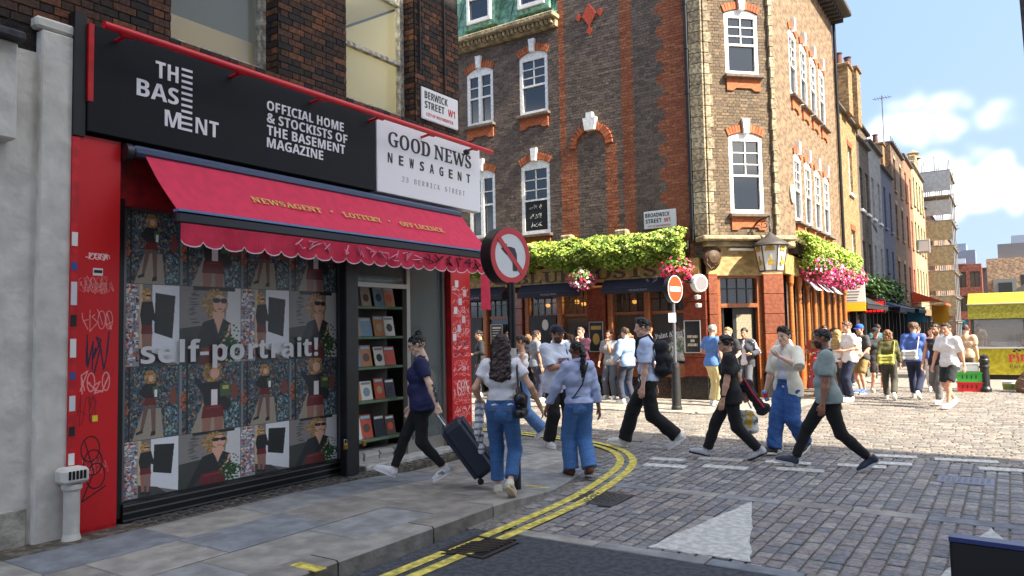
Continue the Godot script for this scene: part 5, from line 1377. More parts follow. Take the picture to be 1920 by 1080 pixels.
	part("plate", bevm(Vector3.ZERO, Vector3(0.88, 0.46, 0.03), 0.012), M(s8(222, 222, 220), 0.35), np)
	var bk := M(s8(30, 30, 32), 0.5)
	text(np, "BROADWICK", f_sans, Vector3(-0.06, 0.12, 0.017), 0.66, 0.105, bk, "lettering", 0.003)
	text(np, "STREET", f_sans, Vector3(-0.17, -0.03, 0.017), 0.43, 0.105, bk, "lettering", 0.003)
	text(np, "W1", f_sans, Vector3(0.2, -0.03, 0.017), 0.17, 0.105, M(s8(196, 40, 48), 0.4), "lettering", 0.003)
	text(np, "CITY OF WESTMINSTER", f_sans, Vector3(-0.02, -0.165, 0.017), 0.62, 0.04, M(s8(200, 90, 96), 0.4), "lettering", 0.003)
# ------------------------------------------------------------------ the street beyond
func brick_tex_mat(base: Color, mort: Color, seed_: int) -> StandardMaterial3D:
	# brickwork too far away to tell single bricks apart
	var r := RandomNumberGenerator.new(); r.seed = seed_
	var im := Image.create_empty(256, 256, false, Image.FORMAT_RGB8)
	im.fill(mort)
	for row in 16:
		for k in 9:
			var c := base * r.randf_range(0.72, 1.18); c.a = 1.0
			p_rect(im, k * 32 - (16 if row % 2 else 0), row * 16, 30, 14, c)
			if k == 0 and row % 2: p_rect(im, 240, row * 16, 16, 14, c)
	im.generate_mipmaps()
	var m := M(Color.WHITE, 0.9)
	m.albedo_texture = ImageTexture.create_from_image(im)
	m.uv1_triplanar = true; m.uv1_world_triplanar = true; m.uv1_scale = Vector3.ONE * 0.8
	return m
func house(label: String, x: float, z0: float, z1: float, h: float, wm: Material, cols: int, floors: Array, ww: float, wh: float, fm: Material, sillm: Material, trim: Material = null) -> Node3D:
	var t := thing("terraced_house", label, "house", Vector3(x, 0, z0), PI / 2, "houses along the left side of the street")
	var L := z0 - z1
	var ops := []
	for f in floors:
		for c in cols: ops.append(Rect2(L * (c + 0.5) / cols - ww * 0.5, f, ww, wh))
	part("wall", single(func(b: B):
		facade(b, 0, L, 2.9, h, ops, 0.2)
		b.quad(Vector3(0, 0, -8), Vector3(0, 0, 0), Vector3(0, h, 0), Vector3(0, h, -8)); b.quad(Vector3(L, 0, 0), Vector3(L, 0, -8), Vector3(L, h, -8), Vector3(L, h, 0))
		b.quad(Vector3(0, h, 0), Vector3(L, h, 0), Vector3(L, h, -8), Vector3(0, h, -8))), wm, t)
	for o in ops:
		var n := sash(t, o.position.x, o.position.y, o.size.x, o.size.y, -0.15, fm, mat.darkglass, 2, 1, 0.5, 0.08)
		part("sill", boxm(Vector3(o.size.x * 0.5, -0.05, 0.16), Vector3(o.size.x + 0.16, 0.1, 0.18)), sillm, n)
		if trim: part("lintel", boxm(Vector3(o.size.x * 0.5, o.size.y + 0.11, 0.16), Vector3(o.size.x + 0.12, 0.22, 0.03)), trim, n)
	part("coping", bevm(Vector3(L * 0.5, h + 0.06, -0.05), Vector3(L, 0.12, 0.42), 0.03), MW(s8(110, 104, 98), 0.85, 0.7, 1.0, 90), t)
	return t
func shop_front(t: Node3D, L: float, c: Color, x0 := 0.0) -> void:
	var s := sub("shop_front", t)
	part("fascia", boxm(Vector3(x0 + L * 0.5, 2.68, 0.06), Vector3(L - 0.06, 0.48, 0.16)), M(c, 0.6), s)
	part("stall_riser", boxm(Vector3(x0 + L * 0.5, 0.3, 0.0), Vector3(L - 0.1, 0.6, 0.12)), M(s8(40, 40, 42), 0.6), s)
	for k in 4: part("shop_mullion", boxm(Vector3(x0 + 0.1 + (L - 0.2) * k / 3.0, 1.5, 0.0), Vector3(0.1, 2.0, 0.12)), M(s8(30, 30, 32), 0.5), s)
	part("pane", boxm(Vector3(x0 + L * 0.5, 1.5, -0.06), Vector3(L - 0.1, 2.0, 0.01)), mat.darkglass, s)
func street_awning(label: String, at: Vector3, L: float, out: float, c: Color, drop := 0.45) -> void:
	var a := thing("street_awning", label, "awning", at, PI / 2)
	part("canvas", single(func(b: B):
		b.quad(Vector3(0, -drop, out), Vector3(L, -drop, out), Vector3(L, 0, 0), Vector3(0, 0, 0))
		b.quad(Vector3(0, -drop - 0.18, out), Vector3(L, -drop - 0.18, out), Vector3(L, -drop, out), Vector3(0, -drop, out))
		b.tri(Vector3(0, -drop, 0), Vector3(0, -drop, out), Vector3(0, 0, 0))), M(c, 0.8), a)
	part("bar", tubem([Vector3(0, -drop, out), Vector3(L, -drop, out)], [0.025], 6), mat.blackmetal, a)
	for x in [0.1, L - 0.1]: part("arm", tubem([Vector3(x, -drop - 0.1, 0), Vector3(x, -drop, out)], [0.018], 5), mat.blackmetal, a)

func make_street() -> void:
	var white_f := mat.sash as Material
	var yb := house("yellow stock brick terraced house next to the pub with chimney stack", -5.2, -28.0, -35.2, 10.3, brick_tex_mat(s8(140, 114, 72), s8(128, 114, 90), 1), 2, [3.7, 7.2], 0.95, 2.0, white_f, mat.sash, MW(s8(170, 84, 50), 0.9, 0.8, 1.0, 2))
	shop_front(yb, 7.2, s8(34, 36, 40))
	var dk := house("dark soot brown brick terraced house with satellite dish", -5.2, -35.2, -38.6, 10.0, brick_tex_mat(s8(78, 68, 60), s8(72, 66, 60), 2), 2, [3.6, 6.9], 0.8, 1.9, white_f, mat.sash)
	shop_front(dk, 3.4, s8(26, 26, 28))
	part("satellite_dish", lathem([Vector2(0, 0.1), Vector2(0.2, 0.06), Vector2(0.33, 0.0), Vector2(0.2, 0.03), Vector2(0, 0.06)], 18, Transform3D(Basis(Vector3.RIGHT, PI / 2.6), Vector3(1.9, 6.2, 0.3))), M(s8(40, 42, 48), 0.6), dk)
	var wh := house("pale grey rendered terraced house", -5.2, -38.6, -42.6, 10.5, MW(s8(146, 147, 148), 0.85, 0.85, 0.5, 91), 2, [3.6, 6.9], 0.7, 2.0, white_f, mat.sash)
	shop_front(wh, 4.0, s8(60, 62, 64))
	var bl := house("blue grey painted terraced house", -5.2, -42.6, -47.2, 10.0, MW(s8(88, 94, 116), 0.85, 0.85, 0.5, 92), 2, [3.6, 6.9], 0.7, 2.2, M(s8(70, 74, 96), 0.6), M(s8(110, 118, 146), 0.7))
	shop_front(bl, 4.6, s8(24, 26, 32))
	var br := house("tall brown brick terraced house with pale stone window surrounds", -5.2, -47.2, -53.0, 12.2, brick_tex_mat(s8(112, 88, 70), s8(116, 104, 90), 3), 2, [3.6, 6.9, 9.6], 0.9, 1.9, white_f, mat.stone, mat.stone)
	shop_front(br, 5.8, s8(50, 40, 34))
	var og := house("orange brick terraced house beyond the blue one", -5.2, -53.0, -58.5, 12.6, brick_tex_mat(s8(146, 98, 70), s8(140, 110, 88), 4), 2, [3.6, 6.9, 9.8], 0.9, 1.9, white_f, mat.stone)
	shop_front(og, 5.5, s8(44, 40, 38))
	var cr := house("cream and yellow stone house with ornate gable top", -5.2, -58.5, -67.0, 13.0, MW(s8(170, 158, 122), 0.85, 0.8, 0.5, 93), 4, [3.7, 7.0, 10.2], 0.95, 2.0, white_f, mat.stone, mat.stone)
	shop_front(cr, 8.5, s8(120, 100, 70))
	for k in 2: part("gable_stage", bevm(Vector3(3.0, 13.25 + k * 0.5, -0.1), Vector3(3.4 - k * 1.2, 0.52, 0.5), 0.06), mat.stone, cr)
	part("gable_finial", lathem([Vector2(0.5, 13.9), Vector2(0.3, 14.1), Vector2(0.45, 14.3), Vector2(0.15, 14.5), Vector2(0, 14.6)], 12, T(3.0, 0, -0.1)), mat.stone, cr)
	house("plain brick house behind the scaffold tower", -5.2, -67.0, -100.0, 11.0, brick_tex_mat(s8(136, 100, 78), s8(130, 110, 92), 5), 9, [3.6, 6.9], 0.9, 1.9, white_f, mat.stone)
	# chimney stacks with pots
	for q in [[-6.2, -32.4, 10.3, 12.2], [-6.2, -34.6, 10.3, 12.7], [-6.8, -46.8, 10.0, 12.0]]:
		var ch := thing("chimney_stack", "brick chimney stack with terracotta pots on the %s" % ["yellow brick house, lower one" if q[1] > -33 else ("yellow brick house, taller one" if q[1] > -36 else "blue grey house")], "chimney", Vector3(q[0], q[2], q[1]))
		var hh: float = q[3] - q[2]
		part("stack", boxm(Vector3(0, hh * 0.5, 0), Vector3(2.6, hh, 0.9)), brick_tex_mat(s8(140, 110, 72), s8(120, 104, 84), 6), ch)
		part("cap", bevm(Vector3(0, hh + 0.05, 0), Vector3(2.75, 0.14, 1.05), 0.03), brick_tex_mat(s8(130, 100, 70), s8(120, 104, 84), 7), ch)
		for k in 4: part("pot", lathem([Vector2(0.15, hh + 0.1), Vector2(0.13, hh + 0.6), Vector2(0.17, hh + 0.68), Vector2(0.12, hh + 0.7)], 10, T(-0.9 + k * 0.6, 0, 0)), M(s8(180, 84, 52) if k % 2 == 0 else s8(86, 54, 46), 0.8), ch)
	for q in [[-36.0, 1.6], [-40.0, 1.4], [-44.5, 1.2]]:
		var dm := thing("roof_dormer", "dark slated roof dormer set back above the %s terrace front" % ["soot brown" if q[0] > -37 else ("pale grey" if q[0] > -42 else "blue grey")], "dormer", Vector3(-6.6, 10.0, q[0]))
		part("body", boxm(Vector3(0, q[1] * 0.5, 0), Vector3(2.0, q[1], 3.0)), brick_tex_mat(s8(104, 84, 66), s8(96, 84, 70), 8), dm)
		part("lead_roof", bevm(Vector3(0, q[1] + 0.08, 0), Vector3(2.3, 0.16, 3.3), 0.04), M(s8(70, 70, 76), 0.7), dm)
	var ae := thing("television_aerial", "thin television aerial mast standing on the terrace roof", "aerial", Vector3(-5.5, 12.0, -47.2))
	part("mast", tubem([Vector3(0, -0.4, 0), Vector3(0, 3.0, 0)], [0.03], 6), mat.steel, ae)
	for k in 6: part("element", tubem([Vector3(-0.35 + k * 0.14, 2.85, -0.4), Vector3(-0.35 + k * 0.14, 2.85, 0.4)], [0.012], 4), mat.steel, ae)
	part("boom", tubem([Vector3(-0.5, 2.85, 0), Vector3(0.5, 2.85, 0)], [0.018], 5), mat.steel, ae)
	for k in 9: part("roof_railing", tubem([Vector3(0.3, -0.2 - k * 0.02, -0.5 - k * 0.7), Vector3(0.3, 0.7, -0.5 - k * 0.7)], [0.02], 4), mat.blackmetal, ae)
	# scaffold tower
	var sc := thing("scaffold_tower", "tall scaffold tower wrapped in pale sheeting with timber decks", "scaffolding", Vector3(-5.5, 0, -68.0))
	var pm := M(s8(150, 150, 150), 0.5, 0.5)
	for ix in 3:
		for iz in 4: part("standard", tubem([Vector3(0.2 + ix * 0.9, 0, -iz * 2.2), Vector3(0.2 + ix * 0.9, 14.6 + 0.6 * ((ix + iz) % 2), -iz * 2.2)], [0.05], 6), pm, sc)
	for k in 7:
		for ix in 3: part("ledger", tubem([Vector3(0.2 + ix * 0.9, 2.0 * k + 2.0, 0.2), Vector3(0.2 + ix * 0.9, 2.0 * k + 2.0, -6.9)], [0.045], 6), pm, sc)
		for iz in 4: part("transom", tubem([Vector3(0, 2.0 * k + 2.0, -iz * 2.2), Vector3(2.3, 2.0 * k + 2.0, -iz * 2.2)], [0.045], 6), pm, sc)
		part("deck", boxm(Vector3(1.1, 2.0 * k + 1.9, -3.3), Vector3(2.1, 0.08, 7.0)), MW(s8(134, 118, 92), 0.9, 0.7, 1.0, 94), sc)
	for q in [[4.4, 5.9], [6.4, 7.9], [8.4, 9.9], [2.4, 3.9]]: part("timber_sheet", boxm(Vector3(1.1, (q[0] + q[1]) * 0.5, 0.26), Vector3(2.0, q[1] - q[0], 0.03)), MW(s8(150, 136, 108), 0.9, 0.85, 0.5, 95), sc)
	for q in [[10.4, 11.6], [12.3, 13.9]]: part("plastic_sheet", boxm(Vector3(0.95, (q[0] + q[1]) * 0.5, 0.26), Vector3(2.4, q[1] - q[0], 0.02)), MW(s8(150, 153, 158), 0.6, 0.88, 0.5, 96), sc)
	# street signs hanging from the terrace
	var ws := thing("parking_notice_board", "white street notice board with a yellow lower panel beside the pub hedge", "sign", Vector3(-4.62, 0, -28.3), 0.15)
	part("panel", bevm(Vector3(0, 3.08, 0), Vector3(1.0, 1.0, 0.04), 0.01), M(s8(214, 212, 206), 0.5), ws)
	part("yellow_panel", bevm(Vector3(0, 2.42, 0), Vector3(1.0, 0.3, 0.04), 0.01), M(s8(236, 180, 30), 0.5), ws)
	for k in 4: part("text_line", boxm(Vector3(0.02, 2.95 - k * 0.1, 0.022), Vector3(0.6 - 0.06 * k, 0.04, 0.004)), M(s8(120, 116, 116), 0.6), ws)
	part("badge", prismm(ring_poly(0.09, 16), 0.02, 0.026), M(s8(120, 60, 120), 0.5), ws, T(-0.36, 2.43, 0))
	for s in [-0.42, 0.42]: part("post", tubem([Vector3(s, 0, -0.04), Vector3(s, 3.5, -0.04)], [0.03], 6), mat.blackmetal, ws)
	var led := thing("red_led_sign", "black hanging sign with glowing red letters RED DOG over a dark shop", "sign", Vector3(-4.62, 2.54, -34.0), 0.0)
	part("box", bevm(Vector3.ZERO, Vector3(0.84, 0.56, 0.12), 0.02), M(s8(70, 8, 12), 0.4), led)
	var rem := M(s8(255, 40, 50)); rem.emission_enabled = true; rem.emission = Color(1, 0.08, 0.1); rem.emission_energy_multiplier = 1.0
	text(led, "RED DOG", f_sans, Vector3(0, 0.14, 0.065), 0.7, 0.13, rem, "lettering", 0.004)
	text(led, "ART", f_sans, Vector3(0, -0.03, 0.065), 0.3, 0.11, rem, "lettering", 0.004)
	for k in 5: part("led_mark", boxm(Vector3(-0.28 + k * 0.14, -0.18, 0.065), Vector3(0.09, 0.07, 0.004)), rem, led)
	part("hanger", tubem([Vector3(-0.42, 0.2, 0), Vector3(-0.62, 0.2, 0)], [0.02], 5), mat.blackmetal, led)
	var gs := thing("grey_box_sign", "grey projecting box sign high on the cream house", "sign", Vector3(-4.8, 7.3, -60.0))
	part("box", bevm(Vector3.ZERO, Vector3(0.8, 1.0, 0.2), 0.03), M(s8(150, 152, 150), 0.5), gs)
	part("face", boxm(Vector3(0, 0, 0.105), Vector3(0.6, 0.7, 0.01)), M(s8(190, 192, 190), 0.5), gs)
	street_awning("dark blue shop awning in the shade below the dark houses", Vector3(-5.1, 3.0, -36.0), 6.0, 1.2, s8(44, 58, 86))
	street_awning("black shop awning below the blue grey house", Vector3(-5.1, 3.0, -43.0), 4.0, 1.3, s8(24, 26, 30))
	street_awning("orange red shop awning below the orange house", Vector3(-5.1, 3.9, -54.0), 7.0, 1.7, s8(206, 78, 44), 0.7)
	street_awning("black shop awning next to the pub below the yellow house", Vector3(-5.1, 3.0, -29.2), 5.5, 0.9, s8(22, 22, 25))
	var tb := thing("teal_banner", "teal shop banner hanging beyond the blue awning", "banner", Vector3(-4.3, 2.3, -47.0))
	part("cloth", boxm(Vector3.ZERO, Vector3(0.9, 0.8, 0.03)), M(s8(50, 120, 150), 0.7), tb)
	part("pole", tubem([Vector3(-0.5, 0.42, 0), Vector3(0.5, 0.42, 0)], [0.02], 5), mat.blackmetal, tb)
	var yb2 := thing("yellow_banner", "bright orange yellow vertical banner below the scaffold tower", "banner", Vector3(-3.7, 2.1, -56.0))
	part("cloth", boxm(Vector3.ZERO, Vector3(0.9, 1.8, 0.03)), M(s8(240, 168, 30), 0.7), yb2)
	part("pole", tubem([Vector3(-0.47, 0.9, 0), Vector3(-0.47, -2.0, 0)], [0.025], 5), mat.blackmetal, yb2)
	var r := RandomNumberGenerator.new(); r.seed = 91
	for k in 3:
		var pt := thing("shopfront_plant", "leafy green plants growing over the shop fascia of the %s house" % ["soot brown", "pale grey", "blue grey"][k], "plant", Vector3(-4.9, 3.1, -36.5 - k * 3.2), 0.0, "plants over the shop fronts")
		part("trough", boxm(Vector3(0, -0.05, 0), Vector3(0.4, 0.25, 2.2)), M(s8(40, 34, 28), 0.9), pt)
		var lb := B.new()
		leaves(lb, func(q): return [Vector3(q.randfn() * 0.22, 0.25 + q.randfn() * 0.3, q.randf_range(-1.3, 1.3)), Vector3(1, 0.6, 0)], 900, 0.17, [s8(40, 72, 30), s8(60, 96, 36), s8(28, 52, 26), s8(110, 140, 40)], r)
		stuff(part("foliage", lb.mesh(), leaf_mat(), pt))
	# buildings closing the end of the street
	var eb := thing("red_brick_block", "red brick block with grey upper storeys closing the end of the street", "building", Vector3(-5.4, 0, -106))
	var eops := []
	for f in 3:
		for c in 2: eops.append(Rect2(0.2 + c * 1.45, 0.4 + f * 2.9, 1.05, 1.9))
	part("wall", single(func(b: B):
		facade(b, -3.0, 2.9, 0, 9.0, eops, 0.25); b.quad(Vector3(2.9, 0, 0), Vector3(2.9, 0, -10), Vector3(2.9, 9, -10), Vector3(2.9, 9, 0)); b.quad(Vector3(-3, 9, 0), Vector3(2.9, 9, 0), Vector3(2.9, 9, -10), Vector3(-3, 9, -10))), brick_tex_mat(s8(150, 84, 66), s8(130, 92, 78), 9), eb)
	for o in eops:
		var n := sub("window", eb, T(o.position.x, o.position.y, -0.2))
		part("pane", boxm(Vector3(o.size.x * 0.5, o.size.y * 0.5, 0), Vector3(o.size.x, o.size.y, 0.02)), M(s8(92, 84, 70), 0.3) if o.position.y > 1 else M(s8(60, 150, 170), 0.4), n)
		part("frame", boxm(Vector3(o.size.x * 0.5, o.size.y * 0.5, 0.03), Vector3(0.06, o.size.y, 0.05)), M(s8(60, 50, 46), 0.6), n)
	part("grey_storey", boxm(Vector3(0.2, 9.9, -4), Vector3(4.2, 1.8, 6)), M(s8(110, 120, 136), 0.5), eb)
	part("grey_storey", boxm(Vector3(-0.1, 11.2, -4.5), Vector3(2.9, 1.1, 5)), M(s8(126, 138, 156), 0.5), eb)
	part("balcony", boxm(Vector3(0.5, 9.4, 0.1), Vector3(1.6, 0.6, 0.5)), M(s8(200, 206, 214), 0.5), eb)
	var db := thing("dark_block", "narrow dark grey block right of the red brick block", "building", Vector3(-2.3, 0, -108))
	part("wall", boxm(Vector3(0, 4.2, -3), Vector3(1.0, 8.4, 6)), MW(s8(84, 82, 88), 0.8, 0.8, 0.5, 97), db)
	part("cap", boxm(Vector3(0, 8.5, -3), Vector3(1.1, 0.2, 6.2)), M(s8(60, 60, 66), 0.8), db)
	var gb := thing("glass_building", "pale blue glass building far beyond the end of the street", "building", Vector3(-2.0, 0, -150))
	part("wall", boxm(Vector3(0, 4.6, -4), Vector3(5.0, 9.2, 8)), M(s8(150, 180, 190), 0.12), gb)
	for k in 6: part("mullion", boxm(Vector3(-2.2 + k * 0.88, 4.6, 0.02), Vector3(0.06, 9.2, 0.08)), M(s8(120, 150, 150), 0.5), gb)
	for k in 5: part("floor_band", boxm(Vector3(0, 1.8 * (k + 1), 0.03), Vector3(5.0, 0.12, 0.08)), M(s8(110, 136, 130), 0.5), gb)
	var wb := thing("white_far_building", "white far building with two dark windows behind the modern block", "building", Vector3(-1.0, 0, -118))
	part("wall", boxm(Vector3(0, 5.1, -4), Vector3(2.6, 10.2, 8)), M(s8(206, 206, 206), 0.8), wb)
	for k in 2: part("window", boxm(Vector3(-0.6 + k * 1.1, 8.6, 0.02), Vector3(0.6, 1.2, 0.06)), M(s8(50, 52, 56), 0.3), wb)
	var mb := thing("modern_brick_block", "modern buff brick block with dark recessed windows and grey roof storey", "building", Vector3(-1.5, 0, -80))
	part("wall", boxm(Vector3(5.0, 3.8, -5), Vector3(10, 7.6, 10)), brick_tex_mat(s8(176, 148, 120), s8(160, 142, 124), 10), mb)
	part("roof_storey", boxm(Vector3(5.4, 8.3, -5.5), Vector3(9, 1.4, 8)), M(s8(104, 108, 114), 0.6), mb)
	part("roof_storey", boxm(Vector3(6.2, 9.3, -6), Vector3(8.4, 1.0, 7)), M(s8(150, 160, 176), 0.5), mb)
	part("bay", boxm(Vector3(1.3, 3.6, 0.4), Vector3(1.7, 4.2, 0.8)), M(s8(128, 130, 128), 0.6), mb)
	for k in 2: part("window", boxm(Vector3(1.35, 2.6 + k * 2.0, 0.83), Vector3(1.0, 1.5, 0.06)), M(s8(40, 44, 46), 0.2), mb)
	for k in 3: part("window", boxm(Vector3(3.0 + k * 1.6, 4.2, 0.02), Vector3(1.0, 3.6, 0.08)), M(s8(44, 46, 48), 0.2), mb)
	# trees far down the street
	for q in [[-2.6, -112.0, 3.6, 1.3], [-1.4, -100.0, 3.0, 1.1]]:
		var tr := thing("street_tree", "small green street tree at the far end beside the %s" % ("glass building" if q[1] < -105 else "modern brick block"), "tree", Vector3(q[0], 0, q[1]))
		part("trunk", tubem([Vector3(0, 0, 0), Vector3(0.05, 1.2, 0), Vector3(0, q[2], 0)], [0.14, 0.1, 0.04], 8), M(s8(80, 64, 50), 0.9), tr)
		for k in 4: part("limb", tubem([Vector3(0, 1.6 + k * 0.35, 0), Vector3(cos(k * 2.0) * 0.6, 2.3 + k * 0.3, sin(k * 2.0) * 0.6)], [0.05, 0.02], 6), M(s8(80, 64, 50), 0.9), tr)
		var lb := B.new()
		leaves(lb, func(g):
			var cc := Vector3(cos(int(g.randi() % 7) * 0.9) * 0.6, q[2] + sin(int(g.randi() % 5) * 1.3) * 0.7, sin(int(g.randi() % 7) * 0.9) * 0.6) * Vector3(q[3], 1, q[3])
			var d := Vector3(g.randfn(), g.randfn(), g.randfn()) * 0.3
			return [cc + d, d], 2200, 0.16, [s8(78, 104, 52), s8(96, 124, 66), s8(60, 86, 44)], r)
		stuff(part("crown", lb.mesh(), leaf_mat(), tr))
	# tall building on the near right side (outside the frame): it keeps this end of the street in shade
	var rb := thing("shade_building", "tall brick building opposite the newsagent shop", "building", Vector3(4.4, 0, 0))
	part("wall", boxm(Vector3(4.0, 8.6, 2.1), Vector3(8.0, 17.2, 25.8)), MW(s8(222, 212, 192), 0.9, 0.85, 0.4, 11), rb)
	part("shop_front", boxm(Vector3(-0.05, 1.6, 2.1), Vector3(0.2, 3.2, 25.0)), M(s8(70, 72, 76), 0.5), rb)
	for f in 5:
		for c in 9: part("window", boxm(Vector3(-0.02, 5.0 + f * 3.2, 13.0 - c * 2.7), Vector3(0.1, 1.9, 1.1)), mat.darkglass, rb)
	# tower block further along on the same side (outside the frame), shading the middle of the terrace
	var tw := thing("tower_block", "tall concrete tower block on the market side of the street", "building", Vector3(6.5, 0, -35.0))
	part("wall", boxm(Vector3(6.0, 11.0, -10.0), Vector3(12.0, 22.0, 20.0)), MW(s8(170, 164, 152), 0.9, 0.85, 0.4, 1), tw)
	for f in 6:
		for c in 7: part("window", boxm(Vector3(-0.02, 2.0 + f * 3.2, -1.6 - c * 2.8), Vector3(0.1, 1.7, 1.6)), mat.darkglass, tw)
	# hanging banner on that building's wall, its edge just enters the view
	var hb := thing("hanging_banner", "dark grey brown hanging banner edge at the near right building", "banner", Vector3(0.12, 0, -5.0))
	part("cloth", single(func(b: B): b.prism(PackedVector2Array([Vector2(0.03, 2.82), Vector2(1.6, 2.7), Vector2(1.6, 5.2), Vector2(-0.02, 5.2)]), -0.02, 0.02)), MW(s8(104, 94, 90), 0.9, 0.7, 1.5, 98), hb)
	part("pole", tubem([Vector3(-0.05, 5.22, 0), Vector3(4.4, 5.22, 0)], [0.025], 6), mat.blackmetal, hb)
	part("lower_pole", tubem([Vector3(1.6, 2.72, 0), Vector3(4.4, 2.72, 0)], [0.02], 6), mat.blackmetal, hb)
# ------------------------------------------------------------------ bodies as signed distance fields
# bone: [a, b, ra, rb, flat_end]; cuts: [normal, d] keep normal.p < d; slit: half-width of a front opening
func field(bones: Array, cell: float, k: float, cuts: Array = [], slit := 0.0) -> Dictionary:
	var lo := Vector3(99, 99, 99); var hi := -lo
	for q in bones:
		var r: float = maxf(q[2], q[3]) + cell * 2.0 + k * 0.3
		for p in [q[0], q[1]]:
			lo = lo.min(p - Vector3.ONE * r); hi = hi.max(p + Vector3.ONE * r)
	var nx := int((hi.x - lo.x) / cell) + 2; var ny := int((hi.y - lo.y) / cell) + 2; var nz := int((hi.z - lo.z) / cell) + 2
	var g := PackedFloat32Array(); g.resize(nx * ny * nz); g.fill(1.0)
	var sy := nx; var sz := nx * ny
	for q in bones:
		var a: Vector3 = q[0]; var b: Vector3 = q[1]; var ra: float = q[2]; var rb: float = q[3]
		var flat_end: bool = q.size() > 4 and q[4]
		var ba := b - a; var l2 := maxf(ba.length_squared(), 1e-6); var dr := rb - ra
		var dn := ba.normalized()
		var pad := maxf(ra, rb) + cell * 2.0 + k * 0.6
		var p0 := a.min(b) - Vector3.ONE * pad; var p1 := a.max(b) + Vector3.ONE * pad
		var i0 := maxi(int((p0.x - lo.x) / cell), 0); var i1 := mini(int((p1.x - lo.x) / cell) + 1, nx - 1)
		var j0 := maxi(int((p0.y - lo.y) / cell), 0); var j1 := mini(int((p1.y - lo.y) / cell) + 1, ny - 1)
		var k0 := maxi(int((p0.z - lo.z) / cell), 0); var k1 := mini(int((p1.z - lo.z) / cell) + 1, nz - 1)
		for kz in range(k0, k1 + 1):
			for jy in range(j0, j1 + 1):
				var pa := lo + Vector3(i0, jy, kz) * cell - a
				var id := kz * sz + jy * sy + i0
				for ix in range(i0, i1 + 1):
					var t := clampf(pa.dot(ba) / l2, 0.0, 1.0)
					var d := (pa - ba * t).length() - ra - dr * t
					if flat_end: d = maxf(d, (pa - ba).dot(dn))
					var e := g[id]
					var h := k - absf(d - e)
					if h > 0.0: g[id] = minf(d, e) - h * h * 0.25 / k
					elif d < e: g[id] = d
					id += 1
					pa.x += cell
	if not cuts.is_empty() or slit > 0.0:
		var id := 0
		for kz in nz:
			for jy in ny:
				var p := lo + Vector3(0, jy, kz) * cell
				for ix in nx:
					if g[id] < cell * 2.0:
						for c in cuts: g[id] = maxf(g[id], p.dot(c[0]) - c[1])
						if slit > 0.0 and p.z > 0.0: g[id] = maxf(g[id], slit * clampf((1.5 - p.y) * 2.2, 0.25, 1.3) - absf(p.x))
					id += 1
					p.x += cell
	# surface nets
	var vid := PackedInt32Array(); vid.resize(nx * ny * nz); vid.fill(-1)
	var vs := PackedVector3Array(); var ns := PackedVector3Array(); var ix_ := PackedInt32Array()
	var off := [0, 1, sy, sy + 1, sz, sz + 1, sz + sy, sz + sy + 1]
	var edges := [[0, 1], [2, 3], [4, 5], [6, 7], [0, 2], [1, 3], [4, 6], [5, 7], [0, 4], [1, 5], [2, 6], [3, 7]]
	var cv := [Vector3(0, 0, 0), Vector3(1, 0, 0), Vector3(0, 1, 0), Vector3(1, 1, 0), Vector3(0, 0, 1), Vector3(1, 0, 1), Vector3(0, 1, 1), Vector3(1, 1, 1)]
	for kz in nz - 1:
		for jy in ny - 1:
			var id := kz * sz + jy * sy
			for ix in nx - 1:
				var m := 0
				var s := g[id]
				if s < 1.0 or g[id + sz + sy + 1] < 1.0:
					for c in 8:
						if g[id + off[c]] < 0.0: m |= 1 << c
				if m != 0 and m != 255:
					var acc := Vector3.ZERO; var cnt := 0
					for e in edges:
						var u := (m >> int(e[0])) & 1
						if u != ((m >> int(e[1])) & 1):
							var ga := g[id + off[e[0]]]; var gb := g[id + off[e[1]]]
							acc += (cv[e[0]] as Vector3).lerp(cv[e[1]], ga / (ga - gb)); cnt += 1
					vid[id] = vs.size()
					vs.append(lo + (Vector3(ix, jy, kz) + acc / cnt) * cell)
					var gx := g[id + 1] + g[id + sy + 1] + g[id + sz + 1] + g[id + sz + sy + 1] - g[id] - g[id + sy] - g[id + sz] - g[id + sz + sy]
					var gy := g[id + sy] + g[id + sy + 1] + g[id + sz + sy] + g[id + sz + sy + 1] - g[id] - g[id + 1] - g[id + sz] - g[id + sz + 1]
					var gz := g[id + sz] + g[id + sz + 1] + g[id + sz + sy] + g[id + sz + sy + 1] - g[id] - g[id + 1] - g[id + sy] - g[id + sy + 1]
					ns.append(Vector3(gx, gy, gz).normalized())
					# quads round the three lowest edges
					if ix > 0 and jy > 0 and kz > 0:
						var s0 := (m & 1) != 0
						for ax in 3:
							var o1: int = [1, sy, sz][ax]
							if s0 == (g[id + o1] < 0.0): continue
							var da: int = [sy, sz, 1][ax]; var db: int = [sz, 1, sy][ax]
							var v0 := vid[id]; var v1 := vid[id - da]; var v2 := vid[id - da - db]; var v3 := vid[id - db]
							if v1 < 0 or v2 < 0 or v3 < 0: continue
							if s0: ix_.append_array([v0, v1, v2, v0, v2, v3])
							else: ix_.append_array([v0, v2, v1, v0, v3, v2])
				id += 1
	return {"v": vs, "n": ns, "i": ix_}
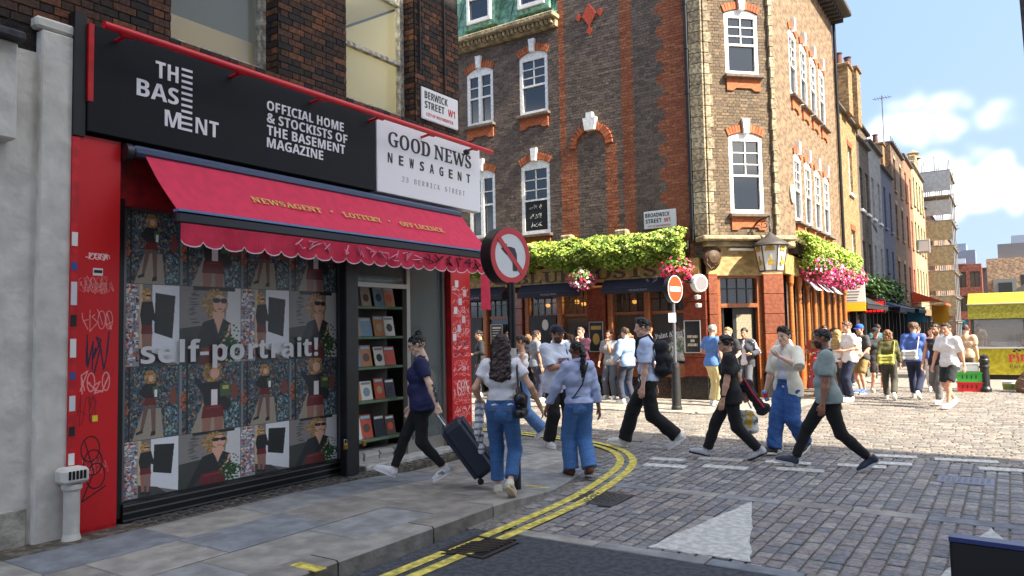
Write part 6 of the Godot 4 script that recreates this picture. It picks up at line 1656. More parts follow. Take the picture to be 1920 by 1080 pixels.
# add a field's surface to a builder; folds = cloth creases as real displacement; tint = Callable or colour
var fold_noise: FastNoiseLite
func pour(b: B, f: Dictionary, xf := Transform3D.IDENTITY, folds := 0.0, tint = null, mirror := false, fseed := 0.0, fs := 1.0) -> void:
	if fold_noise == null:
		fold_noise = FastNoiseLite.new(); fold_noise.seed = 3; fold_noise.frequency = 1.0; fold_noise.fractal_octaves = 2
	var vs: PackedVector3Array = f.v; var ns: PackedVector3Array = f.n; var ii: PackedInt32Array = f.i
	var pv := PackedVector3Array(); var pn := PackedVector3Array(); var pc := PackedColorArray()
	for i in vs.size():
		var p := vs[i]; var nn := ns[i]
		pc.append(tint.call(p) if tint is Callable else b.col)
		if folds > 0.0:
			var e := 0.012
			var q := Vector3(p.x * 4.5 + fseed, p.y * 8.0 + p.x * 4.0, p.z * 4.5) * fs
			var h := fold_noise.get_noise_3dv(q)
			var gx := fold_noise.get_noise_3dv(q + Vector3(4.5, 4.0, 0) * e * fs) - h; var gy := fold_noise.get_noise_3dv(q + Vector3(0, 8.0 * e * fs, 0)) - h; var gz := fold_noise.get_noise_3dv(q + Vector3(0, 0, 4.5 * e * fs)) - h
			p += nn * h * folds
			nn = (nn - Vector3(gx, gy, gz) * folds / e * 0.9).normalized()
		if mirror: p.x = -p.x; nn.x = -nn.x
		pv.append(xf * p); pn.append((xf.basis * nn).normalized())
	for t in range(0, ii.size(), 3):
		var i0 := ii[t]; var i1 := ii[t + 1]; var i2 := ii[t + 2]
		if ((pv[i1] - pv[i0]).cross(pv[i2] - pv[i0])).dot(pn[i0] + pn[i1] + pn[i2]) < 0.0: var tmp := i1; i1 = i2; i2 = tmp
		b.v.append(pv[i0]); b.v.append(pv[i2]); b.v.append(pv[i1])
		b.n.append(pn[i0]); b.n.append(pn[i2]); b.n.append(pn[i1])
		b.c.append(pc[i0]); b.c.append(pc[i2]); b.c.append(pc[i1])

var head_f := {}
func head_field(fine: bool, fem: bool) -> Dictionary:
	var key := "%s%s" % [fine, fem]
	if head_f.has(key): return head_f[key]
	var jw := 0.034 if fem else 0.042
	var bones := [
		[Vector3(0, 0.032, -0.035), Vector3(0, 0.042, 0.018), 0.079, 0.074],
		[Vector3(0, 0.02, 0.03), Vector3(0, -0.078, 0.05), 0.062, 0.030],
		[Vector3(-jw, -0.045, 0.012), Vector3(-0.012, -0.082, 0.052), 0.034, 0.022], [Vector3(jw, -0.045, 0.012), Vector3(0.012, -0.082, 0.052), 0.034, 0.022],
		[Vector3(-0.038, -0.008, 0.055), Vector3(0.038, -0.008, 0.055), 0.026, 0.026],
		[Vector3(-0.028, 0.033, 0.076), Vector3(0.028, 0.033, 0.076), 0.014, 0.014],
		[Vector3(0, 0.02, 0.088), Vector3(0, -0.022, 0.107), 0.008, 0.0125], [Vector3(-0.011, -0.024, 0.094), Vector3(0.011, -0.024, 0.094), 0.009, 0.009],
		[Vector3(-0.014, -0.050, 0.086), Vector3(0.014, -0.050, 0.086), 0.0085, 0.0085],
		[Vector3(-0.079, -0.012, -0.008), Vector3(-0.084, 0.022, -0.016), 0.011, 0.015], [Vector3(0.079, -0.012, -0.008), Vector3(0.084, 0.022, -0.016), 0.011, 0.015],
		[Vector3(0, -0.05, -0.02), Vector3(0, -0.19, -0.035), 0.050 if fem else 0.057, 0.054 if fem else 0.064]]
	head_f[key] = field(bones, 0.0075 if fine else 0.014, 0.016)
	return head_f[key]
var hand_f := {}
func hand_field(grip: bool) -> Dictionary:
	if hand_f.has(grip): return hand_f[grip]
	var bones := [[Vector3(0, 0.03, 0), Vector3(0, -0.02, 0), 0.026, 0.025]]
	for z in [-0.024, -0.008, 0.009, 0.025]: bones.append([Vector3(0, -0.015, z * 0.7), Vector3(-0.003, -0.088, z), 0.014, 0.012])
	var zz := [0.030, 0.010, -0.010, -0.029]; var ll := [0.070, 0.080, 0.074, 0.058]
	for i in 4:
		var p: Vector3 = Vector3(-0.003, -0.09, zz[i]); var a := (1.1 if grip else 0.22) + 0.06 * i
		for s in 3:
			var q: Vector3 = p + Vector3(-sin(a), -cos(a), 0.03 * (1.5 - i) * 0.3) * ll[i] * [0.45, 0.32, 0.26][s]
			bones.append([p, q, 0.0092 - s * 0.0008, 0.0086 - s * 0.0008])
			p = q; a += 0.95 if grip else 0.32
	bones.append([Vector3(-0.004, -0.025, 0.018), Vector3(-0.016, -0.058, 0.046), 0.014, 0.0115])
	bones.append([Vector3(-0.016, -0.058, 0.046), Vector3(-0.026, -0.098, 0.05 if not grip else 0.03), 0.0108, 0.009])
	hand_f[grip] = field(bones, 0.0058, 0.005)
	return hand_f[grip]
var shoe_f: Dictionary
func ik(root: Vector3, tip: Vector3, l1: float, l2: float, pole: Vector3) -> Array:
	var d := tip - root
	var L := clampf(d.length(), 0.05, (l1 + l2) * 0.998)
	d = d.normalized()
	tip = root + d * L
	var x := (l1 * l1 - l2 * l2 + L * L) / (2.0 * L)
	var h := sqrt(maxf(l1 * l1 - x * x, 0.0))
	var side := (pole - d * pole.dot(d)).normalized()
	return [root + d * x + side * h, tip]
var cloth_mats := {}
func cloth(c: Color, rough := 0.85, weave := 0.94) -> StandardMaterial3D:
	var k := "%s%s" % [c, rough]
	if not cloth_mats.has(k):
		var m := M(c, rough)
		m.albedo_texture = noise_tex(0.02, snappedf(weave, 0.06), 1.0, 1, 5); m.uv1_triplanar = true; m.uv1_scale = Vector3.ONE * 5.0
		m.rim_enabled = true; m.rim = 0.15
		cloth_mats[k] = m
	return cloth_mats[k]
func denim(c: Color) -> StandardMaterial3D:
	return cloth(c, 0.9, 0.84)

# spec keys: at, face (direction x,z), h, w (girth), skin, hair, hc, head (yaw,pitch), lean, feet [[x,z,lift,pitch],..left,right], hands [left,right] targets, grip [l,r],
# top {c, sleeve(0..2), hem, loose, open}, over (second garment), legs {c, r_thigh, r_hem, len}, shoes {c, sole}, fine
func person(label: String, s: Dictionary, group := "") -> Node3D:
	var at: Vector3 = s.at
	var fd: Vector2 = Vector2(s.face[0], s.face[1]).normalized()
	var n := thing("person", label, "person", at, atan2(fd.x, fd.y), group)
	var H: float = s.h / 1.75
	var w: float = s.get("w", 1.0)
	var fem: bool = s.get("fem", false)
	var fine: bool = s.get("fine", false)
	var cell := 0.0165 if fine else 0.033
	var lean: float = s.get("lean", 0.03)
	var bend := Basis(Vector3.RIGHT, lean)
	var pel := Vector3(0, 0.94 + s.get("drop", 0.0), 0)
	var up := func(x: float, y: float, z: float) -> Vector3: return pel + bend * (Vector3(x, y - 0.94, z))
	var shw := 0.165 if fem else 0.185
	var feet: Array = s.get("feet", [[0.1, 0.03, 0.0, 0.0], [0.1, -0.03, 0.0, 0.0]])
	var hands: Array = s.get("hands", [Vector3(0.26, 0.80, 0.06), Vector3(0.26, 0.80, 0.06)])
	var grips: Array = s.get("grip", [false, false])
	var skin: Color = s.get("skin", s8(206, 164, 138))
	# --- joints
	var hipj := []; var knee := []; var ank := []; var sho := []; var elb := []; var wri := []
	for i in 2:
		var sg := 1.0 if i == 0 else -1.0
		var f: Array = feet[i]
		var hp := pel + Vector3(sg * 0.09 * (1.0 + (w - 1.0) * 0.4), -0.02, 0)
		var foot_b := Basis(Vector3.RIGHT, deg_to_rad(f[3]))
		var an := Vector3(sg * f[0], 0.09 + f[2], f[1])
		if f[3] > 1.0: an += Vector3(0, 0.17 * sin(deg_to_rad(f[3])), 0.06 * (1.0 - cos(deg_to_rad(f[3]))))
		elif f[3] < -1.0: an += Vector3(0, 0.05 * sin(deg_to_rad(-f[3])), 0)
		var r := ik(hp, an, 0.44, 0.425, Vector3(sg * 0.08, 0, 1))
		hipj.append(hp); knee.append(r[0]); ank.append(r[1])
		var sh: Vector3 = up.call(sg * shw, 1.435, -0.01)
		var tg: Vector3 = hands[i]
		var r2 := ik(sh, Vector3(sg * tg.x, tg.y, tg.z), 0.29, 0.265, Vector3(sg * 0.5, -0.25, -1) if s.get("pole%d" % i, Vector3.ZERO) == Vector3.ZERO else s["pole%d" % i])
		sho.append(sh); elb.append(r2[0]); wri.append(r2[1])
	var bust := 0.02 if fem else 0.0
	var belly: float = maxf(w - 1.0, 0.0)
	var torso := func(g: float) -> Array:
		return [
			[up.call(-0.075 * w, 0.95, -0.01), up.call(0.075 * w, 0.95, -0.01), 0.102 * w + g, 0.102 * w + g],
			[up.call(-0.07, 0.90, -0.045), up.call(0.07, 0.90, -0.045), 0.088 * w + g, 0.088 * w + g],
			[up.call(-0.055 * w, 1.09, 0.005 + belly * 0.09), up.call(0.055 * w, 1.09, 0.005 + belly * 0.09), 0.092 * w + g + belly * 0.05, 0.092 * w + g + belly * 0.05],
			[up.call(-0.08, 1.27, 0.0), up.call(0.08, 1.27, 0.0), 0.105 + (w - 1.0) * 0.05 + g, 0.105 + (w - 1.0) * 0.05 + g],
			[up.call(-0.07, 1.30 - bust, 0.035 + bust), up.call(0.07, 1.30 - bust, 0.035 + bust), 0.075 + bust + g, 0.075 + bust + g],
			[up.call(-shw + 0.03, 1.415, -0.015), up.call(shw - 0.03, 1.415, -0.015), 0.062 + g, 0.062 + g],
			[up.call(0, 1.40, -0.02), up.call(0, 1.475, -0.02), 0.085 + g, 0.058 + g]]
	# --- body, one surface
	var bb := B.new(); bb.col = skin.srgb_to_linear()
	var bones: Array = torso.call(-0.014)
	var af := (0.85 if fem else 1.0) * (1.0 + (w - 1.0) * 0.5)
	for i in 2:
		bones.append([sho[i], elb[i], 0.049 * af, 0.040 * af]); bones.append([elb[i], elb[i].lerp(wri[i], 0.35), 0.040 * af, 0.041 * af]); bones.append([elb[i].lerp(wri[i], 0.35), wri[i], 0.041 * af, 0.027])
		var lf := 1.0 if s.get("legs", {}).get("len", 0.94) <= 0.5 or s.get("legs", {}).get("skirt", false) else 0.68
		bones.append([hipj[i], knee[i], 0.085 * w * lf, 0.055 * lf]); bones.append([knee[i], knee[i].lerp(ank[i], 0.3), 0.053 * lf, 0.056 * lf]); bones.append([knee[i].lerp(ank[i], 0.3), ank[i], 0.056 * lf, 0.034])
	bones.append([up.call(0, 1.44, -0.02), up.call(0, 1.56, 0.0), 0.055 if fem else 0.064, 0.05 if fem else 0.058])
	pour(bb, field(bones, cell * 1.15, 0.03))
	var hy: Array = s.get("head", [0.0, 0.0])
	var hb := bend * Basis(Vector3.UP, hy[0]) * Basis(Vector3.RIGHT, hy[1])
	var hx := Transform3D(hb, up.call(0, 1.635, 0.02))
	var hairc: Color = s.get("hc", s8(40, 30, 26))
	var beard: bool = s.get("beard", false)
	var sl := skin.srgb_to_linear(); var hl := hairc.srgb_to_linear()
	pour(bb, head_field(fine, fem), hx, 0.0, func(p: Vector3) -> Color:
		if p.z > 0.05:
			var ax := absf(p.x)
			if absf(p.y - 0.037) < 0.0065 and ax > 0.012 and ax < 0.047: return sl.lerp(hl, 0.75)
			if Vector2((ax - 0.031) / 0.015, (p.y - 0.014) / 0.008).length() < 1.0: return Color(0.03, 0.02, 0.02) if absf(ax - 0.031) < 0.008 else Color(0.5, 0.48, 0.46)
			if Vector2(p.x / 0.026, (p.y + 0.051) / 0.0095).length() < 1.0: return sl.lerp(Color(0.42, 0.12, 0.11), 0.55)
		if beard and p.y < -0.022 - 0.3 * maxf(0.0, p.z - 0.06) and p.y > -0.12 and p.z > 0.0: return sl.lerp(hl, 0.85)
		return sl)
	for i in 2:
		var sg := 1.0 if i == 0 else -1.0
		var dn: Vector3 = (wri[i] - elb[i]).normalized()
		var fwd: Vector3 = s.get("thumb%d" % i, Vector3(0, 0.2, 1))
		var xx: Vector3 = (-dn).cross(fwd).normalized()
		var zz2: Vector3 = xx.cross(-dn).normalized()
		pour(bb, hand_field(grips[i]), Transform3D(Basis(xx, -dn, zz2), wri[i] + dn * 0.012), 0.0, null, i == 1)
	var sm := MV(0.55); sm.subsurf_scatter_enabled = true; sm.subsurf_scatter_strength = 0.08
	part("body", bb.mesh(), sm, n)
	n.scale = Vector3.ONE * H
	# --- garments
	var garments := [["top", s.get("top", {})], ["overshirt", s.get("over", {})]]
	for gq in garments:
		var g: Dictionary = gq[1]
		if g.is_empty(): continue
		var lo: float = g.get("loose", 0.016)
		var tb: Array = torso.call(lo)
		var sl_: float = g.get("sleeve", 0.55)
		var hem: float = g.get("hem", 0.86)
		if hem < 0.9: tb.append([up.call(-0.07 * w, 0.97, -0.012), up.call(-0.075 * w, hem - 0.05, -0.012), 0.108 * w + lo, 0.112 * w + lo]); tb.append([up.call(0.07 * w, 0.97, -0.012), up.call(0.075 * w, hem - 0.05, -0.012), 0.108 * w + lo, 0.112 * w + lo])
		for i in 2:
			if sl_ <= 0.0: continue
			var sk: float = 0.55 if gq[0] == "overshirt" else 1.0
			var r0 := 0.056 * af + lo * 1.2 * sk; var r1 := 0.046 * af + lo * (1.6 if sl_ < 1.0 else 1.1) * sk
			if sl_ < 1.0: tb.append([sho[i], sho[i].lerp(elb[i], sl_ + 0.15), r0, r1 + 0.006, true])
			else:
				tb.append([sho[i], elb[i], r0, r1]); tb.append([elb[i], elb[i].lerp(wri[i], minf(sl_ - 1.0, 0.97)), r1, 0.036 + lo, true])
		var cuts := [[-(bend.y), -(bend.y.dot(up.call(0, hem, 0)))]]
		if sl_ <= 0.0: cuts.append([Vector3(0, 1, 0), up.call(0, 1.44, 0).y])
		var gb := B.new()
		pour(gb, field(tb, cell, 0.035, cuts, g.get("open", 0.0)), Transform3D.IDENTITY, g.get("folds", 0.012), null, false, at.x * 7.0)
		var gp := part(g.get("name", gq[0]), gb.mesh(), cloth(g.c), n)
		if fine and sl_ > 0.0 and gq[0] == "top":
			var cr := []
			for k in 17: cr.append(up.call(cos(TAU * k / 16) * (0.070 + lo * 0.5), 1.478 + lo * 0.7 - 0.012 * sin(TAU * k / 16), -0.012 + sin(TAU * k / 16) * (0.068 + lo * 0.5)))
			part("collar", tubem(cr, [0.009], 6), cloth(g.c * 0.92), gp)
		if g.has("print"):
			for k in 5: part("print", boxm(Vector3(0, 0, 0), Vector3(0.16 - 0.02 * k, 0.018, 0.012)), M(g.print, 0.8), gp, Transform3D(bend, up.call(0, 1.30 - k * 0.035, 0.138 + lo)))
	var lg: Dictionary = s.get("legs", {})
	if not lg.is_empty():
		var rt: float = lg.get("thigh", 0.098) * (1.0 + (w - 1.0) * 0.6); var rh: float = lg.get("hem", 0.065); var ln: float = lg.get("len", 0.94)
		var tb := [[up.call(-0.075 * w, 0.97, -0.01), up.call(0.075 * w, 0.97, -0.01), 0.108 * w, 0.108 * w], [pel + Vector3(-0.07, -0.04, -0.035), pel + Vector3(0.07, -0.04, -0.035), 0.10 * w, 0.10 * w], [up.call(-0.06 * w, 1.03, 0), up.call(0.06 * w, 1.03, 0), 0.105 * w, 0.105 * w]]
		for i in 2:
			if ln <= 0.5:
				tb.append([hipj[i], hipj[i].lerp(knee[i], ln * 2.0), rt, rh, true])
			else:
				var kr := lerpf(rt, rh, 0.5) * 0.94
				tb.append([hipj[i], knee[i], rt, kr])
				tb.append([knee[i], knee[i].lerp(ank[i] - Vector3(0, 0.03, 0), (ln - 0.5) * 2.0), kr, rh, true])
		if lg.get("skirt", false): tb = [[up.call(0, 1.0, 0), Vector3(0, 0.25, 0), 0.15, 0.30, true], [up.call(-0.075, 0.97, -0.01), up.call(0.075, 0.97, -0.01), 0.108, 0.108]]
		var gb := B.new()
		pour(gb, field(tb, cell, 0.03, [[bend.y, bend.y.dot(up.call(0, 1.05, 0))]]), Transform3D.IDENTITY, lg.get("folds", 0.009), null, false, at.z * 5.0)
		part("skirt" if lg.get("skirt", false) else ("shorts" if ln <= 0.5 else "trousers"), gb.mesh(), denim(lg.c), n)
		if fine and lg.c.b > lg.c.r * 1.3:
			for sg in [-1.0, 1.0]:
				var pk := part("back_pocket", boxm(Vector3.ZERO, Vector3(0.115, 0.125, 0.012)), denim(lg.c * 0.86), n, Transform3D(Basis(Vector3.UP, sg * 0.28 + PI) * Basis(Vector3.RIGHT, 0.06), pel + Vector3(sg * 0.078, -0.035, -0.034 - 0.1005 * w)))
				part("stitching", boxm(Vector3(0, 0.05, 0.007), Vector3(0.11, 0.006, 0.003)), M(s8(150, 130, 90), 0.9), pk)
			part("waistband", single(func(b: B):
				for k in 20:
					var a0 := TAU * k / 20; var a1 := TAU * (k + 1) / 20
					var q0: Vector3 = up.call(cos(a0) * (0.06 * w + 0.112 * w), 1.03, sin(a0) * 0.113 * w); var q1: Vector3 = up.call(cos(a1) * (0.06 * w + 0.112 * w), 1.03, sin(a1) * 0.113 * w)
					b.quad(q1 - bend.y * 0.02, q0 - bend.y * 0.02, q0 + bend.y * 0.02, q1 + bend.y * 0.02)), denim(lg.c * 0.8), n)
	# --- shoes
	var shc: Dictionary = s.get("shoes", {"c": s8(230, 230, 228), "sole": s8(236, 234, 228)})
	if shoe_f.is_empty():
		shoe_f = field([[Vector3(0, 0.05, -0.055), Vector3(0, 0.042, 0.10), 0.042, 0.040], [Vector3(0, 0.05, -0.05), Vector3(0, 0.105, -0.04), 0.043, 0.044, true], [Vector3(0.006, 0.038, 0.08), Vector3(-0.004, 0.034, 0.155), 0.042, 0.032], [Vector3(0, 0.08, -0.02), Vector3(0, 0.055, 0.08), 0.034, 0.03]], 0.011, 0.02, [[Vector3(0, -1, 0), -0.018]])
	for i in 2:
		var f: Array = feet[i]
		var tb := Basis(Vector3.UP, (0.12 if i == 0 else -0.12)) * Basis(Vector3.RIGHT, deg_to_rad(f[3]))
		var sx := Transform3D(tb, ank[i] - tb * Vector3(0, 0.085, -0.035))
		var b1 := B.new(); pour(b1, shoe_f, Transform3D.IDENTITY, 0.0, null, i == 1)
		var so := part("shoe", b1.mesh(), cloth(shc.c, 0.6, 0.9), n, sx)
		var ol := PackedVector2Array()
		for k in 20:
			var a := TAU * k / 20
			ol.append(Vector2((0.043 + 0.008 * sin(a) * (1.0 if sin(a) > 0 else 0.4)) * cos(a), 0.05 + 0.148 * sin(a)))
		part("sole", prismm(ol, 0.0, 0.026, Transform3D(Basis(Vector3(1, 0, 0), Vector3(0, 0, 1), Vector3(0, 1, 0)), Vector3.ZERO)), M(shc.get("sole", s8(230, 228, 222)), 0.7), so)
		if shc.has("stripe"):
			for q in 3: part("stripe", boxm(Vector3(0.043 * (1 if i == 0 else -1), 0.055, 0.03 + q * 0.022), Vector3(0.008, 0.05, 0.010), Basis(Vector3.RIGHT, 0.4)), M(shc.stripe, 0.7), so)
	# --- hair
	var hs: String = s.get("hair", "short")
	if hs != "bald":
		var hbn := [[Vector3(0, 0.045, -0.035), Vector3(0, 0.055, 0.012), 0.086, 0.080]]
		var cuts := [[Vector3(0, -0.62, 0.78).normalized(), 0.012], [Vector3(0, -1, 0), 0.075 if hs != "crop" else 0.045]]
		match hs:
			"short": hbn.append([Vector3(0.01, 0.11, 0.0), Vector3(-0.015, 0.105, 0.05), 0.045, 0.04])
			"quiff": hbn.append([Vector3(0.01, 0.115, 0.0), Vector3(-0.01, 0.12, 0.06), 0.05, 0.042]); hbn.append([Vector3(-0.04, 0.1, 0.03), Vector3(0.04, 0.11, 0.04), 0.045, 0.04])
			"mop": hbn.append([Vector3(-0.05, 0.07, 0.02), Vector3(0.05, 0.07, 0.02), 0.062, 0.062]); hbn.append([Vector3(-0.075, 0.02, -0.01), Vector3(0.075, 0.02, -0.01), 0.035, 0.035])
			"bun": hbn.append([Vector3(0, 0.12, -0.06), Vector3(0, 0.145, -0.07), 0.042, 0.036])
			"lowbun": hbn.append([Vector3(0, 0.02, -0.13), Vector3(0, 0.0, -0.14), 0.042, 0.036])
		var hbld := B.new(); hbld.col = hl
		pour(hbld, field(hbn, 0.008 if fine else 0.014, 0.02, cuts), hx, 0.016, null, false, at.x, 4.5)
		if hs in ["long", "pony", "bob", "longback"]:
			var tl := []
			if hs == "pony": tl = [[Vector3(0, 0.05, -0.11), Vector3(0, -0.04, -0.16), 0.032, 0.038], [Vector3(0, -0.04, -0.16), Vector3(0.01, -0.22, -0.15), 0.036, 0.034], [Vector3(0.01, -0.22, -0.15), Vector3(0.015, -0.38, -0.12), 0.032, 0.014]]
			else:
				var bot := -0.36 if hs != "bob" else -0.13
				for x in [-0.06, -0.02, 0.02, 0.06]: tl.append([Vector3(x, 0.03, -0.06), Vector3(x * 1.25, bot + absf(x) * 0.5, -0.135 if hs != "bob" else -0.07), 0.05, 0.042])
				if hs != "longback":
					for x in [-0.078, 0.078]: tl.append([Vector3(x, 0.05, -0.005), Vector3(x * 1.05, bot * 0.75, 0.0), 0.03, 0.022])
			pour(hbld, field(tl, 0.010 if fine else 0.016, 0.02), hx, 0.018, null, false, at.z, 3.0)
		var hm := M(Color.WHITE, 0.5); hm.vertex_color_use_as_albedo = true; hm.albedo_texture = noise_tex(0.02, 0.6, 1.0, 2, 5); hm.uv1_triplanar = true; hm.uv1_scale = Vector3(14, 2, 14)
		part("hair", hbld.mesh(), hm, n)
	if s.has("cap"):
		var cp := part("cap", single(func(b: B):
			b.lathe([Vector2(0.102, 0.0), Vector2(0.102, 0.03), Vector2(0.09, 0.07), Vector2(0.06, 0.1), Vector2(0, 0.112)], 20, Transform3D(Basis.from_scale(Vector3(0.92, 1, 1.08)), Vector3(0, 0.055, -0.012)))), cloth(s.cap), n, hx)
		var br := PackedVector2Array()
		for k in 13: br.append(Vector2(cos(PI * k / 12) * 0.085, 0.07 + sin(PI * k / 12) * 0.10))
		part("brim", prismm(br, 0.0, 0.007, Transform3D(Basis(Vector3(1, 0, 0), Vector3(0, -0.15, 1).normalized(), Vector3(0, 1, 0.15).normalized()), Vector3(0, 0.06, 0.0))), cloth(s.cap), cp)
	if s.get("glasses", 0) > 0:
		var dark: bool = s.glasses == 2
		part("sunglasses" if dark else "glasses", single(func(b: B):
			for sg in [-1.0, 1.0]:
				if dark: b.bev(Vector3(sg * 0.033, 0.014, 0.094), Vector3(0.05, 0.036, 0.012), 0.005)
				else:
					var rp := []
					for k in 13: rp.append(Vector3(sg * 0.033 + cos(TAU * k / 12) * 0.025, 0.012 + sin(TAU * k / 12) * 0.019, 0.097))
					b.tube(rp, [0.0025], 5, false)
				b.tube([Vector3(sg * 0.058, 0.018, 0.094), Vector3(sg * 0.08, 0.02, 0.0)], [0.003], 5)
			b.tube([Vector3(-0.01, 0.018, 0.1), Vector3(0.01, 0.018, 0.1)], [0.003], 5)), M(s8(16, 16, 18), 0.15), n, hx)
	n.set_meta("joints", {"wl": wri[0], "wr": wri[1], "sl": sho[0], "sr": sho[1]})
	return n
func J(n: Node3D, k: String) -> Vector3:
	var v: Vector3 = n.get_meta("joints")[k]
	return n.transform * v
# a bag resting against a body: rounded soft box
func soft_box(sz: Vector3, folds := 0.012) -> ArrayMesh:
	var h := sz * 0.5; var r := minf(h.x, minf(h.y, h.z)) * 0.75
	var bones := []
	for sx in [-1.0, 1.0]:
		for sy in [-1.0, 1.0]:
			bones.append([Vector3(sx * (h.x - r), sy * (h.y - r), -(h.z - r)), Vector3(sx * (h.x - r), sy * (h.y - r), h.z - r), r, r])
		bones.append([Vector3(sx * (h.x - r), -(h.y - r), 0), Vector3(sx * (h.x - r), h.y - r, 0), r, r])
	for sy in [-1.0, 0.0, 1.0]: bones.append([Vector3(-(h.x - r), sy * (h.y - r), 0), Vector3(h.x - r, sy * (h.y - r), 0), r, r])
	var b := B.new(); pour(b, field(bones, minf(0.016, r * 0.5), 0.03), Transform3D.IDENTITY, folds)
	return b.mesh()
# ------------------------------------------------------------------ the people in the picture
func make_people() -> void:
	var pale := s8(214, 172, 148); var tan_ := s8(188, 140, 112); var brown := s8(140, 96, 72)
	var blackhair := s8(26, 22, 22); var darkbrown := s8(54, 36, 28); var midbrown := s8(96, 66, 44); var fair := s8(176, 136, 84)
	var blk := s8(24, 24, 27)
	var trainers := {"c": s8(228, 228, 226), "sole": s8(236, 234, 228)}
	# woman in navy T-shirt pulling a suitcase
	var p := person("woman in navy T-shirt and black leggings pulling a suitcase past the shop door", {"at": Vector3(-5.62, 0.1, -6.55), "face": [-0.80, 0.60], "h": 1.63, "w": 1.22, "fem": true, "fine": true, "skin": s8(222, 184, 160), "hair": "bun", "hc": blackhair, "glasses": 1,
		"head": [0.0, 0.25], "lean": 0.04, "feet": [[0.08, -0.30, 0.0, 28.0], [0.08, 0.36, 0.02, -22.0]], "hands": [Vector3(0.30, 0.84, -0.24), Vector3(0.24, 0.84, 0.16)], "grip": [true, false],
		"top": {"c": s8(26, 32, 74), "sleeve": 0.55, "hem": 0.86, "loose": 0.014}, "legs": {"c": blk, "thigh": 0.088, "hem": 0.052, "len": 0.93}, "shoes": {"c": s8(228, 228, 228), "sole": s8(232, 230, 226), "stripe": s8(20, 20, 24)}})
	var tat := sub("tattoo", p)
	for k in 7:
		var a: Vector3 = p.get_meta("joints").wl; var e: Vector3 = p.get_meta("joints").sl
		part("ink_mark", boxm(Vector3.ZERO, Vector3(0.012, 0.03, 0.03), Basis(Vector3(1, 0.3, 0.2).normalized(), k * 1.1)), M(s8(60, 70, 76), 0.7), tat, T(a.x + 0.026, a.y + 0.05 + k * 0.03, a.z + 0.012 * k * 0.6 - 0.01 * (k % 2)))
	var hl := J(p, "wl")
	var sc := thing("suitcase", "dark navy ribbed suitcase tilted on its wheels behind the woman in navy", "suitcase", hl + Vector3(0.02, -0.06, -0.02), atan2(0.80, -0.60))
	var tl := Basis(Vector3.RIGHT, -0.62)
	var nav := M(s8(24, 32, 50), 0.5)
	part("shell", single(func(b: B): b.bev(Vector3(0, -0.52, 0.02), Vector3(0.46, 0.66, 0.27), 0.05)), nav, sc, Transform3D(tl, Vector3.ZERO))
	for k in 6: part("rib", bevm(Vector3(-0.19 + k * 0.076, -0.52, 0.02), Vector3(0.03, 0.6, 0.285), 0.01), nav, sc, Transform3D(tl, Vector3.ZERO))
	part("handle", tubem([Vector3(-0.09, -0.22, -0.09), Vector3(-0.09, 0, -0.09), Vector3(0.09, 0, -0.09), Vector3(0.09, -0.22, -0.09)], [0.011], 6), mat.chrome, sc, Transform3D(tl, Vector3(0, 0, 0.06)))
	for sg in [-0.19, 0.19]:
		for z in [-0.08, 0.12]: part("wheel", lathem([Vector2(0, -0.02), Vector2(0.035, -0.018), Vector2(0.035, 0.018), Vector2(0, 0.02)], 12, Transform3D(Basis(Vector3.BACK, PI / 2), Vector3(sg, -0.87, z))), mat.blackmetal, sc, Transform3D(tl, Vector3.ZERO))
	# woman in white tee, back turned
	p = person("woman with long brown hair in white T-shirt and blue jeans stepping off the kerb", {"at": Vector3(-4.43, 0.055, -6.44), "face": [-0.42, -0.9], "h": 1.67, "fem": true, "fine": true, "skin": s8(206, 160, 132), "hair": "longback", "hc": s8(62, 40, 34),
		"feet": [[0.09, 0.16, 0.0, 0.0], [0.10, -0.18, 0.0, 38.0]], "hands": [Vector3(0.27, 1.02, 0.16), Vector3(0.40, 0.98, 0.10)], "grip": [true, false],
		"top": {"c": s8(226, 224, 228), "sleeve": 0.4, "hem": 1.0, "loose": 0.014}, "legs": {"c": s8(62, 104, 158), "thigh": 0.098, "hem": 0.072, "len": 0.90}, "shoes": {"c": s8(216, 208, 190), "sole": s8(206, 190, 150)}})
	var bag := thing("shoulder_bag", "black leather shoulder bag under the arm of the woman in white T-shirt", "bag", J(p, "sr") + Vector3(0.06, -0.42, 0.02), p.rotation.y)
	part("pouch", soft_box(Vector3(0.12, 0.24, 0.32)), M(s8(20, 20, 23), 0.4), bag)
	part("strap", tubem([Vector3(0, 0.1, -0.13), Vector3(0.03, 0.36, -0.04), Vector3(0.035, 0.46, 0.0), Vector3(0.03, 0.36, 0.05), Vector3(0, 0.1, 0.13)], [0.011], 6), M(s8(20, 20, 23), 0.4), bag)
	var jk := thing("carried_jacket", "grey and white striped jacket hanging from the hand of the woman in white T-shirt", "jacket", J(p, "wl") + Vector3(-0.02, -0.02, 0.0), p.rotation.y)
	var jb := B.new()
	pour(jb, field([[Vector3(0, 0.0, 0), Vector3(0.02, -0.42, 0.07), 0.03, 0.035], [Vector3(0, 0.0, 0), Vector3(-0.02, -0.5, -0.02), 0.03, 0.03], [Vector3(0, 0, 0), Vector3(0.01, -0.34, -0.1), 0.03, 0.03], [Vector3(0, 0.03, 0), Vector3(0, -0.2, 0.02), 0.04, 0.05]], 0.012, 0.03), Transform3D.IDENTITY, 0.02, func(q: Vector3) -> Color: return lin(0.44, 0.45, 0.48) if fmod(q.y * 14.0 + 20.0 + q.z * 2.0, 1.0) < 0.35 else lin(0.8, 0.8, 0.82))
	part("cloth", jb.mesh(), MV(0.9), jk)
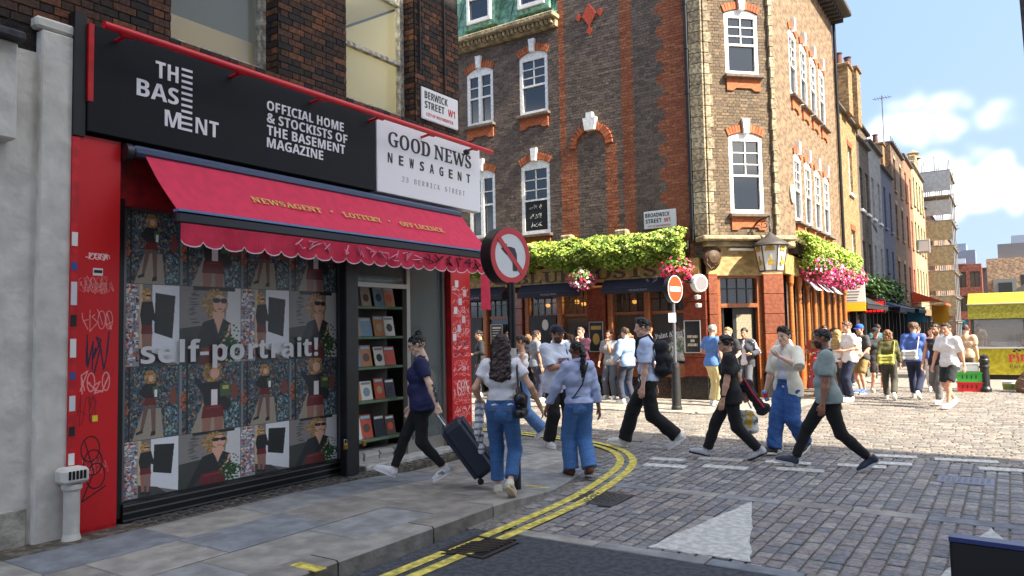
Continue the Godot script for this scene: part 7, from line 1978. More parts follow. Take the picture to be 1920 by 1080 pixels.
	# woman in pale blue jacket
	p = person("woman with black ponytail in pale blue jacket and wide jeans at the yellow lines", {"at": Vector3(-4.38, 0.015, -8.0), "face": [-0.75, -0.66], "h": 1.60, "fem": true, "fine": true, "skin": brown, "hair": "pony", "hc": blackhair, "glasses": 2, "head": [0.25, 0.0],
		"feet": [[0.09, 0.10, 0.0, 0.0], [0.09, -0.12, 0.0, 12.0]], "hands": [Vector3(0.42, 0.86, 0.14), Vector3(0.30, 0.80, 0.0)],
		"top": {"c": s8(176, 188, 222), "sleeve": 1.97, "hem": 0.95, "loose": 0.022, "folds": 0.016, "name": "jacket"}, "legs": {"c": s8(84, 132, 196), "thigh": 0.105, "hem": 0.105, "len": 0.97}, "shoes": {"c": s8(110, 62, 36), "sole": s8(70, 44, 30)}})
	part("bag_strap", tubem([p.get_meta("joints").sr + Vector3(0.06, 0.05, -0.1), Vector3(0.0, 1.2, -0.15), Vector3(0.13, 1.02, -0.12)], [0.01], 5), M(blk, 0.6), p)
	# man in cap
	p = person("bearded man in dark cap and white printed T-shirt with black trousers by the corner", {"at": Vector3(-5.75, 0.015, -9.83), "face": [0.85, 0.42], "h": 1.80, "w": 1.08, "fine": true, "skin": tan_, "hair": "short", "hc": blackhair, "beard": true, "cap": s8(32, 38, 54), "glasses": 1, "head": [0.15, 0.0],
		"feet": [[0.1, 0.06, 0.0, 0.0], [0.12, -0.08, 0.0, 0.0]], "hands": [Vector3(0.10, 1.22, 0.32), Vector3(0.06, 1.20, 0.34)], "grip": [true, true],
		"top": {"c": s8(206, 214, 228), "sleeve": 0.75, "hem": 0.80, "loose": 0.03, "print": s8(120, 80, 90)}, "legs": {"c": s8(26, 26, 28), "thigh": 0.105, "hem": 0.09}, "shoes": trainers})
	part("bag_strap", tubem([p.get_meta("joints").sl + Vector3(-0.05, 0.06, 0.05), Vector3(0.1, 1.25, 0.17), Vector3(0.08, 1.02, 0.18)], [0.011], 5), M(blk, 0.6), p)
	# woman in white tank top
	person("woman in white tank top and blue jeans with tied brown hair behind the signpost", {"at": Vector3(-6.70, 0.016, -10.35), "face": [-0.8, 0.55], "h": 1.68, "fem": true, "fine": true, "skin": s8(208, 160, 130), "hair": "lowbun", "hc": s8(72, 48, 34),
		"feet": [[0.09, -0.34, 0.0, 34.0], [0.09, 0.30, 0.0, -8.0]], "hands": [Vector3(0.25, 0.84, 0.10), Vector3(0.22, 0.9, 0.22)], "top": {"c": s8(232, 230, 228), "sleeve": 0.0, "hem": 1.0, "loose": 0.010}, "legs": {"c": s8(98, 136, 186), "thigh": 0.105, "hem": 0.11, "len": 0.97}, "shoes": trainers})
	# tall man with backpack
	p = person("tall man in light blue T-shirt and black trousers striding with a black backpack", {"at": Vector3(-4.55, 0.0, -10.45), "face": [-0.93, 0.36], "h": 1.93, "fine": true, "skin": s8(216, 172, 148), "hair": "quiff", "hc": s8(48, 36, 30),
		"feet": [[0.08, -0.40, 0.0, 36.0], [0.08, 0.34, 0.0, -10.0]], "drop": -0.03, "hands": [Vector3(0.25, 0.83, 0.05), Vector3(0.24, 0.82, -0.1)], "top": {"c": s8(182, 198, 226), "sleeve": 0.75, "hem": 0.93, "loose": 0.022}, "legs": {"c": s8(22, 22, 24), "thigh": 0.108, "hem": 0.092, "len": 0.97, "folds": 0.012}, "shoes": trainers})
	var bp := thing("backpack", "black backpack on the back of the tall striding man", "backpack", p.transform * Vector3(0, 1.20, -0.20), p.rotation.y)
	part("main_compartment", soft_box(Vector3(0.34, 0.52, 0.22), 0.02), cloth(s8(22, 23, 30)), bp)
	part("front_pocket", soft_box(Vector3(0.28, 0.26, 0.12), 0.015), cloth(s8(26, 27, 34)), bp, T(0, -0.1, -0.1))
	for sg in [-0.13, 0.13]: part("strap", tubem([Vector3(sg, 0.2, 0.06), Vector3(sg, 0.36, 0.18), Vector3(sg, 0.28, 0.36), Vector3(sg * 1.1, 0.05, 0.38), Vector3(sg * 1.3, -0.18, 0.2)], [0.018], 6), cloth(s8(22, 23, 30)), bp)
	# man in black
	p = person("man in black T-shirt, black trousers and sunglasses with silver shoes carrying a jacket", {"at": Vector3(-3.19, 0.0, -10.08), "face": [-0.95, 0.30], "h": 1.68, "w": 1.06, "fine": true, "skin": s8(204, 156, 128), "hair": "mop", "hc": blackhair, "glasses": 2,
		"feet": [[0.08, -0.38, 0.0, 24.0], [0.08, 0.36, 0.0, -10.0]], "drop": -0.03, "hands": [Vector3(0.27, 0.84, 0.10), Vector3(0.24, 0.86, -0.20)], "grip": [false, true], "top": {"c": s8(20, 20, 22), "sleeve": 0.62, "hem": 0.80, "loose": 0.022}, "legs": {"c": s8(20, 20, 22), "thigh": 0.10, "hem": 0.07}, "shoes": {"c": s8(186, 188, 192), "sole": s8(30, 30, 32)}})
	part("wristwatch", lathem([Vector2(0.03, -0.012), Vector2(0.036, -0.01), Vector2(0.036, 0.01), Vector2(0.03, 0.012)], 12), M(s8(30, 30, 34), 0.3), p, Transform3D(Basis.IDENTITY, p.get_meta("joints").wl + Vector3(0, 0.03, 0)))
	jk = thing("rolled_jacket", "dark jacket with a red lining stripe carried behind the man in black", "jacket", J(p, "wr") + Vector3(0.12, 0.02, -0.04), p.rotation.y)
	part("cloth", soft_box(Vector3(0.16, 0.5, 0.2), 0.035), cloth(s8(38, 38, 44)), jk, Transform3D(Basis(Vector3.RIGHT, 0.6), Vector3(0, -0.06, 0)))
	part("red_stripe", tubem([Vector3(0.09, 0.2, 0.13), Vector3(0.095, 0.0, 0.02), Vector3(0.09, -0.2, -0.12)], [0.013], 6), M(s8(176, 30, 46), 0.8), jk)
	var pb := thing("plastic_bag", "white plastic carrier bag with yellow and blue print behind the man in black", "bag", J(p, "wr") + Vector3(0.0, -0.02, 0.0), p.rotation.y)
	var gb := B.new()
	pour(gb, field([[Vector3(0, -0.24, -0.08), Vector3(0, -0.24, 0.08), 0.035, 0.035], [Vector3(0, -0.34, -0.12), Vector3(0, -0.34, 0.12), 0.06, 0.06], [Vector3(0, -0.46, -0.12), Vector3(0, -0.46, 0.12), 0.06, 0.06]], 0.014, 0.06), Transform3D.IDENTITY, 0.03, func(q: Vector3) -> Color:
		var h := fold_noise.get_noise_3d(q.x * 2.0 + 40.0, q.y * 9.0, q.z * 9.0)
		return lin(0.85, 0.68, 0.2) if h > 0.28 else (lin(0.35, 0.5, 0.55) if h < -0.32 else lin(0.8, 0.8, 0.77)))
	part("bag_body", gb.mesh(), MV(0.45), pb)
	part("bag_handle", tubem([Vector3(0, -0.18, -0.09), Vector3(0, 0, 0), Vector3(0, -0.18, 0.09)], [0.012], 6), M(s8(206, 206, 200), 0.45), pb)
	# waving person in cream overshirt
	p = person("person in open cream overshirt, white T-shirt and baggy jeans waving one hand", {"at": Vector3(-2.62, 0.0, -10.85), "face": [-0.45, 0.9], "h": 1.73, "fine": true, "skin": s8(222, 180, 156), "hair": "quiff", "hc": s8(66, 44, 32), "head": [0.1, 0.0],
		"feet": [[0.10, -0.22, 0.0, 26.0], [0.07, 0.26, 0.0, -6.0]], "hands": [Vector3(0.12, 1.36, 0.26), Vector3(0.30, 0.90, 0.10)], "grip": [false, true], "thumb0": Vector3(0.6, 0.2, 0.2), "pole0": Vector3(0.9, -0.6, -0.2),
		"top": {"c": s8(222, 220, 234), "sleeve": 0.3, "hem": 0.92, "loose": 0.005, "folds": 0.004}, "over": {"c": s8(226, 220, 200), "sleeve": 0.95, "hem": 0.80, "loose": 0.032, "open": 0.08, "folds": 0.007}, "legs": {"c": s8(56, 96, 156), "thigh": 0.115, "hem": 0.105, "len": 0.97, "folds": 0.016}, "shoes": {"c": s8(38, 36, 38), "sole": s8(222, 220, 214)}})
	var can := thing("drink_can", "blue and red drink can held low by the waving person", "can", J(p, "wr") + Vector3(0.0, -0.10, 0.05))
	part("can_body", lathem([Vector2(0, -0.08), Vector2(0.028, -0.078), Vector2(0.033, -0.07), Vector2(0.033, 0.065), Vector2(0.027, 0.078), Vector2(0, 0.078)], 16), M(s8(120, 170, 220), 0.25, 0.4), can, Transform3D(Basis(Vector3.BACK, 0.35), Vector3.ZERO))
	part("can_label", lathem([Vector2(0.0336, -0.03), Vector2(0.0338, 0.03)], 16), M(s8(206, 40, 60), 0.3), can, Transform3D(Basis(Vector3.BACK, 0.35), Vector3.ZERO))
	# man in grey green tee
	p = person("bearded man in grey green T-shirt and black jeans striding over the setts", {"at": Vector3(-1.92, 0.0, -9.88), "face": [-0.97, 0.22], "h": 1.76, "w": 1.16, "fine": true, "skin": s8(150, 104, 80), "hair": "crop", "hc": s8(20, 18, 18), "beard": true,
		"feet": [[0.08, -0.46, 0.0, 30.0], [0.08, 0.42, 0.0, -8.0]], "drop": -0.05, "hands": [Vector3(0.28, 0.84, 0.06), Vector3(0.26, 0.84, -0.12)], "top": {"c": s8(140, 154, 150), "sleeve": 0.7, "hem": 0.86, "loose": 0.018}, "legs": {"c": s8(20, 20, 22), "thigh": 0.096, "hem": 0.056}, "shoes": {"c": s8(44, 50, 70), "sole": s8(196, 194, 190)}})
	part("strap", tubem([p.get_meta("joints").sl + Vector3(-0.06, 0.07, -0.08), p.get_meta("joints").sl + Vector3(-0.08, 0.08, 0.02), p.get_meta("joints").sr + Vector3(0.08, -0.1, 0.12)], [0.014], 6), M(blk, 0.7), p)
	# drinkers outside the pub and walkers further up the street: [label, x, z, y, face, h, skin, hair, haircolour, top, sleeve, legs colour, legs len, extra]
	var jn := s8(70, 96, 140); var khaki := s8(176, 156, 116); var navy := s8(30, 36, 60); var grey := s8(110, 112, 118)
	var rows := [
		["woman in cream top and beige trousers by the pub side door", -13.3, -17.0, 0.03, [0.8, 0.5], 1.70, pale, "long", midbrown, s8(214, 200, 184), 0.5, s8(190, 160, 128), 0.94, {"fem": true}],
		["bald man in white shirt and tan trousers by the pub side door", -12.75, -16.7, 0.03, [-0.6, 0.6], 1.82, tan_, "bald", midbrown, s8(236, 234, 230), 1.9, s8(196, 170, 116), 0.94, {}],
		["person in royal blue top outside the pub menu board", -11.35, -16.9, 0.03, [0.7, 0.7], 1.74, pale, "mop", midbrown, s8(44, 50, 120), 1.9, navy, 0.94, {}],
		["woman in dark clothes with pale hair outside the dark pub door", -10.75, -16.9, 0.03, [-0.5, -0.8], 1.66, pale, "bob", s8(150, 116, 80), s8(26, 28, 40), 1.9, s8(26, 28, 36), 0.94, {"fem": true}],
		["man in maroon sweater drinking at the lace curtained window", -9.2, -17.05, 0.03, [-0.1, 1.0], 1.80, pale, "short", s8(120, 100, 84), s8(74, 34, 58), 1.95, s8(40, 38, 44), 0.94, {"glasses": 1, "drink": 0}],
		["man in grey T-shirt drinking against the pub window", -8.5, -17.25, 0.03, [0.0, 1.0], 1.72, tan_, "crop", s8(60, 46, 38), s8(150, 152, 156), 0.6, s8(92, 98, 108), 0.94, {"drink": 1}],
		["woman in white vest and blue jeans leaning by the pub window", -7.95, -17.2, 0.03, [-0.7, 0.6], 1.65, pale, "lowbun", fair, s8(232, 220, 214), 0.0, s8(60, 100, 160), 0.94, {"fem": true}],
		["ginger haired man in white shirt behind the no entry post", -7.35, -17.1, 0.03, [-0.9, 0.3], 1.80, pale, "short", s8(190, 120, 60), s8(236, 236, 238), 1.9, navy, 0.94, {}],
		["grey haired man in blue T-shirt and cream trousers near the pub corner", -5.6, -16.5, 0.03, [0.5, -0.85], 1.80, s8(206, 150, 124), "crop", s8(176, 172, 166), s8(84, 124, 180), 0.6, s8(226, 208, 150), 0.94, {}],
		["person in dark top facing the man in blue T-shirt", -5.45, -17.3, 0.03, [-0.3, 0.9], 1.72, pale, "short", fair, s8(40, 40, 44), 0.6, s8(24, 24, 26), 0.94, {}],
		["man in dark grey blazer and white shirt outside the pub door", -5.35, -18.2, 0.03, [-0.1, 1.0], 1.70, tan_, "short", s8(40, 32, 28), s8(228, 222, 226), 1.0, s8(90, 92, 100), 0.94, {"over": s8(60, 62, 70)}],
		["person in white top with dark straps beside the right door pillar", -4.55, -18.6, 0.03, [-0.6, 0.8], 1.68, tan_, "short", s8(50, 40, 34), s8(228, 226, 224), 0.5, s8(34, 34, 40), 0.94, {}],
		["woman in red floral dress outside the pub side", -4.05, -19.8, 0.0, [0.3, -0.9], 1.66, pale, "long", fair, s8(196, 70, 64), 0.5, s8(200, 86, 78), 0.9, {"fem": true, "skirt": true, "floral": true}],
		["person in pale denim shirt beside the floral dress", -3.75, -20.3, 0.0, [0.8, 0.3], 1.70, tan_, "short", s8(40, 32, 28), s8(96, 124, 164), 1.9, s8(70, 92, 130), 0.94, {}],
		["long haired blonde woman in white top with grey jacket", -3.5, -19.4, 0.0, [0.3, -0.95], 1.66, pale, "long", s8(206, 168, 104), s8(226, 224, 222), 1.6, s8(90, 84, 74), 0.94, {"fem": true}],
		["tall man in white T-shirt, cream vest and navy trousers with backpack", -3.17, -19.05, 0.0, [-0.8, 0.55], 1.84, s8(210, 160, 132), "short", s8(120, 84, 56), s8(234, 232, 228), 0.6, s8(36, 42, 66), 0.94, {"pack": s8(196, 184, 164)}],
		["man in bright blue cap, charcoal T-shirt and khaki shorts", -3.25, -21.3, 0.0, [-0.6, 0.8], 1.76, s8(206, 150, 122), "short", s8(80, 60, 44), s8(66, 66, 68), 0.7, s8(150, 128, 76), 0.46, {"cap": s8(40, 92, 200), "shoes": s8(60, 96, 170)}],
		["person in black cap and black T-shirt with shorts", -3.0, -21.9, 0.0, [0.5, 0.8], 1.66, s8(206, 150, 122), "short", blackhair, s8(44, 44, 50), 0.6, s8(40, 40, 44), 0.44, {"cap": s8(40, 42, 50)}],
		["woman in olive green jacket with yellow green bag walking away", -2.42, -19.64, 0.0, [-0.1, -1.0], 1.64, pale, "bob", s8(150, 104, 64), s8(86, 84, 46), 1.95, s8(76, 74, 62), 0.94, {"fem": true, "bag": s8(176, 172, 76), "walk": 1}],
		["man in blue long sleeved shirt and navy trousers walking away", -1.93, -20.13, 0.0, [0.1, -1.0], 1.80, tan_, "mop", s8(110, 80, 56), s8(72, 100, 170), 1.95, s8(34, 42, 70), 0.94, {"bag": s8(214, 214, 212), "walk": 1}],
		["person in pink top and white trousers behind the man in blue shirt", -1.72, -22.4, 0.0, [0.1, 1.0], 1.66, pale, "short", midbrown, s8(226, 190, 190), 0.6, s8(226, 222, 216), 0.94, {"walk": 1}],
		["bearded man in black vest and grey trousers walking beside the man in white", -1.36, -18.95, 0.0, [-0.35, 0.95], 1.74, s8(190, 134, 104), "short", s8(40, 30, 26), s8(36, 36, 40), 0.0, s8(116, 112, 108), 0.94, {"beard": true, "walk": 1}],
		["man in white T-shirt and black shorts walking down the street", -1.1, -18.2, 0.0, [-0.5, 0.86], 1.75, s8(214, 156, 126), "short", s8(60, 44, 34), s8(230, 226, 222), 0.75, s8(38, 42, 44), 0.44, {"walk": 1}],
		["person in beige top beyond the man in white T-shirt", -1.0, -23.5, 0.0, [0.2, -1.0], 1.7, pale, "short", midbrown, s8(190, 160, 130), 0.6, s8(120, 104, 90), 0.94, {}],
		["man in pale grey shirt standing behind the maroon sweater", -9.75, -16.9, 0.03, [0.5, 0.8], 1.75, tan_, "short", darkbrown, s8(170, 172, 180), 1.9, s8(50, 54, 70), 0.94, {}],
		["woman in black dress behind the man in cap", -10.3, -16.6, 0.03, [0.8, 0.2], 1.66, pale, "long", darkbrown, s8(30, 28, 34), 0.5, s8(30, 28, 34), 0.94, {"fem": true}],
		["man in striped grey polo holding a drink near the lace curtain", -9.9, -15.9, 0.03, [0.6, -0.7], 1.76, tan_, "crop", darkbrown, s8(120, 124, 134), 0.6, s8(60, 64, 84), 0.94, {}],
		["woman in rust coloured top beside the dark pub door", -11.0, -16.2, 0.03, [0.4, -0.9], 1.65, pale, "long", midbrown, s8(150, 80, 56), 0.6, s8(70, 92, 130), 0.94, {"fem": true}],
		["man in black shirt by the pub menu board", -12.1, -16.6, 0.03, [-0.6, 0.5], 1.78, tan_, "short", blackhair, s8(34, 34, 38), 1.9, s8(60, 58, 62), 0.94, {}],
		["man in sky blue shirt between the jeans woman and the post", -7.6, -16.3, 0.03, [-0.8, -0.3], 1.77, pale, "short", midbrown, s8(140, 168, 206), 1.9, s8(54, 58, 76), 0.94, {}],
		["man in navy polo by the pub side columns", -4.2, -21.6, 0.0, [0.2, 1.0], 1.76, tan_, "short", darkbrown, s8(40, 50, 84), 0.6, khaki, 0.94, {}],
		["woman in white blouse further along the pub side", -4.0, -23.6, 0.0, [0.6, 0.7], 1.64, pale, "bob", midbrown, s8(230, 226, 222), 1.4, s8(60, 64, 80), 0.94, {"fem": true}],
		["man in teal T-shirt further up the street under the blue awning", -3.4, -25.4, 0.0, [-0.3, -0.9], 1.78, tan_, "crop", darkbrown, s8(60, 110, 116), 0.6, s8(50, 50, 56), 0.94, {"walk": 1}],
		["person in red top far up the street", -2.6, -28.5, 0.0, [0.1, -1.0], 1.7, pale, "short", midbrown, s8(170, 50, 50), 0.6, s8(60, 62, 70), 0.94, {"walk": 1}],
		["person in grey hoodie far up the street", -2.0, -31.0, 0.0, [0.1, 1.0], 1.74, tan_, "short", darkbrown, s8(130, 132, 138), 1.9, s8(44, 48, 60), 0.94, {"walk": 1}],
		["woman in mustard top far up the street by the awnings", -3.2, -33.5, 0.0, [0.1, -1.0], 1.64, pale, "long", darkbrown, s8(190, 150, 50), 0.6, s8(50, 60, 90), 0.94, {"fem": true, "walk": 1}],
		["stall keeper in dark apron inside the yellow food stall", 0.55, -29.2, 0.0, [-0.2, 1.0], 1.72, tan_, "short", blackhair, s8(60, 56, 54), 0.6, s8(40, 40, 40), 0.94, {}]]
	for q in rows:
		var x: Dictionary = q[13]
		var sp := {"at": Vector3(q[1], q[3], q[2]), "face": q[4], "h": q[5], "skin": q[6], "hair": q[7], "hc": q[8], "top": {"c": q[9], "sleeve": q[10], "hem": 0.86 if not x.get("fem", false) else 0.94, "loose": 0.018}, "legs": {"c": q[11], "thigh": 0.10, "hem": 0.075 if q[12] > 0.5 else 0.10, "len": q[12], "skirt": x.get("skirt", false)}, "fem": x.get("fem", false), "beard": x.get("beard", false), "glasses": x.get("glasses", 0)}
		if x.has("cap"): sp["cap"] = x.cap
		if x.has("over"): sp["over"] = {"c": x.over, "sleeve": 1.95, "hem": 0.80, "loose": 0.032, "open": 0.06, "name": "blazer"}
		if x.has("shoes"): sp["shoes"] = {"c": x.shoes, "sole": s8(220, 218, 214)}
		elif q[11].get_luminance() < 0.12 and not x.has("walk"): sp["shoes"] = {"c": s8(40, 36, 34), "sole": s8(30, 28, 28)}
		if x.has("walk"):
			sp["feet"] = [[0.09, 0.24, 0.0, -8.0], [0.09, -0.26, 0.0, 30.0]]; sp["hands"] = [Vector3(0.26, 0.82, -0.12), Vector3(0.26, 0.84, 0.18)]
		else:
			var k := fmod(absf(q[1] * 3.7), 1.0)
			sp["feet"] = [[0.11, 0.05, 0.0, 0.0], [0.13, -0.05 + 0.08 * k, 0.0, 0.0]]
			sp["hands"] = [Vector3(0.22, 0.98 + 0.2 * k, 0.22), Vector3(0.26, 0.82, 0.08)]
		if x.has("drink"): sp["hands"] = [Vector3(0.05, 1.44, 0.24), Vector3(0.24, 0.95, 0.16)]; sp["grip"] = [true, false]
		var np := person(q[0], sp, "people outside the pub and up the street")
		if x.has("drink"):
			var gl := thing("beer_glass", "pint glass lifted by the man in %s" % ("maroon sweater" if x.drink == 0 else "grey T-shirt"), "glass", J(np, "wl") + Vector3(0.0, 0.02, 0.05))
			part("glass", lathem([Vector2(0, -0.06), Vector2(0.03, -0.06), Vector2(0.042, 0.08), Vector2(0.038, 0.08)], 12), glassy(s8(200, 200, 200), 0.3), gl)
			part("beer", lathem([Vector2(0, -0.055), Vector2(0.028, -0.055), Vector2(0.036, 0.05), Vector2(0, 0.05)], 12), M(s8(190, 120, 30), 0.2), gl)
		if x.has("bag"):
			var bg := thing("crossbody_bag", "%s crossbody bag on the back of the %s" % (["yellow green", "woman in olive green jacket"] if x.fem else ["pale grey", "man in blue long sleeved shirt"]) if x.has("fem") else "pale grey crossbody bag at the hip of the man in blue shirt", "bag", np.transform * Vector3(0.06, 1.02, -0.19), np.rotation.y)
			part("pouch", soft_box(Vector3(0.34, 0.22, 0.1)), cloth(x.bag), bg)
			part("strap", tubem([Vector3(-0.16, 0.08, 0.02), Vector3(-0.2, 0.42, 0.1), Vector3(-0.12, 0.46, 0.2)], [0.012], 5), cloth(x.bag), bg)
		if x.has("pack"):
			var bg := thing("cream_backpack", "cream backpack worn by the tall man in white T-shirt", "backpack", np.transform * Vector3(0, 1.2, -0.17), np.rotation.y)
			part("pouch", soft_box(Vector3(0.3, 0.44, 0.16)), cloth(x.pack), bg)
			for sg in [-0.13, 0.13]: part("strap", tubem([Vector3(sg, 0.18, 0.05), Vector3(sg, 0.3, 0.17), Vector3(sg, 0.1, 0.31)], [0.014], 5), cloth(s8(50, 48, 48)), bg)
		if x.has("floral"):
			var fb := B.new(); var r := RandomNumberGenerator.new(); r.seed = 8
			leaves(fb, func(g):
				var a: float = g.randf() * TAU; var yy: float = g.randf_range(0.3, 1.3)
				var rr := lerpf(0.30, 0.15, clampf((yy - 0.25) / 0.75, 0, 1)) + 0.012
				return [Vector3(cos(a) * rr, yy, sin(a) * rr * 0.95), Vector3(cos(a), 0, sin(a)) * 4.0], 120, 0.06, [s8(232, 214, 206), s8(226, 150, 140), s8(120, 40, 44)], r)
			stuff(part("flower_print", fb.mesh(), MV(0.9), np))
# ------------------------------------------------------------------ street furniture, stall, foreground
func disc_sign(t: Node3D, at: Vector3, r: float, thick: float, dark_back: bool) -> Node3D:
	var n := sub("sign_head", t, Transform3D(Basis(Vector3.UP, deg_to_rad(80)), at))
	part("drum", lathem([Vector2(0, -thick), Vector2(r * 0.96, -thick), Vector2(r, -thick + 0.01), Vector2(r, -0.006), Vector2(r * 0.97, 0), Vector2(0, 0)], 40, Transform3D(Basis(Vector3.RIGHT, PI / 2), Vector3.ZERO)), mat.black, n)
	return n
func make_street_things() -> void:
	var redm := M(s8(206, 24, 34), 0.35); var whm := M(s8(228, 230, 232), 0.35); var blm := M(s8(16, 16, 18), 0.4)
	# no left turn sign
	var s := thing("no_left_turn_sign", "round no left turn road sign with deep black drum on a black post", "road sign", Vector3(-4.61, 0.04, -6.92))
	part("post", single(func(b: B): b.tube([Vector3(0, 0, 0), Vector3(0, 2.27, 0)], [0.045], 14)), mat.black, s)
	part("base_sleeve", lathem([Vector2(0.07, 0), Vector2(0.07, 0.9), Vector2(0.05, 0.95)], 14), mat.black, s)
	part("post_sticker", lathem([Vector2(0.0465, 1.42), Vector2(0.0465, 1.54)], 14), M(s8(200, 200, 196), 0.5), s)
	var h := disc_sign(s, Vector3(0.0, 2.57, 0.0), 0.325, 0.16, true)
	part("red_ring", single(func(b: B):
		for i in 48:
			var a0 := TAU * i / 48; var a1 := TAU * (i + 1) / 48
			b.quad(Vector3(cos(a0) * 0.245, sin(a0) * 0.245, 0.004), Vector3(cos(a0) * 0.315, sin(a0) * 0.315, 0.004), Vector3(cos(a1) * 0.315, sin(a1) * 0.315, 0.004), Vector3(cos(a1) * 0.245, sin(a1) * 0.245, 0.004))), redm, h)
	part("white_face", prismm(ring_poly(0.25, 40), 0.0, 0.002), whm, h)
	part("arrow", single(func(b: B):
		b.prism(PackedVector2Array([Vector2(0.03, -0.17), Vector2(0.10, -0.17), Vector2(0.10, 0.02), Vector2(0.07, 0.085), Vector2(0.01, 0.10), Vector2(-0.06, 0.10), Vector2(-0.06, 0.135), Vector2(-0.15, 0.07), Vector2(-0.06, 0.005), Vector2(-0.06, 0.04), Vector2(0.0, 0.04), Vector2(0.03, 0.01)]), 0.002, 0.005)), blm, h)
	part("red_bar", boxm(Vector3(0, 0, 0.008), Vector3(0.53, 0.058, 0.004), Basis(Vector3.BACK, -PI / 4)), redm, h)
	# no entry sign
	s = thing("no_entry_sign", "round orange red no entry sign on a slim grey post with dark bollard base", "road sign", Vector3(-6.06, 0.03, -15.45))
	part("post", tubem([Vector3(0, 0.9, 0), Vector3(0, 2.35, 0)], [0.033], 12), M(s8(120, 122, 126), 0.4, 0.5), s)
	part("base_sleeve", lathem([Vector2(0.115, 0), Vector2(0.115, 0.06), Vector2(0.1, 0.08), Vector2(0.092, 0.92), Vector2(0.08, 1.0), Vector2(0.05, 1.02)], 16), MW(s8(34, 34, 36), 0.6, 0.7, 2.0, 1), s)
	part("small_plate", boxm(Vector3(-0.02, 1.98, 0.05), Vector3(0.16, 0.2, 0.02), Basis(Vector3.UP, 0.6)), whm, s)
	h = disc_sign(s, Vector3(0.05, 2.6, 0.0), 0.3, 0.12, true)
	part("red_face", prismm(ring_poly(0.285, 40), 0.0, 0.003), M(s8(222, 66, 30), 0.35), h)
	part("white_bar", boxm(Vector3(0, 0, 0.005), Vector3(0.44, 0.1, 0.004)), whm, h)
	part("white_rim", single(func(b: B):
		for i in 40:
			var a0 := TAU * i / 40; var a1 := TAU * (i + 1) / 40
			b.quad(Vector3(cos(a0) * 0.283, sin(a0) * 0.283, 0.004), Vector3(cos(a0) * 0.298, sin(a0) * 0.298, 0.004), Vector3(cos(a1) * 0.298, sin(a1) * 0.298, 0.004), Vector3(cos(a1) * 0.283, sin(a1) * 0.283, 0.004))), whm, h)
	# bollard
	var bo := thing("bollard", "black cast iron bollard in front of the yellow food stall", "bollard", Vector3(-0.6, 0, -22.8))
	part("shaft", lathem([Vector2(0.14, 0), Vector2(0.14, 0.08), Vector2(0.11, 0.14), Vector2(0.095, 0.72), Vector2(0.12, 0.76), Vector2(0.12, 0.82), Vector2(0.1, 0.85), Vector2(0.1, 0.92), Vector2(0.0, 0.97)], 18), mat.black, bo)
	part("collar", lathem([Vector2(0.1, 0.6), Vector2(0.118, 0.62), Vector2(0.118, 0.66), Vector2(0.1, 0.68)], 18), mat.black, bo)
	# crates and tubs by the stall
	for q in [["red_crate", "red plastic crate on the ground beside the bollard", 0.0, s8(196, 34, 34)], ["green_crate", "green plastic crate stacked on the red crate", 0.25, s8(60, 160, 60)]]:
		var cr := thing(q[0], q[1], "crate", Vector3(-0.95, q[2], -22.9), 0.05)
		part("side", single(func(b: B):
			for sg in [-1.0, 1.0]:
				b.box(Vector3(0, 0.12, sg * 0.19), Vector3(0.56, 0.235, 0.02)); b.box(Vector3(sg * 0.27, 0.12, 0), Vector3(0.02, 0.235, 0.36))
			b.box(Vector3(0, 0.01, 0), Vector3(0.54, 0.02, 0.36))), M(q[3], 0.5), cr)
		for k in 4: part("slot", boxm(Vector3(-0.15 + k * 0.1, 0.13, 0.202), Vector3(0.03, 0.09, 0.004)), M(q[3] * 0.4, 0.7), cr)
		part("rim", single(func(b: B):
			for sg in [-1.0, 1.0]:
				b.box(Vector3(0, 0.235, sg * 0.2), Vector3(0.6, 0.025, 0.03)); b.box(Vector3(sg * 0.285, 0.235, 0), Vector3(0.03, 0.025, 0.37))), M(q[3], 0.5), cr)
	var wt := thing("white_tub", "white plastic box on top of the green crate", "box", Vector3(-0.93, 0.5, -22.9))
	part("tub", bevm(Vector3(0, 0.1, 0), Vector3(0.42, 0.2, 0.32), 0.03), M(s8(222, 222, 220), 0.5), wt)
	part("lid", bevm(Vector3(0, 0.215, 0), Vector3(0.45, 0.03, 0.35), 0.01), M(s8(230, 230, 230), 0.5), wt)
	var st2 := thing("plastic_tub", "white plastic tub with coloured label on the ground by the stall", "tub", Vector3(-0.08, 0, -23.2))
	part("tub", lathem([Vector2(0, 0), Vector2(0.14, 0), Vector2(0.17, 0.24), Vector2(0.18, 0.26), Vector2(0, 0.26)], 18), M(s8(222, 222, 216), 0.5), st2)
	part("label", lathem([Vector2(0.1465, 0.05), Vector2(0.166, 0.2)], 18), M(s8(120, 140, 60), 0.5), st2)
	var sk := thing("brown_sack", "brown cloth sack slumped on the ground beside the plastic tub", "sack", Vector3(0.22, 0, -22.9))
	var sb := B.new()
	pour(sb, field([[Vector3(0, 0.12, 0), Vector3(0.15, 0.16, 0), 0.2, 0.22], [Vector3(0.08, 0.3, 0), Vector3(0.18, 0.62, 0), 0.2, 0.09]], 0.03, 0.1, [[Vector3(0, -1, 0), 0.0]]), Transform3D.IDENTITY, 0.03)
	part("sack_body", sb.mesh(), cloth(s8(110, 84, 66)), sk)
	part("tie", lathem([Vector2(0.1, -0.02), Vector2(0.12, 0), Vector2(0.1, 0.02)], 12, T(0.17, 0.58, 0)), M(s8(80, 60, 46), 0.9), sk)
	# food stall
	var fs := thing("food_stall", "yellow market food stall with printed banner and clear front screen", "market stall", Vector3(-1.05, 0, -28.0))
	var yel := MW(s8(186, 172, 30), 0.7, 0.85, 1.0, 2)
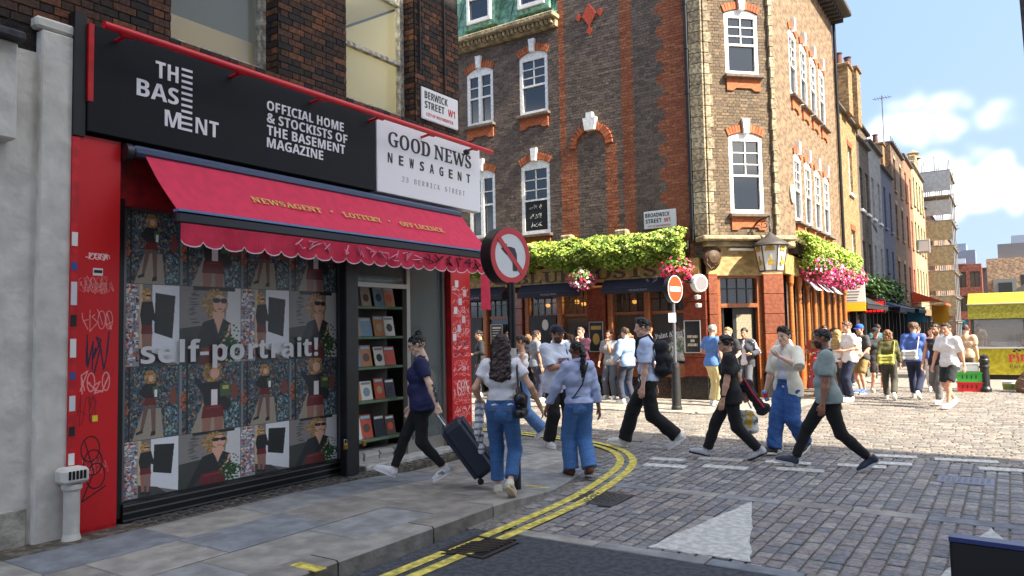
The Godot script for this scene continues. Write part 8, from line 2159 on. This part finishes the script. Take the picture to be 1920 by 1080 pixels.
	for x in [0.05, 3.4]:
		for z in [0.0, -2.0]: part("post", tubem([Vector3(x, 0, z), Vector3(x, 2.4, z)], [0.035], 8), M(s8(60, 62, 66), 0.5), fs)
	part("counter_banner", boxm(Vector3(1.75, 0.56, 0.05), Vector3(3.4, 0.82, 0.03)), yel, fs)
	part("skirting", boxm(Vector3(1.75, 0.08, 0.0), Vector3(3.4, 0.14, 0.03)), M(s8(30, 30, 30), 0.8), fs)
	part("counter_top", boxm(Vector3(1.75, 0.99, -0.25), Vector3(3.4, 0.05, 0.7)), M(s8(190, 190, 186), 0.4), fs)
	part("roof", single(func(b: B):
		b.quad(Vector3(-0.05, 2.35, 0.1), Vector3(3.55, 2.35, 0.1), Vector3(3.55, 2.75, -1.0), Vector3(-0.05, 2.75, -1.0)); b.quad(Vector3(3.55, 2.35, -2.1), Vector3(-0.05, 2.35, -2.1), Vector3(-0.05, 2.75, -1.0), Vector3(3.55, 2.75, -1.0))), yel, fs)
	part("roof_valance", boxm(Vector3(1.75, 2.13, 0.11), Vector3(3.6, 0.46, 0.02)), MW(s8(160, 156, 50), 0.7, 0.75, 1.6, 1), fs)
	part("roof_trim", boxm(Vector3(1.75, 2.37, 0.12), Vector3(3.64, 0.03, 0.04)), M(s8(200, 200, 190), 0.6), fs)
	part("clear_screen", boxm(Vector3(0.75, 1.45, 0.03), Vector3(1.3, 0.86, 0.008)), glassy(s8(200, 200, 200), 0.18), fs)
	part("back_cloth", boxm(Vector3(1.75, 1.3, -2.0), Vector3(3.4, 2.2, 0.03)), M(s8(30, 28, 28), 0.9), fs)
	part("side_cloth", boxm(Vector3(3.42, 1.3, -1.0), Vector3(0.03, 2.2, 2.0)), M(s8(40, 38, 38), 0.9), fs)
	part("griddle", bevm(Vector3(0.9, 1.1, -0.3), Vector3(0.8, 0.16, 0.4), 0.02), mat.steel, fs)
	text(fs, "Pitta", f_serif, Vector3(1.32, 0.70, 0.07), 0.72, 0.26, M(s8(206, 24, 60), 0.5), "lettering", 0.006, Basis(Vector3.BACK, 0.08))
	text(fs, "Pan Asian", f_sansr, Vector3(1.35, 0.42, 0.07), 0.7, 0.12, M(s8(70, 60, 30), 0.5), "lettering", 0.004)
	for i in 6:
		for j in 3:
			if (i + j) % 2 == 0: part("chequer", boxm(Vector3(1.12 + i * 0.07, 0.88 + j * 0.05 + i * 0.012, 0.072), Vector3(0.07, 0.05, 0.006)), blm, fs)
	# black gazebo behind
	var gz := thing("black_gazebo", "black pyramid topped gazebo behind the food stall", "gazebo", Vector3(0.75, 0, -34.0))
	part("canopy", single(func(b: B):
		var ap := Vector3(0, 3.4, 0)
		var c := [Vector3(-1.2, 2.4, 1.2), Vector3(1.2, 2.4, 1.2), Vector3(1.2, 2.4, -1.2), Vector3(-1.2, 2.4, -1.2)]
		for i in 4: b.tri(c[i], c[(i + 1) % 4], ap)
		for i in 4: b.quad(c[i] - Vector3(0, 0.3, 0), c[(i + 1) % 4] - Vector3(0, 0.3, 0), c[(i + 1) % 4], c[i])), M(s8(26, 27, 32), 0.8), gz)
	for x in [-1.15, 1.15]:
		for z in [-1.15, 1.15]: part("leg", tubem([Vector3(x, 0, z), Vector3(x, 2.4, z)], [0.025], 6), mat.steel, gz)
	# foreground: back of a black panel with a pale cloth and a chrome lamp behind it
	var pn := thing("display_board", "black flat panel with dark blue top edge leaning at the near corner of the road", "panel", Vector3(-0.19, 0, -2.75), deg_to_rad(-4))
	part("board", bevm(Vector3(0.5, 0.54, 0), Vector3(1.0, 1.08, 0.05), 0.008), M(s8(16, 16, 19), 0.4), pn)
	part("top_edge", boxm(Vector3(0.5, 1.083, 0.004), Vector3(1.0, 0.014, 0.052)), M(s8(40, 52, 100), 0.35), pn)
	part("foot", boxm(Vector3(0.5, 0.02, -0.1), Vector3(0.9, 0.04, 0.4)), mat.blackmetal, pn)
	var hlm := thing("scooter_headlamp", "round chrome scooter headlamp in a pale cowl behind the black panel", "scooter", Vector3(0.14, 0, -3.1), deg_to_rad(-120))
	part("lamp_bowl", lathem([Vector2(0, -0.1), Vector2(0.07, -0.08), Vector2(0.1, -0.02), Vector2(0.1, 0.02), Vector2(0.085, 0.03)], 24, Transform3D(Basis(Vector3.RIGHT, PI / 2), Vector3(0, 1.02, 0))), M(s8(222, 214, 206), 0.3), hlm)
	part("rim", lathem([Vector2(0.085, 0.02), Vector2(0.1, 0.035), Vector2(0.085, 0.045), Vector2(0.08, 0.03)], 24, Transform3D(Basis(Vector3.RIGHT, PI / 2), Vector3(0, 1.02, 0))), mat.chrome, hlm)
	part("lens", lathem([Vector2(0.082, 0.03), Vector2(0.05, 0.045), Vector2(0, 0.05)], 20, Transform3D(Basis(Vector3.RIGHT, PI / 2), Vector3(0, 1.02, 0))), mat.chrome, hlm)
	part("column", tubem([Vector3(0, 0.95, -0.05), Vector3(0, 0.3, -0.1), Vector3(0, 0.22, 0.05)], [0.05], 10), M(s8(222, 214, 206), 0.4), hlm)
	part("wheel", lathem([Vector2(0.1, -0.05), Vector2(0.2, -0.05), Vector2(0.22, 0), Vector2(0.2, 0.05), Vector2(0.1, 0.05)], 24, Transform3D(Basis(Vector3.BACK, PI / 2), Vector3(0, 0.22, 0.05))), mat.blackmetal, hlm)
